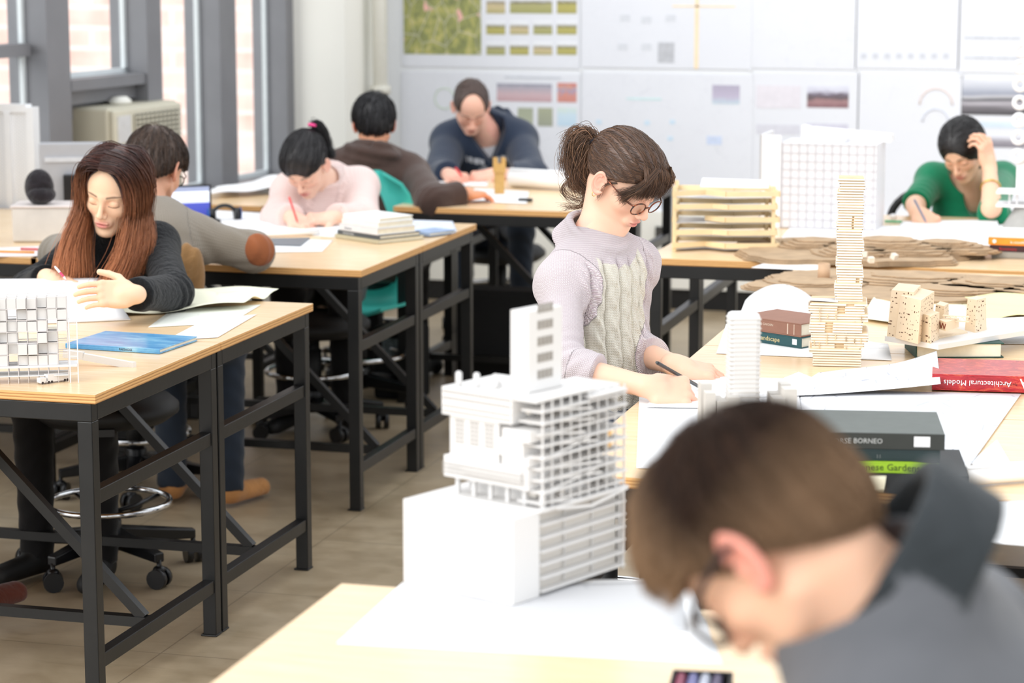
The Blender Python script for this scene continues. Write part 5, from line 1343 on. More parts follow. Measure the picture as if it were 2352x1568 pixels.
def bundle(guides, n, spread, r, tone, K=16, seed=1, frizz=.002, flat=None, conv=None):
    """guides: list of (m,3) control curves; strands are blends of neighbouring guides plus an offset"""
    R = np.random.default_rng(seed); G = np.stack([spline(g, K) for g in guides]); ng = len(G)
    t = R.uniform(0, ng-1, n) if ng > 1 else np.zeros(n); i = np.minimum(t.astype(int), max(ng-2, 0)); f = (t-i)[:, None, None]
    W = G[i]*(1-f)+G[np.minimum(i+1, ng-1)]*f
    sp = np.asarray(spread)*np.ones(K); off = R.normal(0, .5, (n, 1, 3)); W = W+off*sp[None, :, None]
    ph = R.uniform(0, 6.28, (n, 1, 3)); W = W+frizz*np.sin(np.linspace(0, 1, K)[None, :, None]*R.uniform(3, 9, (n, 1, 1))+ph)*np.linspace(0, 1, K)[None, :, None]
    return strands(W, r, tone(R, n, K, W))

# ---------------------------------------------------------------- hand
def hand_sdf(P, wrist, fd, bn, side, curl=(18, 20, 14), thumb=0, s=1.0, pen=False, spread=.02, curls=None):
    """fd: finger direction, bn: back-of-hand normal, side: +1 thumb towards fd x bn"""
    fd = nrm(fd); bn = nrm(A_(bn)-fd*(A_(bn) @ fd)); tx = np.cross(fd, bn)*side; R = np.stack([tx, fd, bn], 1)
    p = ((P-A_(wrist)) @ R)/s
    d = d_box(p, (.002, .048, 0), (.037, .042, .0125), .012)
    d = smin(d, d_rc(p, (.0, -.012, 0), (.0, .02, 0), .022, .024), .015)
    d = smin(d, d_ell(p, (.024, .030, -.008), (.015, .026, .013)), .01)
    d = smin(d, d_ell(p, (-.022, .038, -.007), (.013, .030, .012)), .01)
    xs = (.0285, .0095, -.0095, -.0275); Ls = (.068, .076, .071, .056); rs = (.0085, .0087, .0082, .0072); ys = (.088, .092, .088, .081)
    cc = curls or ([(30, 48, 30), (44, 58, 36), (56, 66, 40), (60, 70, 40)] if pen else [curl]*4)
    for i in range(4):
        a = A_((xs[i], ys[i]-.004, .001)); ang = 0; lens = (Ls[i]*.46, Ls[i]*.30, Ls[i]*.24); r = rs[i]; fing = None
        sp = spread*(1.5-i)
        d = smin(d, d_ell(p, tuple(a+A_((0, -.002, .004))), (.009, .011, .0085)), .006)
        for k in range(3):
            ang += math.radians(cc[i][k]*(1+.06*(i-1.5))); v = A_((math.sin(sp), math.cos(ang), -math.sin(ang))); b = a+v*lens[k]
            seg = d_rc(p, a, b, r, r*.90); fing = seg if fing is None else smin(fing, seg, .002); a, r = b, r*.91
        d = smin(d, fing, .0035)
    a = A_((.027, .018, -.006)); 
    vs = ((.55, .72, -.42), (.10, .93, -.35), (-.15, .95, -.28)) if pen else ((.72, .62, -.30), (.42, .88, -.22), (.25, .95, -.18))
    th = None; r = .0115
    for v, L in zip(vs, (.034, .031, .025)):
        b = a+nrm(v)*L; seg = d_rc(p, a, b, r, r*.88); th = seg if th is None else smin(th, seg, .003); a, r = b, r*.88
    return smin(d, th, .006)*s

# ---------------------------------------------------------------- whole figure
def person(label, at, head, face, pitch, neck, sh, el, wr, pelvis, knees=None, ankles=None, roll=0, sx='f', hs=1.0, skin=(240, 206, 184), lip=(206, 120, 116), hairc=(60, 44, 36), stub=0,
           hair=None, top_m=None, top_name='sweater', sleeve=(.92, .92), cuff=.006, bulk=.012, legs_m=None, shoe_m=None, hands=(None, None), hres=.0022, gres=.005, neckhole=.062, collar=None,
           colf=None, shape=None, wrinkle=.004, bust=0, extra=None, blush=.5, torso=(.150, .125, .150), vneck=None, headkw=None, colkw=None, arm_r=(.047, .040, .027), slv=(.016, .015, .012), kn=.055, capb=0, fwd=None, hem=0, dres=.0018, trouser=1.0, nr=.050, shr=.052, trapr=.044, panel=False, nf=.02, nzk=.8):
    root = thing('person', label, 'person', tuple(at))
    H = A_(head); R = frame(face, pitch, roll); loc = lambda P: ((P-H) @ R)/hs
    m = sx == 'm'; neck = A_(neck); sh = [A_(s) for s in sh]; el = [A_(s) for s in el]; wr = [A_(s) for s in wr]; pelvis = A_(pelvis)
    up = nrm(neck-pelvis); lat = nrm(sh[1]-sh[0]); lat = nrm(lat-up*(lat @ up)); fw = np.cross(up, lat)
    if fwd is not None and fw @ A_(fwd) < 0: pass
    TR = np.stack([lat, fw, up], 1); TL = np.linalg.norm(neck-pelvis)
    nb = H+R @ A_((0, -.030, -.045))*hs
    # --- body: head, neck, chest top, forearms, hands
    def f_head(P):
        p = loc(P); d = head_sdf(p, sx, **(headkw or {}))*hs
        d2 = smin(d_rc(P, nb, neck+up*.01, nr*hs, nr*1.06*hs), d_rc(P, nb+R @ A_((0, nf, .0)), neck+fw*.02-up*.03, nr*nzk*hs, nr*hs), .02)
        d = smin(d, d2, .012)
        ch = smin(d_rc(P, sh[0]-up*.01, sh[1]-up*.01, .040, .040), d_rc(P, neck-up*.02, neck-up*.16, .065, .075), .05)
        return smin(d, ch, .03)
    cf = head_col(skin, lip, hairc, blush=blush, stubble=stub, **(colkw or {}))
    cor = A_([(x, y, z) for x in (-.10, .10) for y in (-.13, .125) for z in (-.125, .13)])*hs @ R.T+H
    lo = np.minimum(cor.min(0), neck-.10); hi = np.maximum(cor.max(0), neck+.08)
    parts = [nets(f_head, lo, hi, hres, lambda V: cf(loc(V)))]
    for i in (0, 1):
        hd = hands[i]
        if hd is None: continue
        fd, bn, side, kw = hd[0], hd[1], hd[2], (hd[3] if len(hd) > 3 else {})
        a_, b_ = el[i], wr[i]; st = a_+(b_-a_)*.15
        def f_arm(P):
            d = d_rc(P, st, b_, arm_r[1]*.95, arm_r[2]*.9)
            return smin(d, hand_sdf(P, b_, fd, bn, side, **kw), .014)
        lo = np.minimum(np.minimum(st, b_)-.06, b_-.16); hi = np.maximum(np.maximum(st, b_)+.06, b_+.16)
        hw = b_+nrm(fd)*.10; skl = A_(lin(skin))
        parts.append(nets(f_arm, lo, hi, dres, lambda V: skl*(1-.30*np.exp(-(np.linalg.norm(V-hw, axis=1)/.05)**2)[:, None]*A_((0, .55, .6)))))
    msk = M_vcol('skin', .45, .12, .35, (900, .12))
    body = to_obj('body', parts, msk, root)
    # --- garment
    tr = A_(torso)
    def f_top(P, extra_t=0.0):
        p = (P-pelvis) @ TR; ps = p.copy(); ps[:, 1] /= .70
        d = smin(d_rc(ps, (0, 0, .0), (0, 0, TL*.34), tr[0], tr[1]), d_rc(ps, (0, 0, TL*.34), (0, 0, TL*.74), tr[1], tr[2]), .06)*.85
        d = smin(d, d_rc(P, sh[0], sh[1], shr, shr), .05)
        for i in (0, 1): d = smin(d, d_rc(P, neck-up*.012, sh[i]-up*.004, trapr, shr), .03)
        if bust:
            for s_ in (-1, 1): d = smin(d, d_ell(p, (s_*.075, .075+bust*.3, TL*.66), (.062, .055+bust, .062)), .04)
        if shape: d = shape(P, p, d)
        d = d-bulk
        for i in (0, 1):
            a, e, w = sh[i], el[i], wr[i]; k = sleeve[i]
            if k > 0:
                e2 = e+(w-e)*k; n_ = nrm(w-e)
                arm = smin(d_rc(P, a, e, arm_r[0]+slv[0], arm_r[1]+slv[1]), d_rc(P, e, e2+n_*.03, arm_r[1]+slv[1], arm_r[1]+(arm_r[2]-arm_r[1])*k+slv[2]), .03)
                if cuff: arm = smin(arm, d_rc(P, e2-n_*.04, e2-n_*.006, arm_r[2]+slv[2]+cuff+(arm_r[1]-arm_r[2])*(1-k), arm_r[2]+slv[2]+cuff*.6+(arm_r[1]-arm_r[2])*(1-k)), .008)
                arm = smax(arm, (P-e2) @ n_, .004)
            else:
                e2 = a+(e-a)*(-k); n_ = nrm(e-a); arm = d_rc(P, a, e2+n_*.03, arm_r[0]+slv[0], arm_r[0]+slv[1]); arm = smax(arm, (P-e2) @ n_, .003)
            d = smin(d, arm, .030)
        if wrinkle:
            for i in (0, 1):
                w_ = np.exp(-(np.linalg.norm(P-el[i], axis=1)/.075)**2); u_ = P @ nrm(wr[i]-sh[i])
                d = d+wrinkle*w_*np.sin(u_*210+i)+wrinkle*.7*np.exp(-(np.linalg.norm(P-sh[i]+up*.06, axis=1)/.08)**2)*np.sin((P @ nrm(up+lat*.8*(1 if i else -1)))*130)
            d = d+wrinkle*.5*np.sin(p[:, 2]*62+3*np.sin(p[:, 0]*14))*np.exp(-((p[:, 2]-TL*.25)/.12)**2)
        nn_ = nrm(nb-neck); d = smax(d, -d_rc(P, neck-nn_*.02-up*.02, neck+nn_*.12, neckhole-.004, neckhole+.012), .008)
        if vneck is not None: d = smax(d, -vneck(P, p), .006)
        if collar: d = smin(d, collar(P), .006)
        d = smax(d, -hem-p[:, 2]-.10, .01)
        return d-extra_t
    allp = np.stack(sh+el+wr+[pelvis, neck]); lo = allp.min(0)-.17; hi = allp.max(0)+.17; lo[2] = max(lo[2], pelvis[2]-.16)
    def st_coord(V):
        p = (V-pelvis) @ TR; u = np.arctan2(p[:, 0], p[:, 1]/.7)*.15; v = p[:, 2]; best = d_rc(V, neck-up*.04, pelvis, .06, .10); reg = np.zeros(len(V))
        for i in (0, 1):
            L0 = 0
            for a, b, ra, w_ in ((sh[i], el[i], arm_r[0]+.01, 0), (el[i], wr[i], arm_r[1], 0)):
                ax = nrm(b-a); e1 = nrm(np.cross(ax, A_((.31, .95, .1)))); e2 = np.cross(ax, e1); q = V-a; dd = d_rc(V, a+ax*.04 if L0 == 0 else a, b, ra, ra)
                m_ = dd < best-.0; best = np.where(m_, dd, best); u = np.where(m_, np.arctan2(q @ e1, q @ e2)*.052, u); v = np.where(m_, L0+q @ ax, v); reg = np.where(m_, 1, reg); L0 += np.linalg.norm(b-a)
        return np.stack([u, v, reg], 1)
    def gcol(V):
        S_ = st_coord(V); C = colf(V, (V-pelvis) @ TR) if colf else np.zeros((len(V), 3))
        if panel: C[:, 0] *= 1-S_[:, 2]; C[:, 1] *= 1-S_[:, 2]
        return np.concatenate([C, S_], 1)
    if top_m is not None:
        to_obj(top_name, [nets(f_top, lo, hi, gres, lambda V: gcol(V))], top_m, root)
    # --- legs
    if knees is not None:
        knees = [A_(k) for k in knees]; ankles = [A_(k) for k in ankles]
        def f_leg(P):
            p = (P-pelvis) @ TR; d = d_ell(p, (0, .0, -.02), (.165, .115, .10))
            for i in (0, 1):
                hp_ = pelvis+lat*(-.085 if i == 0 else .085)-up*.04
                l = smin(d_rc(P, hp_, knees[i], .082*trouser, .060*trouser), d_rc(P, knees[i], ankles[i], .058*trouser, .046*trouser), .03)
                l = smax(l, ankles[i][2]-.01-P[:, 2], .004); d = smin(d, l, .03)
            d = d+.0014*np.sin(P[:, 2]*95+5*np.sin(P[:, 0]*22+P[:, 1]*17))
            return d
        lp_ = np.stack(knees+ankles+[pelvis]); to_obj('trousers', [nets(f_leg, lp_.min(0)-.19, lp_.max(0)+.17, .0075)], legs_m, root)
        for i in (0, 1):
            v = knees[i]-pelvis; v[2] = 0; v = nrm(v); an = ankles[i]; so = A_((an[0], an[1], an[2]-.055))
            def f_shoe(P):
                d = smin(d_rc(P, so+A_((0, 0, .032)), so+v*.15+A_((0, 0, .024)), .036, .032), d_rc(P, so+A_((0, 0, .05)), so+A_((0, 0, .09)), .036, .038), .03)
                d = smax(d, so[2]+.004-P[:, 2], .006); return d
            b_ = np.stack([so-.09, so+.13, so+v*.2-.07, so+v*.2+.07]); to_obj('shoe', [nets(f_shoe, b_.min(0), b_.max(0), .006)], shoe_m or m_black, root)
    if hair: hair(root, H, R, hs, loc, f_head)
    if extra: extra(root, H, R, hs, dict(neck=neck, up=up, lat=lat, fw=fw, pelvis=pelvis, TL=TL, TR=TR, f_top=f_top))
    return root, dict(H=H, R=R, hs=hs, neck=neck, up=up, lat=lat, fw=fw, pelvis=pelvis, TL=TL)
def hl(H, R, hs, p): return H+R @ (A_(p)*hs)
def simple_hair(tone, pole=(0, -.09, .07), t=.012, n=900, length=.035, K=5, r=.0006, name='hair', away=False, lift=.002, more=None, res=.003, jitter=.25, mat=None, **kw):
    def f(root, H, R, hs, loc, fh):
        fc = lambda p: cap_sdf(p, t=t, pole=pole, **kw) if more is None else more(p, cap_sdf(p, t=t, pole=pole, **kw))
        fw_ = lambda P: fc(loc(P))*hs
        cor = A_([(x, y, z) for x in (-.11, .11) for y in (-.14, .12) for z in (-.13, .15)])*hs @ R.T+H
        tn = A_(lin(tone[0][0]))
        ax = nrm(pole)
        def cc(V):
            p = loc(V); c = p-A_((0, 0, .02)); u = np.cross(ax, A_((1, 0, 0))); u /= np.linalg.norm(u); v = np.cross(ax, u); phi = np.arctan2(c @ v, c @ u)
            w = .5+.25*wav(phi*22, 5)[:, None]; return np.clip(tn*(1-w)+A_(lin(tone[0][-1]))*w, 0, 1)
        M = nets(fw_, cor.min(0), cor.max(0), res*hs, cc); parts = [M]
        if n:
            Vl = loc(M[0]); sel = Vl[fc(Vl) > -.002]
            e = cap_strands(fc, sel, pole, n, length, K, r, hairtone(*tone), lift=lift, away=away, jitter=jitter)
            parts.append((e[0]*hs @ R.T+H, e[1], e[2]))
        return to_obj(name, parts, mat or M_vcol('hair', .42, 0, .5), root)
    return f
# ================================================================ THE WOMAN IN THE KNIT SWEATER
def knit_main():
    """lilac stockinette sleeves, cream cabled panel; the panel/sleeve split is carried by the mesh (Col.r)"""
    t = NT('two_tone_knit'); a = t.n('ShaderNodeAttribute', attribute_name='Col'); sp = t.n('ShaderNodeSeparateColor'); t.l(a.outputs['Color'], sp.inputs[0])
    v = t.coord(); s3 = t.n('ShaderNodeSeparateXYZ'); t.l(v, s3.inputs[0])
    st, _ = stitch(t, .0046, .0038)
    cream = t.mix(t.ramp(st, [(.0, (1,)*3), (.35, (0,)*3)]), lin((247, 242, 230)), lin((224, 217, 198)))
    lil = t.mix(t.ramp(st, [(.0, (1,)*3), (.35, (0,)*3)]), lin((234, 224, 226)), lin((196, 178, 186)))
    base = t.mix(sp.outputs[0], lil, cream)
    base = t.mix(t.math('MULTIPLY', sp.outputs[1], 1.0), base, lin((190, 172, 140)))
    t.l(base, t.b.inputs['Base Color']); t.b.inputs['Roughness'].default_value = .95; t.b.inputs['Sheen Weight'].default_value = .3; t.b.inputs['Specular IOR Level'].default_value = .1
    t.bump(st, .9, .0022); return t.m
def wA():
    D = 5.60; d0 = D
    f = Rv*.76+Tv*.65; H = P3(1431, 413, d0)
    neck = P3(1366, 548, 5.63)
    sh = [P3(1456, 606, 5.76), P3(1290, 652, 5.55)]                      # her left, her right
    el = [P3(1438, 800, 5.80), P3(1290, 845, 5.38)]
    wr = [P3(1552, 838, 5.58), P3(1492, 888, 5.29)]
    pel = P3(1368, 960, 5.72)
    fw2 = A_((f[0], f[1], 0)); kn = [pel+nrm(Rv*.95+Tv*.1)*.36+A_((0, 0, -.02)), pel+nrm(Rv*.95+Tv*.1)*.34+Tv*.17+A_((0, 0, -.02))]
    for k in kn: k[2] = min(k[2], .60)
    an = [A_((k[0]+.05, k[1], .065)) for k in kn]
    CB = [(-.129, 0), (-.086, 1.5), (-.043, 3.1), (0, .6), (.043, 2.2), (.086, 4.0), (.129, 5.2)]
    def shape(P, p, d):
        # cables on the front panel
        x, y, z = p[:, 0], p[:, 1], p[:, 2]; fr = (y > .0)&(np.abs(x) < .145)
        o = 0
        for c, ph in CB:
            tw = .0085*np.sin(z*58+ph); cr = np.cos(z*58+ph)
            a = np.exp(-((x-c-tw)/.0085)**2)*(1+.5*cr); b = np.exp(-((x-c+tw)/.0085)**2)*(1-.5*cr); g = np.exp(-((np.abs(x-c)-.0215)/.0022)**2)
            o = o+.0062*np.maximum(a, b)-.0055*g
        w = np.clip((.150-np.abs(x))/.02, 0, 1)*np.clip((y-.0)/.02, 0, 1)*np.clip((.40-z)/.02, 0, 1)
        return d-o*w
    def colf(V, p):
        x, y, z = p[:, 0], p[:, 1], p[:, 2]; lim = .155-np.clip((z-.20)/.10, 0, 1)*.050-np.clip((z-.30)/.10, 0, 1)*.025
        pan = np.clip((lim-np.abs(x))/.003, 0, 1)*np.clip((y-.0)/.01, 0, 1)*(~((np.linalg.norm((V-cc0)-((V-cc0) @ cax)[:, None]*cax, axis=1) < .104) & ((V-cc0) @ cax > -.046)))
        g = 0
        for c, ph in CB:
            g = np.maximum(g, np.exp(-((np.abs(x-c)-.0215)/.0013)**2)*np.clip(.2+np.sin(z*1500), 0, 1))
            tw = .0085*np.sin(z*58+ph); cr = np.abs(np.cos(z*58+ph)); g = np.maximum(g, .5*np.exp(-((np.abs(x-c)-np.abs(tw)*.2-.001)/.0012)**2)*np.clip(1-np.abs(tw)/.006, 0, 1))
        C = np.zeros((len(V), 3)); C[:, 0] = pan; C[:, 1] = np.clip(g*pan*.95, 0, 1); return C
    cn = neck+A_((0, 0, .004))
    nn_ = nrm((H+frame(f, .62) @ A_((0, -.03, -.05)))-neck); cax = nrm(UPv*.85+nrm(A_((f[0], f[1], 0)))*.5)
    cx = nrm(np.cross(cax, A_((1, .3, 0)))); cy = np.cross(cax, cx); cc0 = neck+cax*.004
    def collar(P):
        q = P-cc0; h_ = q @ cax; a_ = q @ cx; b_ = q @ cy; ang = np.arctan2(b_, a_); rr_ = np.sqrt(a_*a_+b_*b_)
        R0 = .078-h_*.35
        band = np.sqrt((rr_-R0)**2+(np.maximum(np.abs(h_+.008)-.022, 0))**2)-.0065-.0016*np.sin(ang*52)
        roll = np.sqrt((rr_-(R0+.002))**2+(h_-.018)**2)-.0078-.001*np.sin(ang*60+h_*900)
        return smin(band, roll, .004)
    def hair(root, H, R, hs, loc, fh):
        tie = (-.0, -.122, .016); pole = tie
        def fc(p):
            d = d_ell(p, (0, -.013, .036), (.074+.009, .096+.010, .081+.008)); d = smin(d, d_ell(p, (0, .026, .042), (.062+.006, .056+.006, .064+.006)), .03)
            c = p-A_(tie); u = A_((1, 0, 0)); ax = nrm((0, -.97, .2)); v = np.cross(ax, u); phi = np.arctan2(c @ v, c @ u)
            d = d-.0009*wav(phi*16, 3, ((1, .8), (2.3, .9), (4.7, .7)))
            d = smax(d, -d_ell(p, (0, .112, -.038), (.0625, .074, .088)), .005)
            zl = np.clip(.004+.55*(p[:, 1]+.012), -.022, .06); return smax(d, zl-p[:, 2], .008)
        cor = A_([(x, y, z) for x in (-.10, .10) for y in (-.14, .12) for z in (-.06, .15)])*hs @ R.T+H
        dk, lt = A_(lin((66, 46, 36))), A_(lin((104, 74, 56)))
        def cc(V):
            p = loc(V); c = p-A_(tie); ax = nrm((0, -.97, .2)); v = np.cross(ax, A_((1, 0, 0))); phi = np.arctan2(c @ v, c[:, 0]); w = np.clip(.38+.3*wav(phi*30, 8), 0, 1)[:, None]*.8; return dk*(1-w)+lt*w
        M = nets(lambda P: fc(loc(P))*hs, cor.min(0), cor.max(0), .0022, cc); tone = hairtone([(50, 35, 28), (124, 90, 66)], .3)
        Vl = loc(M[0]); s1 = cap_strands(fc, Vl[fc(Vl) > -.003], tie, 4200, .085, 9, .00055, tone, lift=.0011, seed=5, jitter=.10)
        tw = lambda e: (e[0]*hs @ R.T+H, e[1], e[2])
        to_obj('hair', [M, tw(s1)], M_vcol('hair_main', .34, 0, .55), root)
        # bangs: swept to the front over the brow
        G = []
        for k in range(7):
            u = -1+2*k/6; G.append([(u*.044, .050, .108-.012*u*u), (u*.056, .084, .086-.01*abs(u)), (u*.058-.002, .093-.006*u*u, .058), (u*.062, .097-.016*u*u, .024-.008*u*u)])
        e = bundle([[tuple(q) for q in g] for g in G], 700, np.linspace(.002, .009, 14), .0006, tone, 14, 4, .002)
        G2 = [[(.030, .078, .10), (.060, .084, .066), (.074, .064, .026), (.072, .040, .005)], [(.020, .086, .10), (.056, .094, .060), (.070, .078, .015), (.064, .070, -.012)], [(-.030, .080, .10), (-.06, .082, .06), (-.074, .058, .02), (-.070, .040, -.005)]]
        e2 = bundle(G2[:2], 240, np.linspace(.003, .008, 14), .0006, tone, 14, 6, .004); e3 = bundle(G2[2:], 120, np.linspace(.003, .008, 14), .0006, tone, 14, 7, .004)
        e4 = bundle([[(.070, .030, .02), (.077, .012, .004), (.0745, .004, -.02), (.070, .004, -.05)]], 26, np.linspace(.002, .004, 12), .0004, tone, 12, 9, .004)
        to_obj('bangs', [tw(e), tw(e2), tw(e3), tw(e4)], M_vcol('hair_main', .34), root)
        # ponytail hanging in loose curls
        T0 = hl(H, R, hs, (0, -.128, .018)); g = []
        tipc = hairtone([(58, 40, 31), (150, 112, 84)], .3)
        for (pts) in (((0, 0), (-22, -26), (-52, -6), (-60, 48), (-34, 92)), ((0, 0), (-14, -12), (-38, 18), (-42, 70), (-8, 118)), ((0, 0), (-8, 4), (-20, 42), (-26, 90), (6, 128)), ((0, 0), (-2, 10), (-6, 50), (-10, 96), (14, 118))):
            g.append([T0+Rv*(x/991)-UPv*(y/991)+Tv*.0 for x, y in pts])
        e1 = bundle(g, 900, np.concatenate([[.006], np.linspace(.014, .022, 17)]), .0007, tipc, 18, 11, .011)
        wis = []
        for (pts) in (((-4, 0), (-48, -20), (-66, 10), (-64, 44)), ((-20, 40), (-56, 96), (-40, 112), (-6, 104)), ((-30, 60), (-72, 112), (-30, 140), (6, 118)), ((-30, 20), (-62, 44), (-76, 40), (-58, 66)), ((0, 90), (-24, 146), (-52, 150), (-70, 150)), ((-10, 0), (-40, -34), (-62, -20), (-70, -4)), ((10, 60), (0, 110), (-20, 150), (-10, 176))):
            w = [T0+Rv*(x/991)-UPv*(y/991) for x, y in pts]; wis.append(bundle([w], 34, np.linspace(.004, .010, 14), .0005, tipc, 14, 20+len(wis), .006))
        to_obj('ponytail', [e1]+wis, M_vcol('hair_main', .34), root)
        ax = nrm(hl(H, R, 1, (0, -.135, .03))-hl(H, R, 1, (0, -.10, .018))); c0 = T0-ax*.002; u = nrm(np.cross(ax, UPv)); v = np.cross(ax, u)
        q = MB(); q.tube([c0+(u*math.cos(t*PI/10)+v*math.sin(t*PI/10))*(.0165+.0012*math.sin(t*3)) for t in range(20)], .0050, 8, closed=True)
        q.build('hair_tie', plain('hair_tie_black', (28, 26, 34), .8), root, origin=root.location)
    def extra(root, H, R, hs, b):
        m_t = NT('tortoiseshell'); n_ = m_t.noise(m_t.coord(), 120, 3); m_t.l(m_t.ramp(n_, [(.4, lin((44, 26, 20))), (.55, lin((120, 58, 34))), (.7, lin((176, 92, 50)))]), m_t.b.inputs['Base Color']); m_t.b.inputs['Roughness'].default_value = .15
        glasses(root, H, R, hs, m_t.m, .0235, .0165, drop=-.010, tilt=.004, out=.007)
        q = MB(); c = hl(H, R, hs, (.0815, -.004, -.040)); q.tube([c+Rv*.004*math.cos(t*PI/6)+UPv*.005*math.sin(t*PI/6) for t in range(12)], .0009, 5, closed=True); q.build('earring', plain('gold', (222, 186, 110), .25, metal=1), root, origin=root.location)
    at = (pel[0], pel[1], 0)
    return person('person in cream and lilac cable knit sweater and tortoiseshell glasses drawing at the large table', at, H, f, .62, neck, sh, el, wr, pel, kn, an, sx='f', hs=.94,
        skin=(238, 194, 168), lip=(206, 116, 112), hairc=(92, 66, 50), hair=hair, top_m=knit_main(), sleeve=(.55, .42), cuff=.008, bulk=.012, legs_m=M_cloth('dark_denim', (40, 48, 66)), hres=.0017, gres=.0026, dres=.0015,
        hands=((nrm(Rv*.95-UPv*.25+Av*.05), nrm(UPv*.9+Tv*.2), -1, dict(curl=(22, 26, 18))), (nrm(Rv*.95-UPv*.16+Av*.12), nrm(Tv*.75+UPv*.62), 1, dict(pen=True))),
        neckhole=.060, collar=collar, colf=colf, shape=shape, bust=0, torso=(.132, .112, .118), extra=extra, shr=.046, trapr=.050, panel=True, nf=-.020, nzk=.80, headkw=dict(lw=.76), colkw=dict(lw=.76), wrinkle=.004, arm_r=(.036, .036, .025), slv=(.010, .015, .013), blush=.55, nr=.042)
def glasses(root, H, R, hs, m, rx, ry, drop=-.004, tilt=0, out=.0, thick=.0017, arm=True, lensm=None, tw=0):
    W = lambda p: hl(H, R, hs, p); q = MB(); y0 = .094+out; zc = drop; g = thing_child('glasses', root)
    for s in (-1, 1):
        pts = []
        for k in range(28):
            a = 2*PI*k/28; ex = rx*(abs(math.cos(a))**.9)*(1 if math.cos(a) > 0 else -1); ez = ry*(abs(math.sin(a))**.9)*(1 if math.sin(a) > 0 else -1)
            pts.append(W((s*.033+ex, y0-.12*abs(s*.033+ex)+.0, zc+ez)))
        MB().tube(pts, thick, 7, closed=True).build('rim', m, g, origin=root.location)
        lz = MB(); c = W((s*.033, y0-.12*.033, zc)); lz.add([c]+pts, [(0, i+1, (i+1) % 28+1) for i in range(28)]); lz.build('lens', lensm or m_glass, g, origin=root.location)
        hx = s*(.033+rx); MB().tube([W((hx, y0-.12*abs(hx), zc+ry*.55)), W((s*(.066+tw*.3), y0-.020, zc+ry*.55+.002)), W((s*(.0765+tw), .040, zc*.5+ry*.5+.006)), W((s*(.0795+tw), .0, .014)), W((s*(.0785+tw), -.014, .010)), W((s*(.0765+tw*.6), -.026, -.006))], [thick*1.1]*3+[thick]*3, 6).build('temple_arm', m, g, origin=root.location)
    MB().tube([W((-.033+rx, y0-.12*(.033-rx), zc+.003)), W((0, y0+.002, zc+.006)), W((.033-rx, y0-.12*(.033-rx), zc+.003))], thick, 6).build('bridge', m, g, origin=root.location)
def thing_child(name, root):
    e = bpy.data.objects.new(name, None); COL.objects.link(e); e.parent = root; e.empty_display_size = .02; return e
def pen(label, a, b, r, m, tip=True, name='pen', m2=None):
    a, b = Vector(a), Vector(b); o = thing(name, label, 'pen', tuple(a)); d = (b-a).normalized()
    MB().tube([a, a+d*.010, a+d*.012, b-d*.008, b], [.0006, r*.8, r, r, r*.7], 12).build('barrel', m, o, origin=a)
    if m2: MB().tube([a+d*.012, a+d*.035], [r*1.08, r*1.08], 12).build('grip', m2, o, origin=a)
    return o
wA()
pen('black pen in the right hand of the person in the knit sweater', P3(1608, 889, 5.44), P3(1508, 832, 5.22), .0042, m_blackplastic)
# ================================================================ THE OTHERS
def pp_(L, d): return [P3(x, y, dd if dd else d) for (x, y, dd) in L]
def legs_for(pel, dirv, spread=.10, kh=.50, kl=.40, back=0.0):
    dv = nrm(dirv); la = np.cross(dv, UPv); kn = []; an = []
    for s in (-1, 1):
        k = pel+dv*kl+la*spread*s; k[2] = kh; kn.append(k); a = k-dv*back; a = A_((a[0], a[1], .065)); an.append(a)
    return kn, an
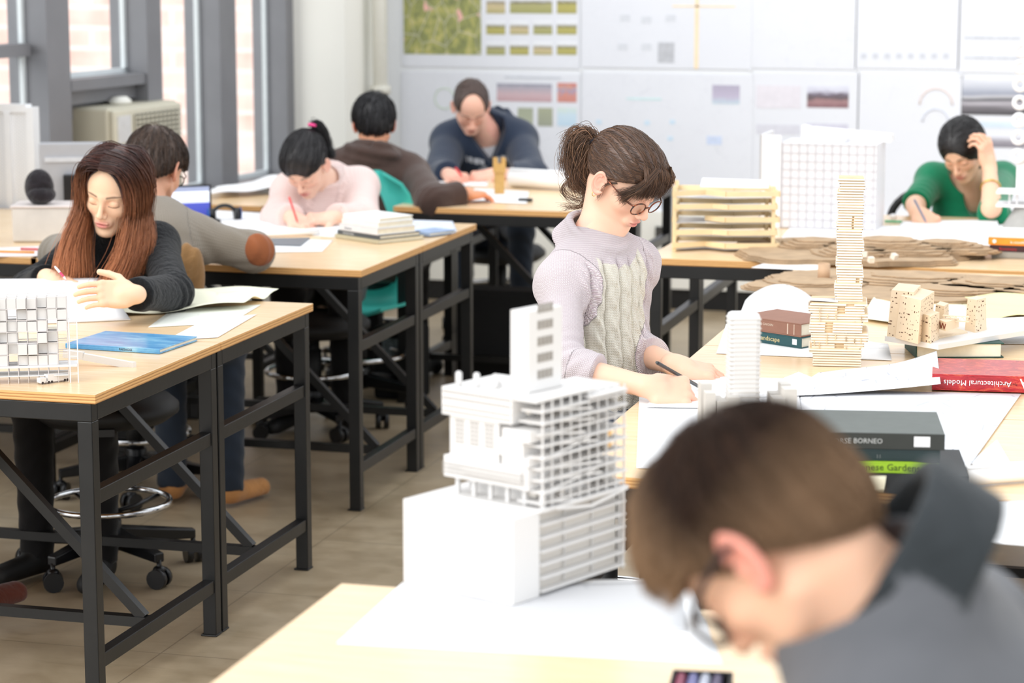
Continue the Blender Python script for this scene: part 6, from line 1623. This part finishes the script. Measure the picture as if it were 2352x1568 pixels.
# ---- long haired person in black
def wB():
    f = Tv*.96-Rv*.26; H = P3(262, 440, 6.75); R = frame(f, .30, .16)
    neck = P3(285, 556, 6.86); sh = [P3(362, 560, 6.92), P3(190, 574, 6.90)]; el = [P3(396, 672, 6.60), P3(70, 668, 6.86)]; wr = [P3(306, 676, 6.33), P3(112, 640, 6.66)]
    pel = P3(300, 770, 7.02); kn, an = legs_for(pel, Tv*.9-Rv*.3)
    tone = hairtone([(40, 24, 22), (84, 46, 36)], .35, tip=(200, 128, 84), t0=.22); tone0 = hairtone([(36, 22, 22), (88, 48, 38)], .3)
    def hair(root, H, R, hs, loc, fh):
        part = (.012, .0, .125)
        def fc(p):
            d = d_ell(p, (0, -.014, .034), (.074+.016, .096+.014, .081+.014)); d = smin(d, d_rc(p, (0, -.05, -.02), (0, -.04, -.10), .085, .07), .03); d = d-.0012*wav(p[:, 1]*70+p[:, 2]*12, 4)-.004*(np.exp(-((p[:, 0]-.016)/.006)**2)*-1.0)*(p[:, 2] > .05)
            d = smax(d, -d_ell(p, (.004, .125, -.020), (.070, .108, .128)), .006); return smax(d, -.12-p[:, 2], .01)
        cor = A_([(x, y, z) for x in (-.12, .12) for y in (-.15, .12) for z in (-.15, .15)]) @ R.T+H
        dk, lt = A_(lin((38, 24, 24))), A_(lin((104, 60, 46)))
        def cc(V):
            p = loc(V); w = np.clip(.35+.25*wav(p[:, 1]*90+p[:, 2]*20, 8), 0, 1)[:, None]; t = np.clip((.02-p[:, 2])/.13, 0, 1)[:, None]; return (dk*(1-w)+lt*w)*(1-t)+A_(lin((150, 84, 54)))*t
        M = nets(lambda P: fc(loc(P)), cor.min(0), cor.max(0), .0028, cc)
        parts = [M]
        def fall(side, offs, end, n, seed, sp):
            G = []
            for (y0, bul) in offs:
                a = hl(H, R, 1, (part[0], y0, .125-.3*abs(y0))); b = hl(H, R, 1, (side*.052, y0+.008, .102)); c = hl(H, R, 1, (side*(.082+bul), y0*.80+.004, .04)); d_ = hl(H, R, 1, (side*(.080+bul), y0*.6+.018, -.05))
                e = end[0]+(end[1]-end[0])*((y0+.08)/.14); m_ = d_*.45+e*.55+Rv*(-.008 if side > 0 else .012)
                G.append([a, b, c, d_, m_, e])
            return bundle(G, n, sp, .0010, tone, 22, seed, .006)
        # her right side falls at the left of the picture
        parts.append(fall(1, [(-.08, .0), (-.03, .004), (.02, .002), (.052, -.006), (.074, -.012)], (P3(190, 640, 6.72), P3(150, 630, 6.66)), 1500, 3, np.linspace(.008, .030, 22)))
        parts.append(fall(-1, [(-.08, .0), (-.03, .006), (.02, .004), (.056, -.004), (.076, -.010)], (P3(330, 600, 6.80), P3(252, 655, 6.62)), 2000, 4, np.linspace(.008, .026, 22)))
        to_obj('hair', parts, M_vcol('hair_long', .36, 0, .5), root)
    def extra(root, H, R, hs, b): pass
    def tcol(P):
        q = (P-neck); ax = nrm((H-neck)+A_((0, 0, .06))); h_ = q @ ax; r_ = np.linalg.norm(q-h_[:, None]*ax, axis=1); return np.sqrt((r_-.066+.05*h_)**2+np.maximum(np.abs(h_-.022)-.036, 0)**2)-.010
    person('person with long auburn hair in a black turtleneck, sorting sheets at the left desk', (pel[0], pel[1], 0), H, f, .30, neck, sh, el, wr, pel, kn, an, roll=.16, sx='f', hs=.98, skin=(243, 204, 172), lip=(214, 122, 120), hairc=(70, 48, 40),
        hair=hair, top_m=M_cloth('black_fuzzy_wool', (22, 24, 27), .35, 60, .4, .12), sleeve=(.92, .9), collar=tcol, hres=.0022, gres=.005, bulk=.012, legs_m=M_cloth('black_trousers', (18, 17, 18)), torso=(.135, .112, .12), trapr=.055, shr=.044, arm_r=(.040, .036, .026), slv=(.014, .016, .014),
        hands=((nrm(-Rv*.98+UPv*.02+Tv*.1), nrm(UPv*.45+Tv*.9), 1, dict(curl=(16, 20, 14), spread=.01)), (nrm(Rv*.7+Tv*.5-UPv*.3), nrm(UPv*.8+Tv*.5), -1, dict(pen=True))), neckhole=.052, nf=-.002, nr=.043, blush=.35, headkw=dict(lw=.95), fwd=f, bust=.004)
wB()
pen('thin pen with a pink band in the hand of the long haired person', P3(152, 642, 6.52), P3(126, 612, 6.56), .003, m_whitegloss, m2=plain('pink_band', (226, 60, 110), .4))
# ---- man in the grey brown sweater, from behind
def wC():
    f = Av*.92+Rv*.40; H = P3(357, 388, 7.42); neck = P3(338, 496, 7.36); sh = [P3(205, 560, 7.36), P3(452, 548, 7.40)]; el = [P3(135, 585, 7.58), P3(583, 578, 7.42)]; wr = [P3(210, 560, 7.80), P3(520, 560, 7.66)]
    pel = P3(330, 745, 7.20); kn, an = legs_for(pel, Av*.9+Rv*.3, kh=.52, kl=.36)
    def extra(root, H, R, hs, b):
        glasses(root, H, R, hs, m_blackplastic, .021, .016, out=.004)
        e = el[1]; 
        pc_ = P3(593, 574, 7.39)
        def fp(P): return smax(b['f_top'](P)-.0025, np.linalg.norm(P-pc_, axis=1)-.052, .004)
        to_obj('elbow_patch', [nets(fp, pc_-.09, pc_+.09, .004)], M_cloth('tan_suede', (150, 88, 54), .15, 9, .3), root)
        def fj(P): return smax(d_ell(P, P3(437, 640, 7.30), (.075, .05, .12)), -d_ell(P, P3(437, 640, 7.30), (.06, .04, .11)), .01)
        to_obj('coat_flap', [nets(lambda P: d_ell(P, P3(432, 632, 7.22), (.055, .04, .095))+.004*np.sin(P[:, 0]*160), P3(432, 632, 7.22)-.13, P3(432, 632, 7.22)+.13, .005)], M_cloth('brown_canvas', (146, 110, 70), .2, 12, .4), root)
    person('person in a grey brown tweed sweater with elbow patch, back turned at the middle desk', (pel[0], pel[1], 0), H, f, .45, neck, sh, el, wr, pel, kn, an, sx='m', hs=.98, skin=(226, 170, 140), lip=(180, 110, 100), hairc=(50, 38, 32),
        hair=simple_hair(([(92, 70, 56), (46, 34, 29)], .3), pole=(0, -.05, .12), t=.014, n=2600, length=.035, K=6, r=.0008, away=True, lift=.003, low=.028, seed=4),
        top_m=M_knit('tweed_knit', (142, 132, 118), .6, .75, .35, (160, 150, 138), .007, .006), sleeve=(.9, .9), hres=.0030, gres=.006, bulk=.014, legs_m=M_cloth('dark_jeans', (38, 46, 58)), torso=(.150, .130, .150), arm_r=(.048, .042, .028), slv=(.016, .016, .014), trapr=.058,
        hands=((nrm(Av), UPv, 1, {}), (nrm(Av), UPv, -1, {})), stub=.6, neckhole=.060, extra=extra, fwd=f, shoe_m=M_cloth('tan_boot_leather', (186, 132, 80), .15, 12, .3))
wC()
# ---- person in pink, bowed
def wD():
    f = Tv*.93-Rv*.30; H = P3(702, 378, 8.72); neck = P3(752, 420, 8.90); sh = [P3(826, 428, 8.96), P3(668, 440, 8.90)]; el = [P3(832, 505, 8.74), P3(640, 505, 8.72)]; wr = [P3(765, 500, 8.56), P3(672, 500, 8.54)]
    pel = P3(740, 640, 9.02); kn, an = legs_for(pel, Tv, kl=.30)
    def hair(root, H, R, hs, loc, fh):
        simple_hair(([(34, 30, 32), (20, 18, 20)], .3), pole=(-.02, -.105, .075), t=.012, n=1400, length=.06, K=6, r=.0008, lift=.0012, jitter=.08, hole=((0, .112, -.038), (.060, .072, .092)), ridge=.0008)(root, H, R, hs, loc, fh)
        T0 = hl(H, R, 1, (-.02, -.118, .080)); g = [[T0, T0+Rv*.022+UPv*.004, T0+Rv*.045-UPv*.03, T0+Rv*.055-UPv*.075, T0+Rv*.07-UPv*.11+Tv*.01], [T0, T0+Rv*.015-UPv*.004, T0+Rv*.035-UPv*.04, T0+Rv*.048-UPv*.08, T0+Rv*.06-UPv*.105+Tv*.02]]
        to_obj('ponytail', [bundle(g, 600, np.concatenate([[.006], np.linspace(.014, .012, 15)]), .0011, hairtone([(30, 26, 28), (16, 14, 16)], .3), 16, 3, .004)], M_vcol('hair_long', .36), root)
        q = MB(); u = nrm(np.cross(T0-H, UPv)); v = nrm(np.cross(T0-H, u)); q.tube([T0+(u*math.cos(t*PI/8)+v*math.sin(t*PI/8))*.014 for t in range(16)], .0065, 8, closed=True); q.build('hair_tie', plain('hot_pink', (236, 70, 140), .6), root, origin=root.location)
    def cowl(P):
        c = neck+A_((0, 0, .008))-Rv*.004; q = P-c; ax = nrm(UPv*.85+Tv*.5); h_ = q @ ax; r_ = np.linalg.norm(q-h_[:, None]*ax, axis=1); return np.sqrt((r_-.078)**2+(np.maximum(np.abs(h_)-.018, 0))**2)-.016-.003*np.sin(h_*220)
    person('person in a pale pink cowl neck sweater with black ponytail, head bowed', (pel[0], pel[1], 0), H, f, .78, neck, sh, el, wr, pel, kn, an, sx='f', hs=.96, skin=(240, 200, 178), lip=(210, 120, 120), hairc=(30, 26, 26), hair=hair,
        top_m=M_knit('pink_knit', (240, 212, 206), .5, .85, .4, (246, 224, 218), .009, .008), sleeve=(.9, .9), collar=cowl, hres=.0030, gres=.006, dres=.0025, bulk=.014, legs_m=M_cloth('black_trousers', (18, 17, 18)), torso=(.140, .120, .130), slv=(.020, .022, .020), neckhole=.060, trapr=.056,
        hands=((nrm(-Rv*.8+Tv*.4), nrm(UPv+Tv*.3), -1, {}), (nrm(Rv*.6+Tv*.5-UPv*.2), nrm(UPv+Tv*.3), 1, dict(pen=True))), fwd=f, nr=.042)
wD()
pen('red pen in the hand of the person in pink', P3(684, 512, 8.46), P3(664, 452, 8.52), .0034, plain('red_plastic', (226, 50, 50), .4))
# ---- man in the brown hooded jacket, from behind
def wE():
    f = Av*.96-Rv*.1; H = P3(859, 284, 9.55); neck = P3(850, 360, 9.50); sh = [P3(770, 396, 9.50), P3(944, 400, 9.52)]; el = [P3(770, 520, 9.50), P3(996, 466, 9.20)]; wr = [P3(800, 520, 9.80), P3(1064, 444, 9.26)]
    pel = P3(850, 600, 9.42); kn, an = legs_for(pel, Av+Rv*.2, kl=.34)
    def hood(P):
        c = neck+UPv*.004+Tv*.045; q = P-c; d = smax(smin(d_ell(P, c, (.122, .092, .074)), d_ell(P, c-UPv*.05+Tv*.012, (.085, .06, .06)), .02), -d_ell(P, c+UPv*.045+Av*.02, (.085, .070, .048)), .012); return d+.004*np.sin(q[:, 2]*150+q[:, 0]*30)+.002*np.sin(q[:, 0]*90)
    person('person in a dark brown hooded jacket with short black hair, back turned', (pel[0], pel[1], 0), H, f, .25, neck, sh, el, wr, pel, kn, an, sx='m', hs=.93, skin=(226, 160, 124), lip=(180, 110, 100), hairc=(24, 22, 24),
        hair=simple_hair(([(38, 36, 40), (18, 17, 19)], .3), pole=(.015, -.06, .11), t=.015, n=1800, length=.04, K=5, r=.0010, away=True, lift=.004, low=.02, ridge=.002, freq=40, seed=6),
        top_m=M_cloth('dark_brown_wool', (72, 55, 49), .14, 8, .3), top_name='jacket', collar=hood, sleeve=(.95, .95), hres=.0035, gres=.0065, dres=.003, bulk=.022, legs_m=M_cloth('black_trousers', (18, 17, 18)), torso=(.150, .135, .150), slv=(.026, .026, .020), trapr=.060, neckhole=.058,
        hands=((nrm(Av), UPv, 1, {}), (nrm(Rv*.8+Av*.5-UPv*.1), UPv, -1, {})), fwd=f, colkw=dict(earred=.7))
wE()
# ---- person in the navy hoodie
def wF():
    f = Tv*.98+Rv*.10; H = P3(1082, 245, 10.50); neck = P3(1112, 292, 10.66); sh = [P3(1190, 322, 10.72), P3(1034, 326, 10.69)]; el = [P3(1222, 406, 10.40), P3(1008, 406, 10.38)]; wr = [P3(1132, 400, 10.12), P3(1030, 400, 10.10)]
    pel = P3(1130, 500, 10.95); kn, an = legs_for(pel, Tv*.9, kl=.34, spread=.13)
    def vn(P, p):
        TLp = np.linalg.norm(neck-pel); return np.maximum(np.abs(p[:, 0]+.012)-np.clip((p[:, 2]-(TLp-.115))*.60, -.01, .075), -(p[:, 1]-.02))
    def hood(P):
        c = neck+UPv*.03+Av*.05+Rv*.045; return smax(d_ell(P, c, (.095, .075, .062)), -d_ell(P, c+UPv*.04+Tv*.04, (.06, .06, .05)), .012)+.003*np.sin(P[:, 0]*130)
    TLp = np.linalg.norm(neck-pel)
    def colf(V, p):
        C = np.tile(A_(lin((30, 44, 66))), (len(V), 1)); x, z, y = p[:, 0], p[:, 2]-(TLp-.125), p[:, 1]; fr = y > .03
        def put(m, c): C[m & fr] = A_(lin(c))
        w = np.sin(x*260)+np.sin(x*610+1)
        put((np.abs(z-.02-.25*np.abs(x+.01)) < .014)&(np.abs(x+.01) < .105)&(np.abs(x+.01) > .024)&(w > -.9), (206, 210, 218))
        r_ = np.sqrt((x+.01)**2+(z+.075)**2); put((np.abs(r_-.078) < .011)&(z < .01)&(np.sin(np.arctan2(z+.075, x+.01)*3) > -.8), (176, 180, 190))
        put((r_ < .046)&(z < -.045), (214, 220, 228)); put((np.abs(np.abs(x+.01)-.020) < .014)&(np.abs(z+.035) < .026), (206, 190, 180)); put((np.abs(x+.075) < .012)&(np.abs(z+.075) < .02), (196, 150, 90))
        return C
    def extra(root, H, R, hs, b):
        up, lat, fw = b['up'], b['lat'], b['fw']; c = neck-up*.055+fw*.062
        def fs(P): return smin(d_rc(P, neck-up*.01, neck-up*.15, .062, .085), d_rc(P, neck, neck-up*.16+fw*.01, .05, .06), .02)-.002
        to_obj('t_shirt', [nets(lambda P: smax(fs(P), -d_rc(P, neck-UPv*.01, neck+UPv*.1+Tv*.06, .055, .07), .005), neck-.26, neck+.12, .005)], M_cloth('white_tee', (238, 236, 240), .03, 5, .1), root)
    t = NT('navy_print'); a = t.n('ShaderNodeAttribute', attribute_name='Col'); t.l(a.outputs['Color'], t.b.inputs['Base Color']); t.b.inputs['Roughness'].default_value = .9; t.b.inputs['Sheen Weight'].default_value = .2; t.bump(t.noise(t.coord(), 9, 4), .2, .03)
    person('balding person in a navy hoodie with pale chest print over a white shirt', (pel[0], pel[1], 0), H, f, .72, neck, sh, el, wr, pel, kn, an, sx='m', hs=.96, skin=(240, 190, 168), lip=(196, 120, 110), hairc=(70, 50, 42),
        hair=simple_hair(([(84, 62, 54), (50, 38, 34)], .3), pole=(0, -.05, .11), t=.006, n=500, length=.015, K=4, r=.0008, away=True, lift=.001, low=.01, hole=((0, .120, .045), (.064, .112, .108)), side=.0),
        top_m=t.m, top_name='hoodie', collar=hood, colf=colf, vneck=vn, sleeve=(.95, .95), hres=.0035, gres=.0055, dres=.003, bulk=.026, legs_m=M_cloth('dark_jeans', (38, 46, 58)), torso=(.155, .145, .165), slv=(.030, .030, .024), trapr=.066, shr=.06, neckhole=.060,
        hands=((nrm(-Rv*.8+Tv*.3-UPv*.1), nrm(UPv+Tv*.4), -1, dict(curl=(35, 40, 25))), (nrm(Rv*.6+Tv*.6-UPv*.1), nrm(UPv+Tv*.3), 1, dict(pen=True))), extra=extra, fwd=f, blush=.7)
wF()
pen('red pen in the hand of the person in the navy hoodie', P3(1062, 406, 9.98), P3(1046, 385, 10.02), .005, plain('red_plastic', (226, 50, 50), .4))
# ---- person in green
def wG():
    f = Tv*.86-Rv*.50; H = P3(2210, 345, 8.86); neck = P3(2228, 428, 9.02); sh = [P3(2302, 410, 9.08), P3(2142, 412, 9.02)]; el = [P3(2278, 494, 8.56), P3(2103, 468, 8.88)]; wr = [P3(2273, 384, 8.74), P3(2106, 488, 8.64)]
    pel = P3(2215, 590, 9.22); kn, an = legs_for(pel, Tv, kl=.30)
    def vn(P, p):
        TLp = np.linalg.norm(neck-pel); return np.maximum((p[:, 0]-.0)**2/.046**2+((p[:, 2]-TLp)/.070)**2-1, -(p[:, 1]-.0)*20)*.03
    def hair(root, H, R, hs, loc, fh):
        def more(p, d):
            d = d_ell(p, (0, -.016, .034), (.074+.014, .096+.014, .081+.012)); d = smin(d, d_rc(p, (0, -.05, -.01), (0, -.045, -.09), .075, .055), .03)-.0008*wav(p[:, 1]*60+p[:, 2]*20, 3)+.0012*np.exp(-((p[:, 0]-.0)/.004)**2)*(p[:, 2] > .04)*(p[:, 1] > -.06)
            return smax(smax(d, -d_ell(p, (0, .118, -.042), (.062, .092, .104)), .006), -.11-p[:, 2], .01)
        simple_hair(([(34, 30, 30), (18, 16, 16)], .3), pole=(0, -.12, -.06), t=.012, n=1600, length=.07, K=6, r=.0009, lift=.001, jitter=.05, more=more)(root, H, R, hs, loc, fh)
    def extra(root, H, R, hs, b):
        q = MB(); c = wr[0]+(el[0]-wr[0])*.42; ax = nrm(el[0]-wr[0]); u = nrm(np.cross(ax, Rv)); v = np.cross(ax, u); q.tube([c+(u*math.cos(t*PI/9)+v*math.sin(t*PI/9))*.034 for t in range(18)], .0035, 8, closed=True); q.build('wristwatch', plain('gold', (222, 186, 110), .25, metal=1), root, origin=root.location)
        c = hl(H, R, hs, (-.078, .0, -.045)); q = MB(); q.ell(tuple(c), (.006, .006, .009), 8); q.build('earring', m_chrome, root, origin=root.location)
    person('person in a green top writing at the far right desk, head propped on one hand', (pel[0], pel[1], 0), H, f, .62, neck, sh, el, wr, pel, kn, an, roll=-.10, sx='f', hs=.935, skin=(238, 192, 162), lip=(206, 120, 112), hairc=(26, 22, 22), hair=hair,
        top_m=M_cloth('green_jersey', (14, 122, 84), .14, 7, .25, .3), top_name='top', vneck=vn, sleeve=(-.95, -.98), hres=.003, gres=.005, dres=.0025, bulk=.008, legs_m=M_cloth('black_trousers', (18, 17, 18)), torso=(.140, .120, .130), slv=(.008, .010, .01), bust=.018, neckhole=.064, wrinkle=.0018, trapr=.05, arm_r=(.044, .040, .026),
        hands=((nrm(UPv*.9-Rv*.25-Av*.05), nrm(Rv*.6+Tv*.6), 1, dict(curl=(35, 45, 30))), (nrm(Rv*.55+Tv*.6-UPv*.35), nrm(UPv+Tv*.5-Rv*.3), 1, dict(pen=True))), extra=extra, fwd=f)
wG()
pen('grey pen held by the person in green', P3(2128, 512, 8.50), P3(2100, 458, 8.56), .0042, plain('grey_pen', (120, 124, 140), .4))
# ---- boy in the foreground
def wH():
    f = -Rv*.86+Av*.50; H = P3(1772, 1247, 2.12); pitch = 1.0; R = frame(f, pitch)
    neck = P3(2010, 1410, 2.12); sh = [P3(2020, 1720, 2.02), P3(2200, 1470, 2.34)]; el = [P3(1800, 2150, 2.05), P3(2050, 1900, 2.45)]; wr = [P3(1500, 1950, 2.30), P3(1700, 1800, 2.50)]
    pel = A_((neck[0], neck[1], 0))+Rv*.34+Tv*.06; pel[2] = .60; kn, an = legs_for(pel, f, kh=.52)
    def hair(root, H, R, hs, loc, fh):
        def more(p, d):
            h_ = ((0, .132, -.015), (.074, .092, .106)); t = .018
            d = d_ell(p, (0, -.013, .036), (.074+t*.55, .096+t*.75, .081+t)); d = smin(d, d_ell(p, (0, .034, .050), (.062+t*.5, .058+t, .062+t)), .03); d = smin(d, d_ell(p, (0, -.042, -.022), (.058+t*.35, .060+t*.35, .058)), .03)
            d = d-.0022*wav(p[:, 0]*52+p[:, 1]*20, 3)-.0016*wav(p[:, 1]*70, 5)
            d = smax(d, -d_ell(p, h_[0], h_[1]), .006); d = smax(d, -d_ell(np.abs(p)*A_((1, 0, 0))+p*A_((0, 1, 1)), (.092, -.008, -.004), (.030, .024, .036)), .006)
            zl = np.where(p[:, 1] > .012, .004+.034*np.clip((p[:, 1]-.016)/.03, 0, 1), np.clip(.95*(p[:, 1]+.012), -.082, .004)); return smax(d, zl-p[:, 2], .006)
        def cc_post(): pass
        o = simple_hair(([(70, 48, 35), (24, 16, 12)], .4), mat=M_vcol('hair_matte', .6, 0, .2), pole=(0, -.06, .12), t=.018, n=9000, length=.034, K=6, r=.00042, away=True, lift=.005, more=more, res=.0026, jitter=.35)(root, H, R, hs, loc, fh)
        # the sides and fringe are lighter than the crown
        me = o.data; at_ = me.attributes['Col'].data; n_ = len(at_); C = np.zeros(n_*4, np.float32); at_.foreach_get('color', C); C = C.reshape(-1, 4); co = np.zeros(n_*3, np.float32); me.vertices.foreach_get('co', co); p = loc(co.reshape(-1, 3)+A_(root.location))
        w = np.clip((.060-p[:, 2])/.07, 0, 1)*.62+np.clip((p[:, 1]-.0)/.07, 0, 1)*.8; w = np.clip(w, 0, 1)[:, None]; C[:, :3] = C[:, :3]*(1-w)+(C[:, :3]*.4+A_(lin((186, 150, 116)))*.8)*w; at_.foreach_set('color', np.clip(C, 0, 1).ravel().astype(np.float32))
    nk = nrm(H+R @ A_((0, -.05, -.05))-neck)
    def collar(P):
        c = P3(2034, 1325, 2.13); ax = nrm(-Rv*.86+UPv*.51+Av*.05); q = P-c; h_ = q @ ax; e1 = nrm(Rv*.51+UPv*.86); e2 = np.cross(ax, e1); a_ = q @ e1; b_ = q @ e2; r_ = np.sqrt((a_/1.12)**2+(b_/.88)**2); ang = np.arctan2(b_, a_)
        return (np.sqrt((r_-.094)**2+np.maximum(np.abs(h_+.016)-.030, 0)**2)-.0085-.0010*np.sin(ang*90))*.85
    def colf(V, p):
        m = (collar(V) < .002)[:, None]; return np.where(m, A_(lin((30, 36, 39))), A_(lin((92, 93, 97)))*np.ones((len(V), 1)))
    t = NT('charcoal_jersey'); a = t.n('ShaderNodeAttribute', attribute_name='Col'); n_ = t.noise(t.coord(), 8, 4, .6, .5); t.l(t.mix(t.ramp(n_, [(.35, (0,)*3), (.7, (.35,)*3)]), a.outputs['Color'], lin((60, 64, 68))), t.b.inputs['Base Color']); t.b.inputs['Roughness'].default_value = .95; t.b.inputs['Sheen Weight'].default_value = .15; t.bump(t.noise(t.coord(), 14, 4), .3, .02)
    def extra(root, H, R, hs, b): glasses(root, H, R, hs, plain('dark_brown_acetate', (44, 30, 30), .25), .024, .019, drop=-.006, out=.010, thick=.0034, tw=.010)
    person('person in a charcoal shawl collar sweater and glasses bent over the nearest desk', (pel[0], pel[1], 0), H, f, pitch, neck, sh, el, wr, pel, kn, an, sx='m', hs=.905, skin=(238, 190, 160), lip=(206, 130, 120), hairc=(90, 66, 50), hair=hair,
        top_m=t.m, collar=collar, colf=colf, sleeve=(.9, .9), hres=.0022, gres=.0045, bulk=.016, legs_m=M_cloth('dark_jeans', (38, 46, 58)), torso=(.150, .135, .150), slv=(.018, .018, .015), trapr=.075, shr=.055, neckhole=.072, nr=.052, nf=.01, nzk=.95,
        hands=((nrm(-Rv*.6+Av*.7), UPv, 1, {}), (nrm(-Rv*.6+Av*.7), UPv, -1, dict(pen=True))), extra=extra, fwd=f, headkw=dict(ear=1.12), colkw=dict(earred=.9), blush=.6)
wH()
# ---- someone outside the picture at the left: one leg and a moccasin show

def wI():
    f = Av*.7+Rv*.6; pel = A_((-3.05, 4.75, .56)); neck = pel+UPv*.50; H = neck+UPv*.14+f*.04; sh = [neck-Rv*.15-UPv*.05, neck+Rv*.15-UPv*.05]; el = [sh[0]-UPv*.24, sh[1]-UPv*.24]; wr = [el[0]+Av*.2, el[1]+Av*.2]
    ft = A_(az(34, 1418, .05)); ft2 = ft-Rv*.25
    kn = [A_((ft2[0]-.05, ft2[1]-.1, .50)), A_((ft[0]-.08, ft[1]-.12, .50))]; an = [ft2-Rv*.12+A_((0, 0, .06)), ft-Rv*.10+A_((0, 0, .06))]
    r, b = person('person outside the left edge of the photo with one brown moccasin showing', (pel[0], pel[1], 0), H, f, .3, neck, sh, el, wr, pel, kn, an, sx='m', skin=(230, 180, 150), hairc=(40, 30, 26), hair=simple_hair(([(50, 40, 34)]*2, .3), n=0, res=.005),
        top_m=M_cloth('dark_grey_wool', (50, 50, 54)), hres=.005, gres=.009, dres=.004, legs_m=M_cloth('black_trousers', (18, 17, 18)), shoe_m=M_cloth('oxblood_suede', (96, 46, 32), .15, 12, .3), hands=((nrm(Av), UPv, 1, {}), (nrm(Av), UPv, -1, {})))
wI()
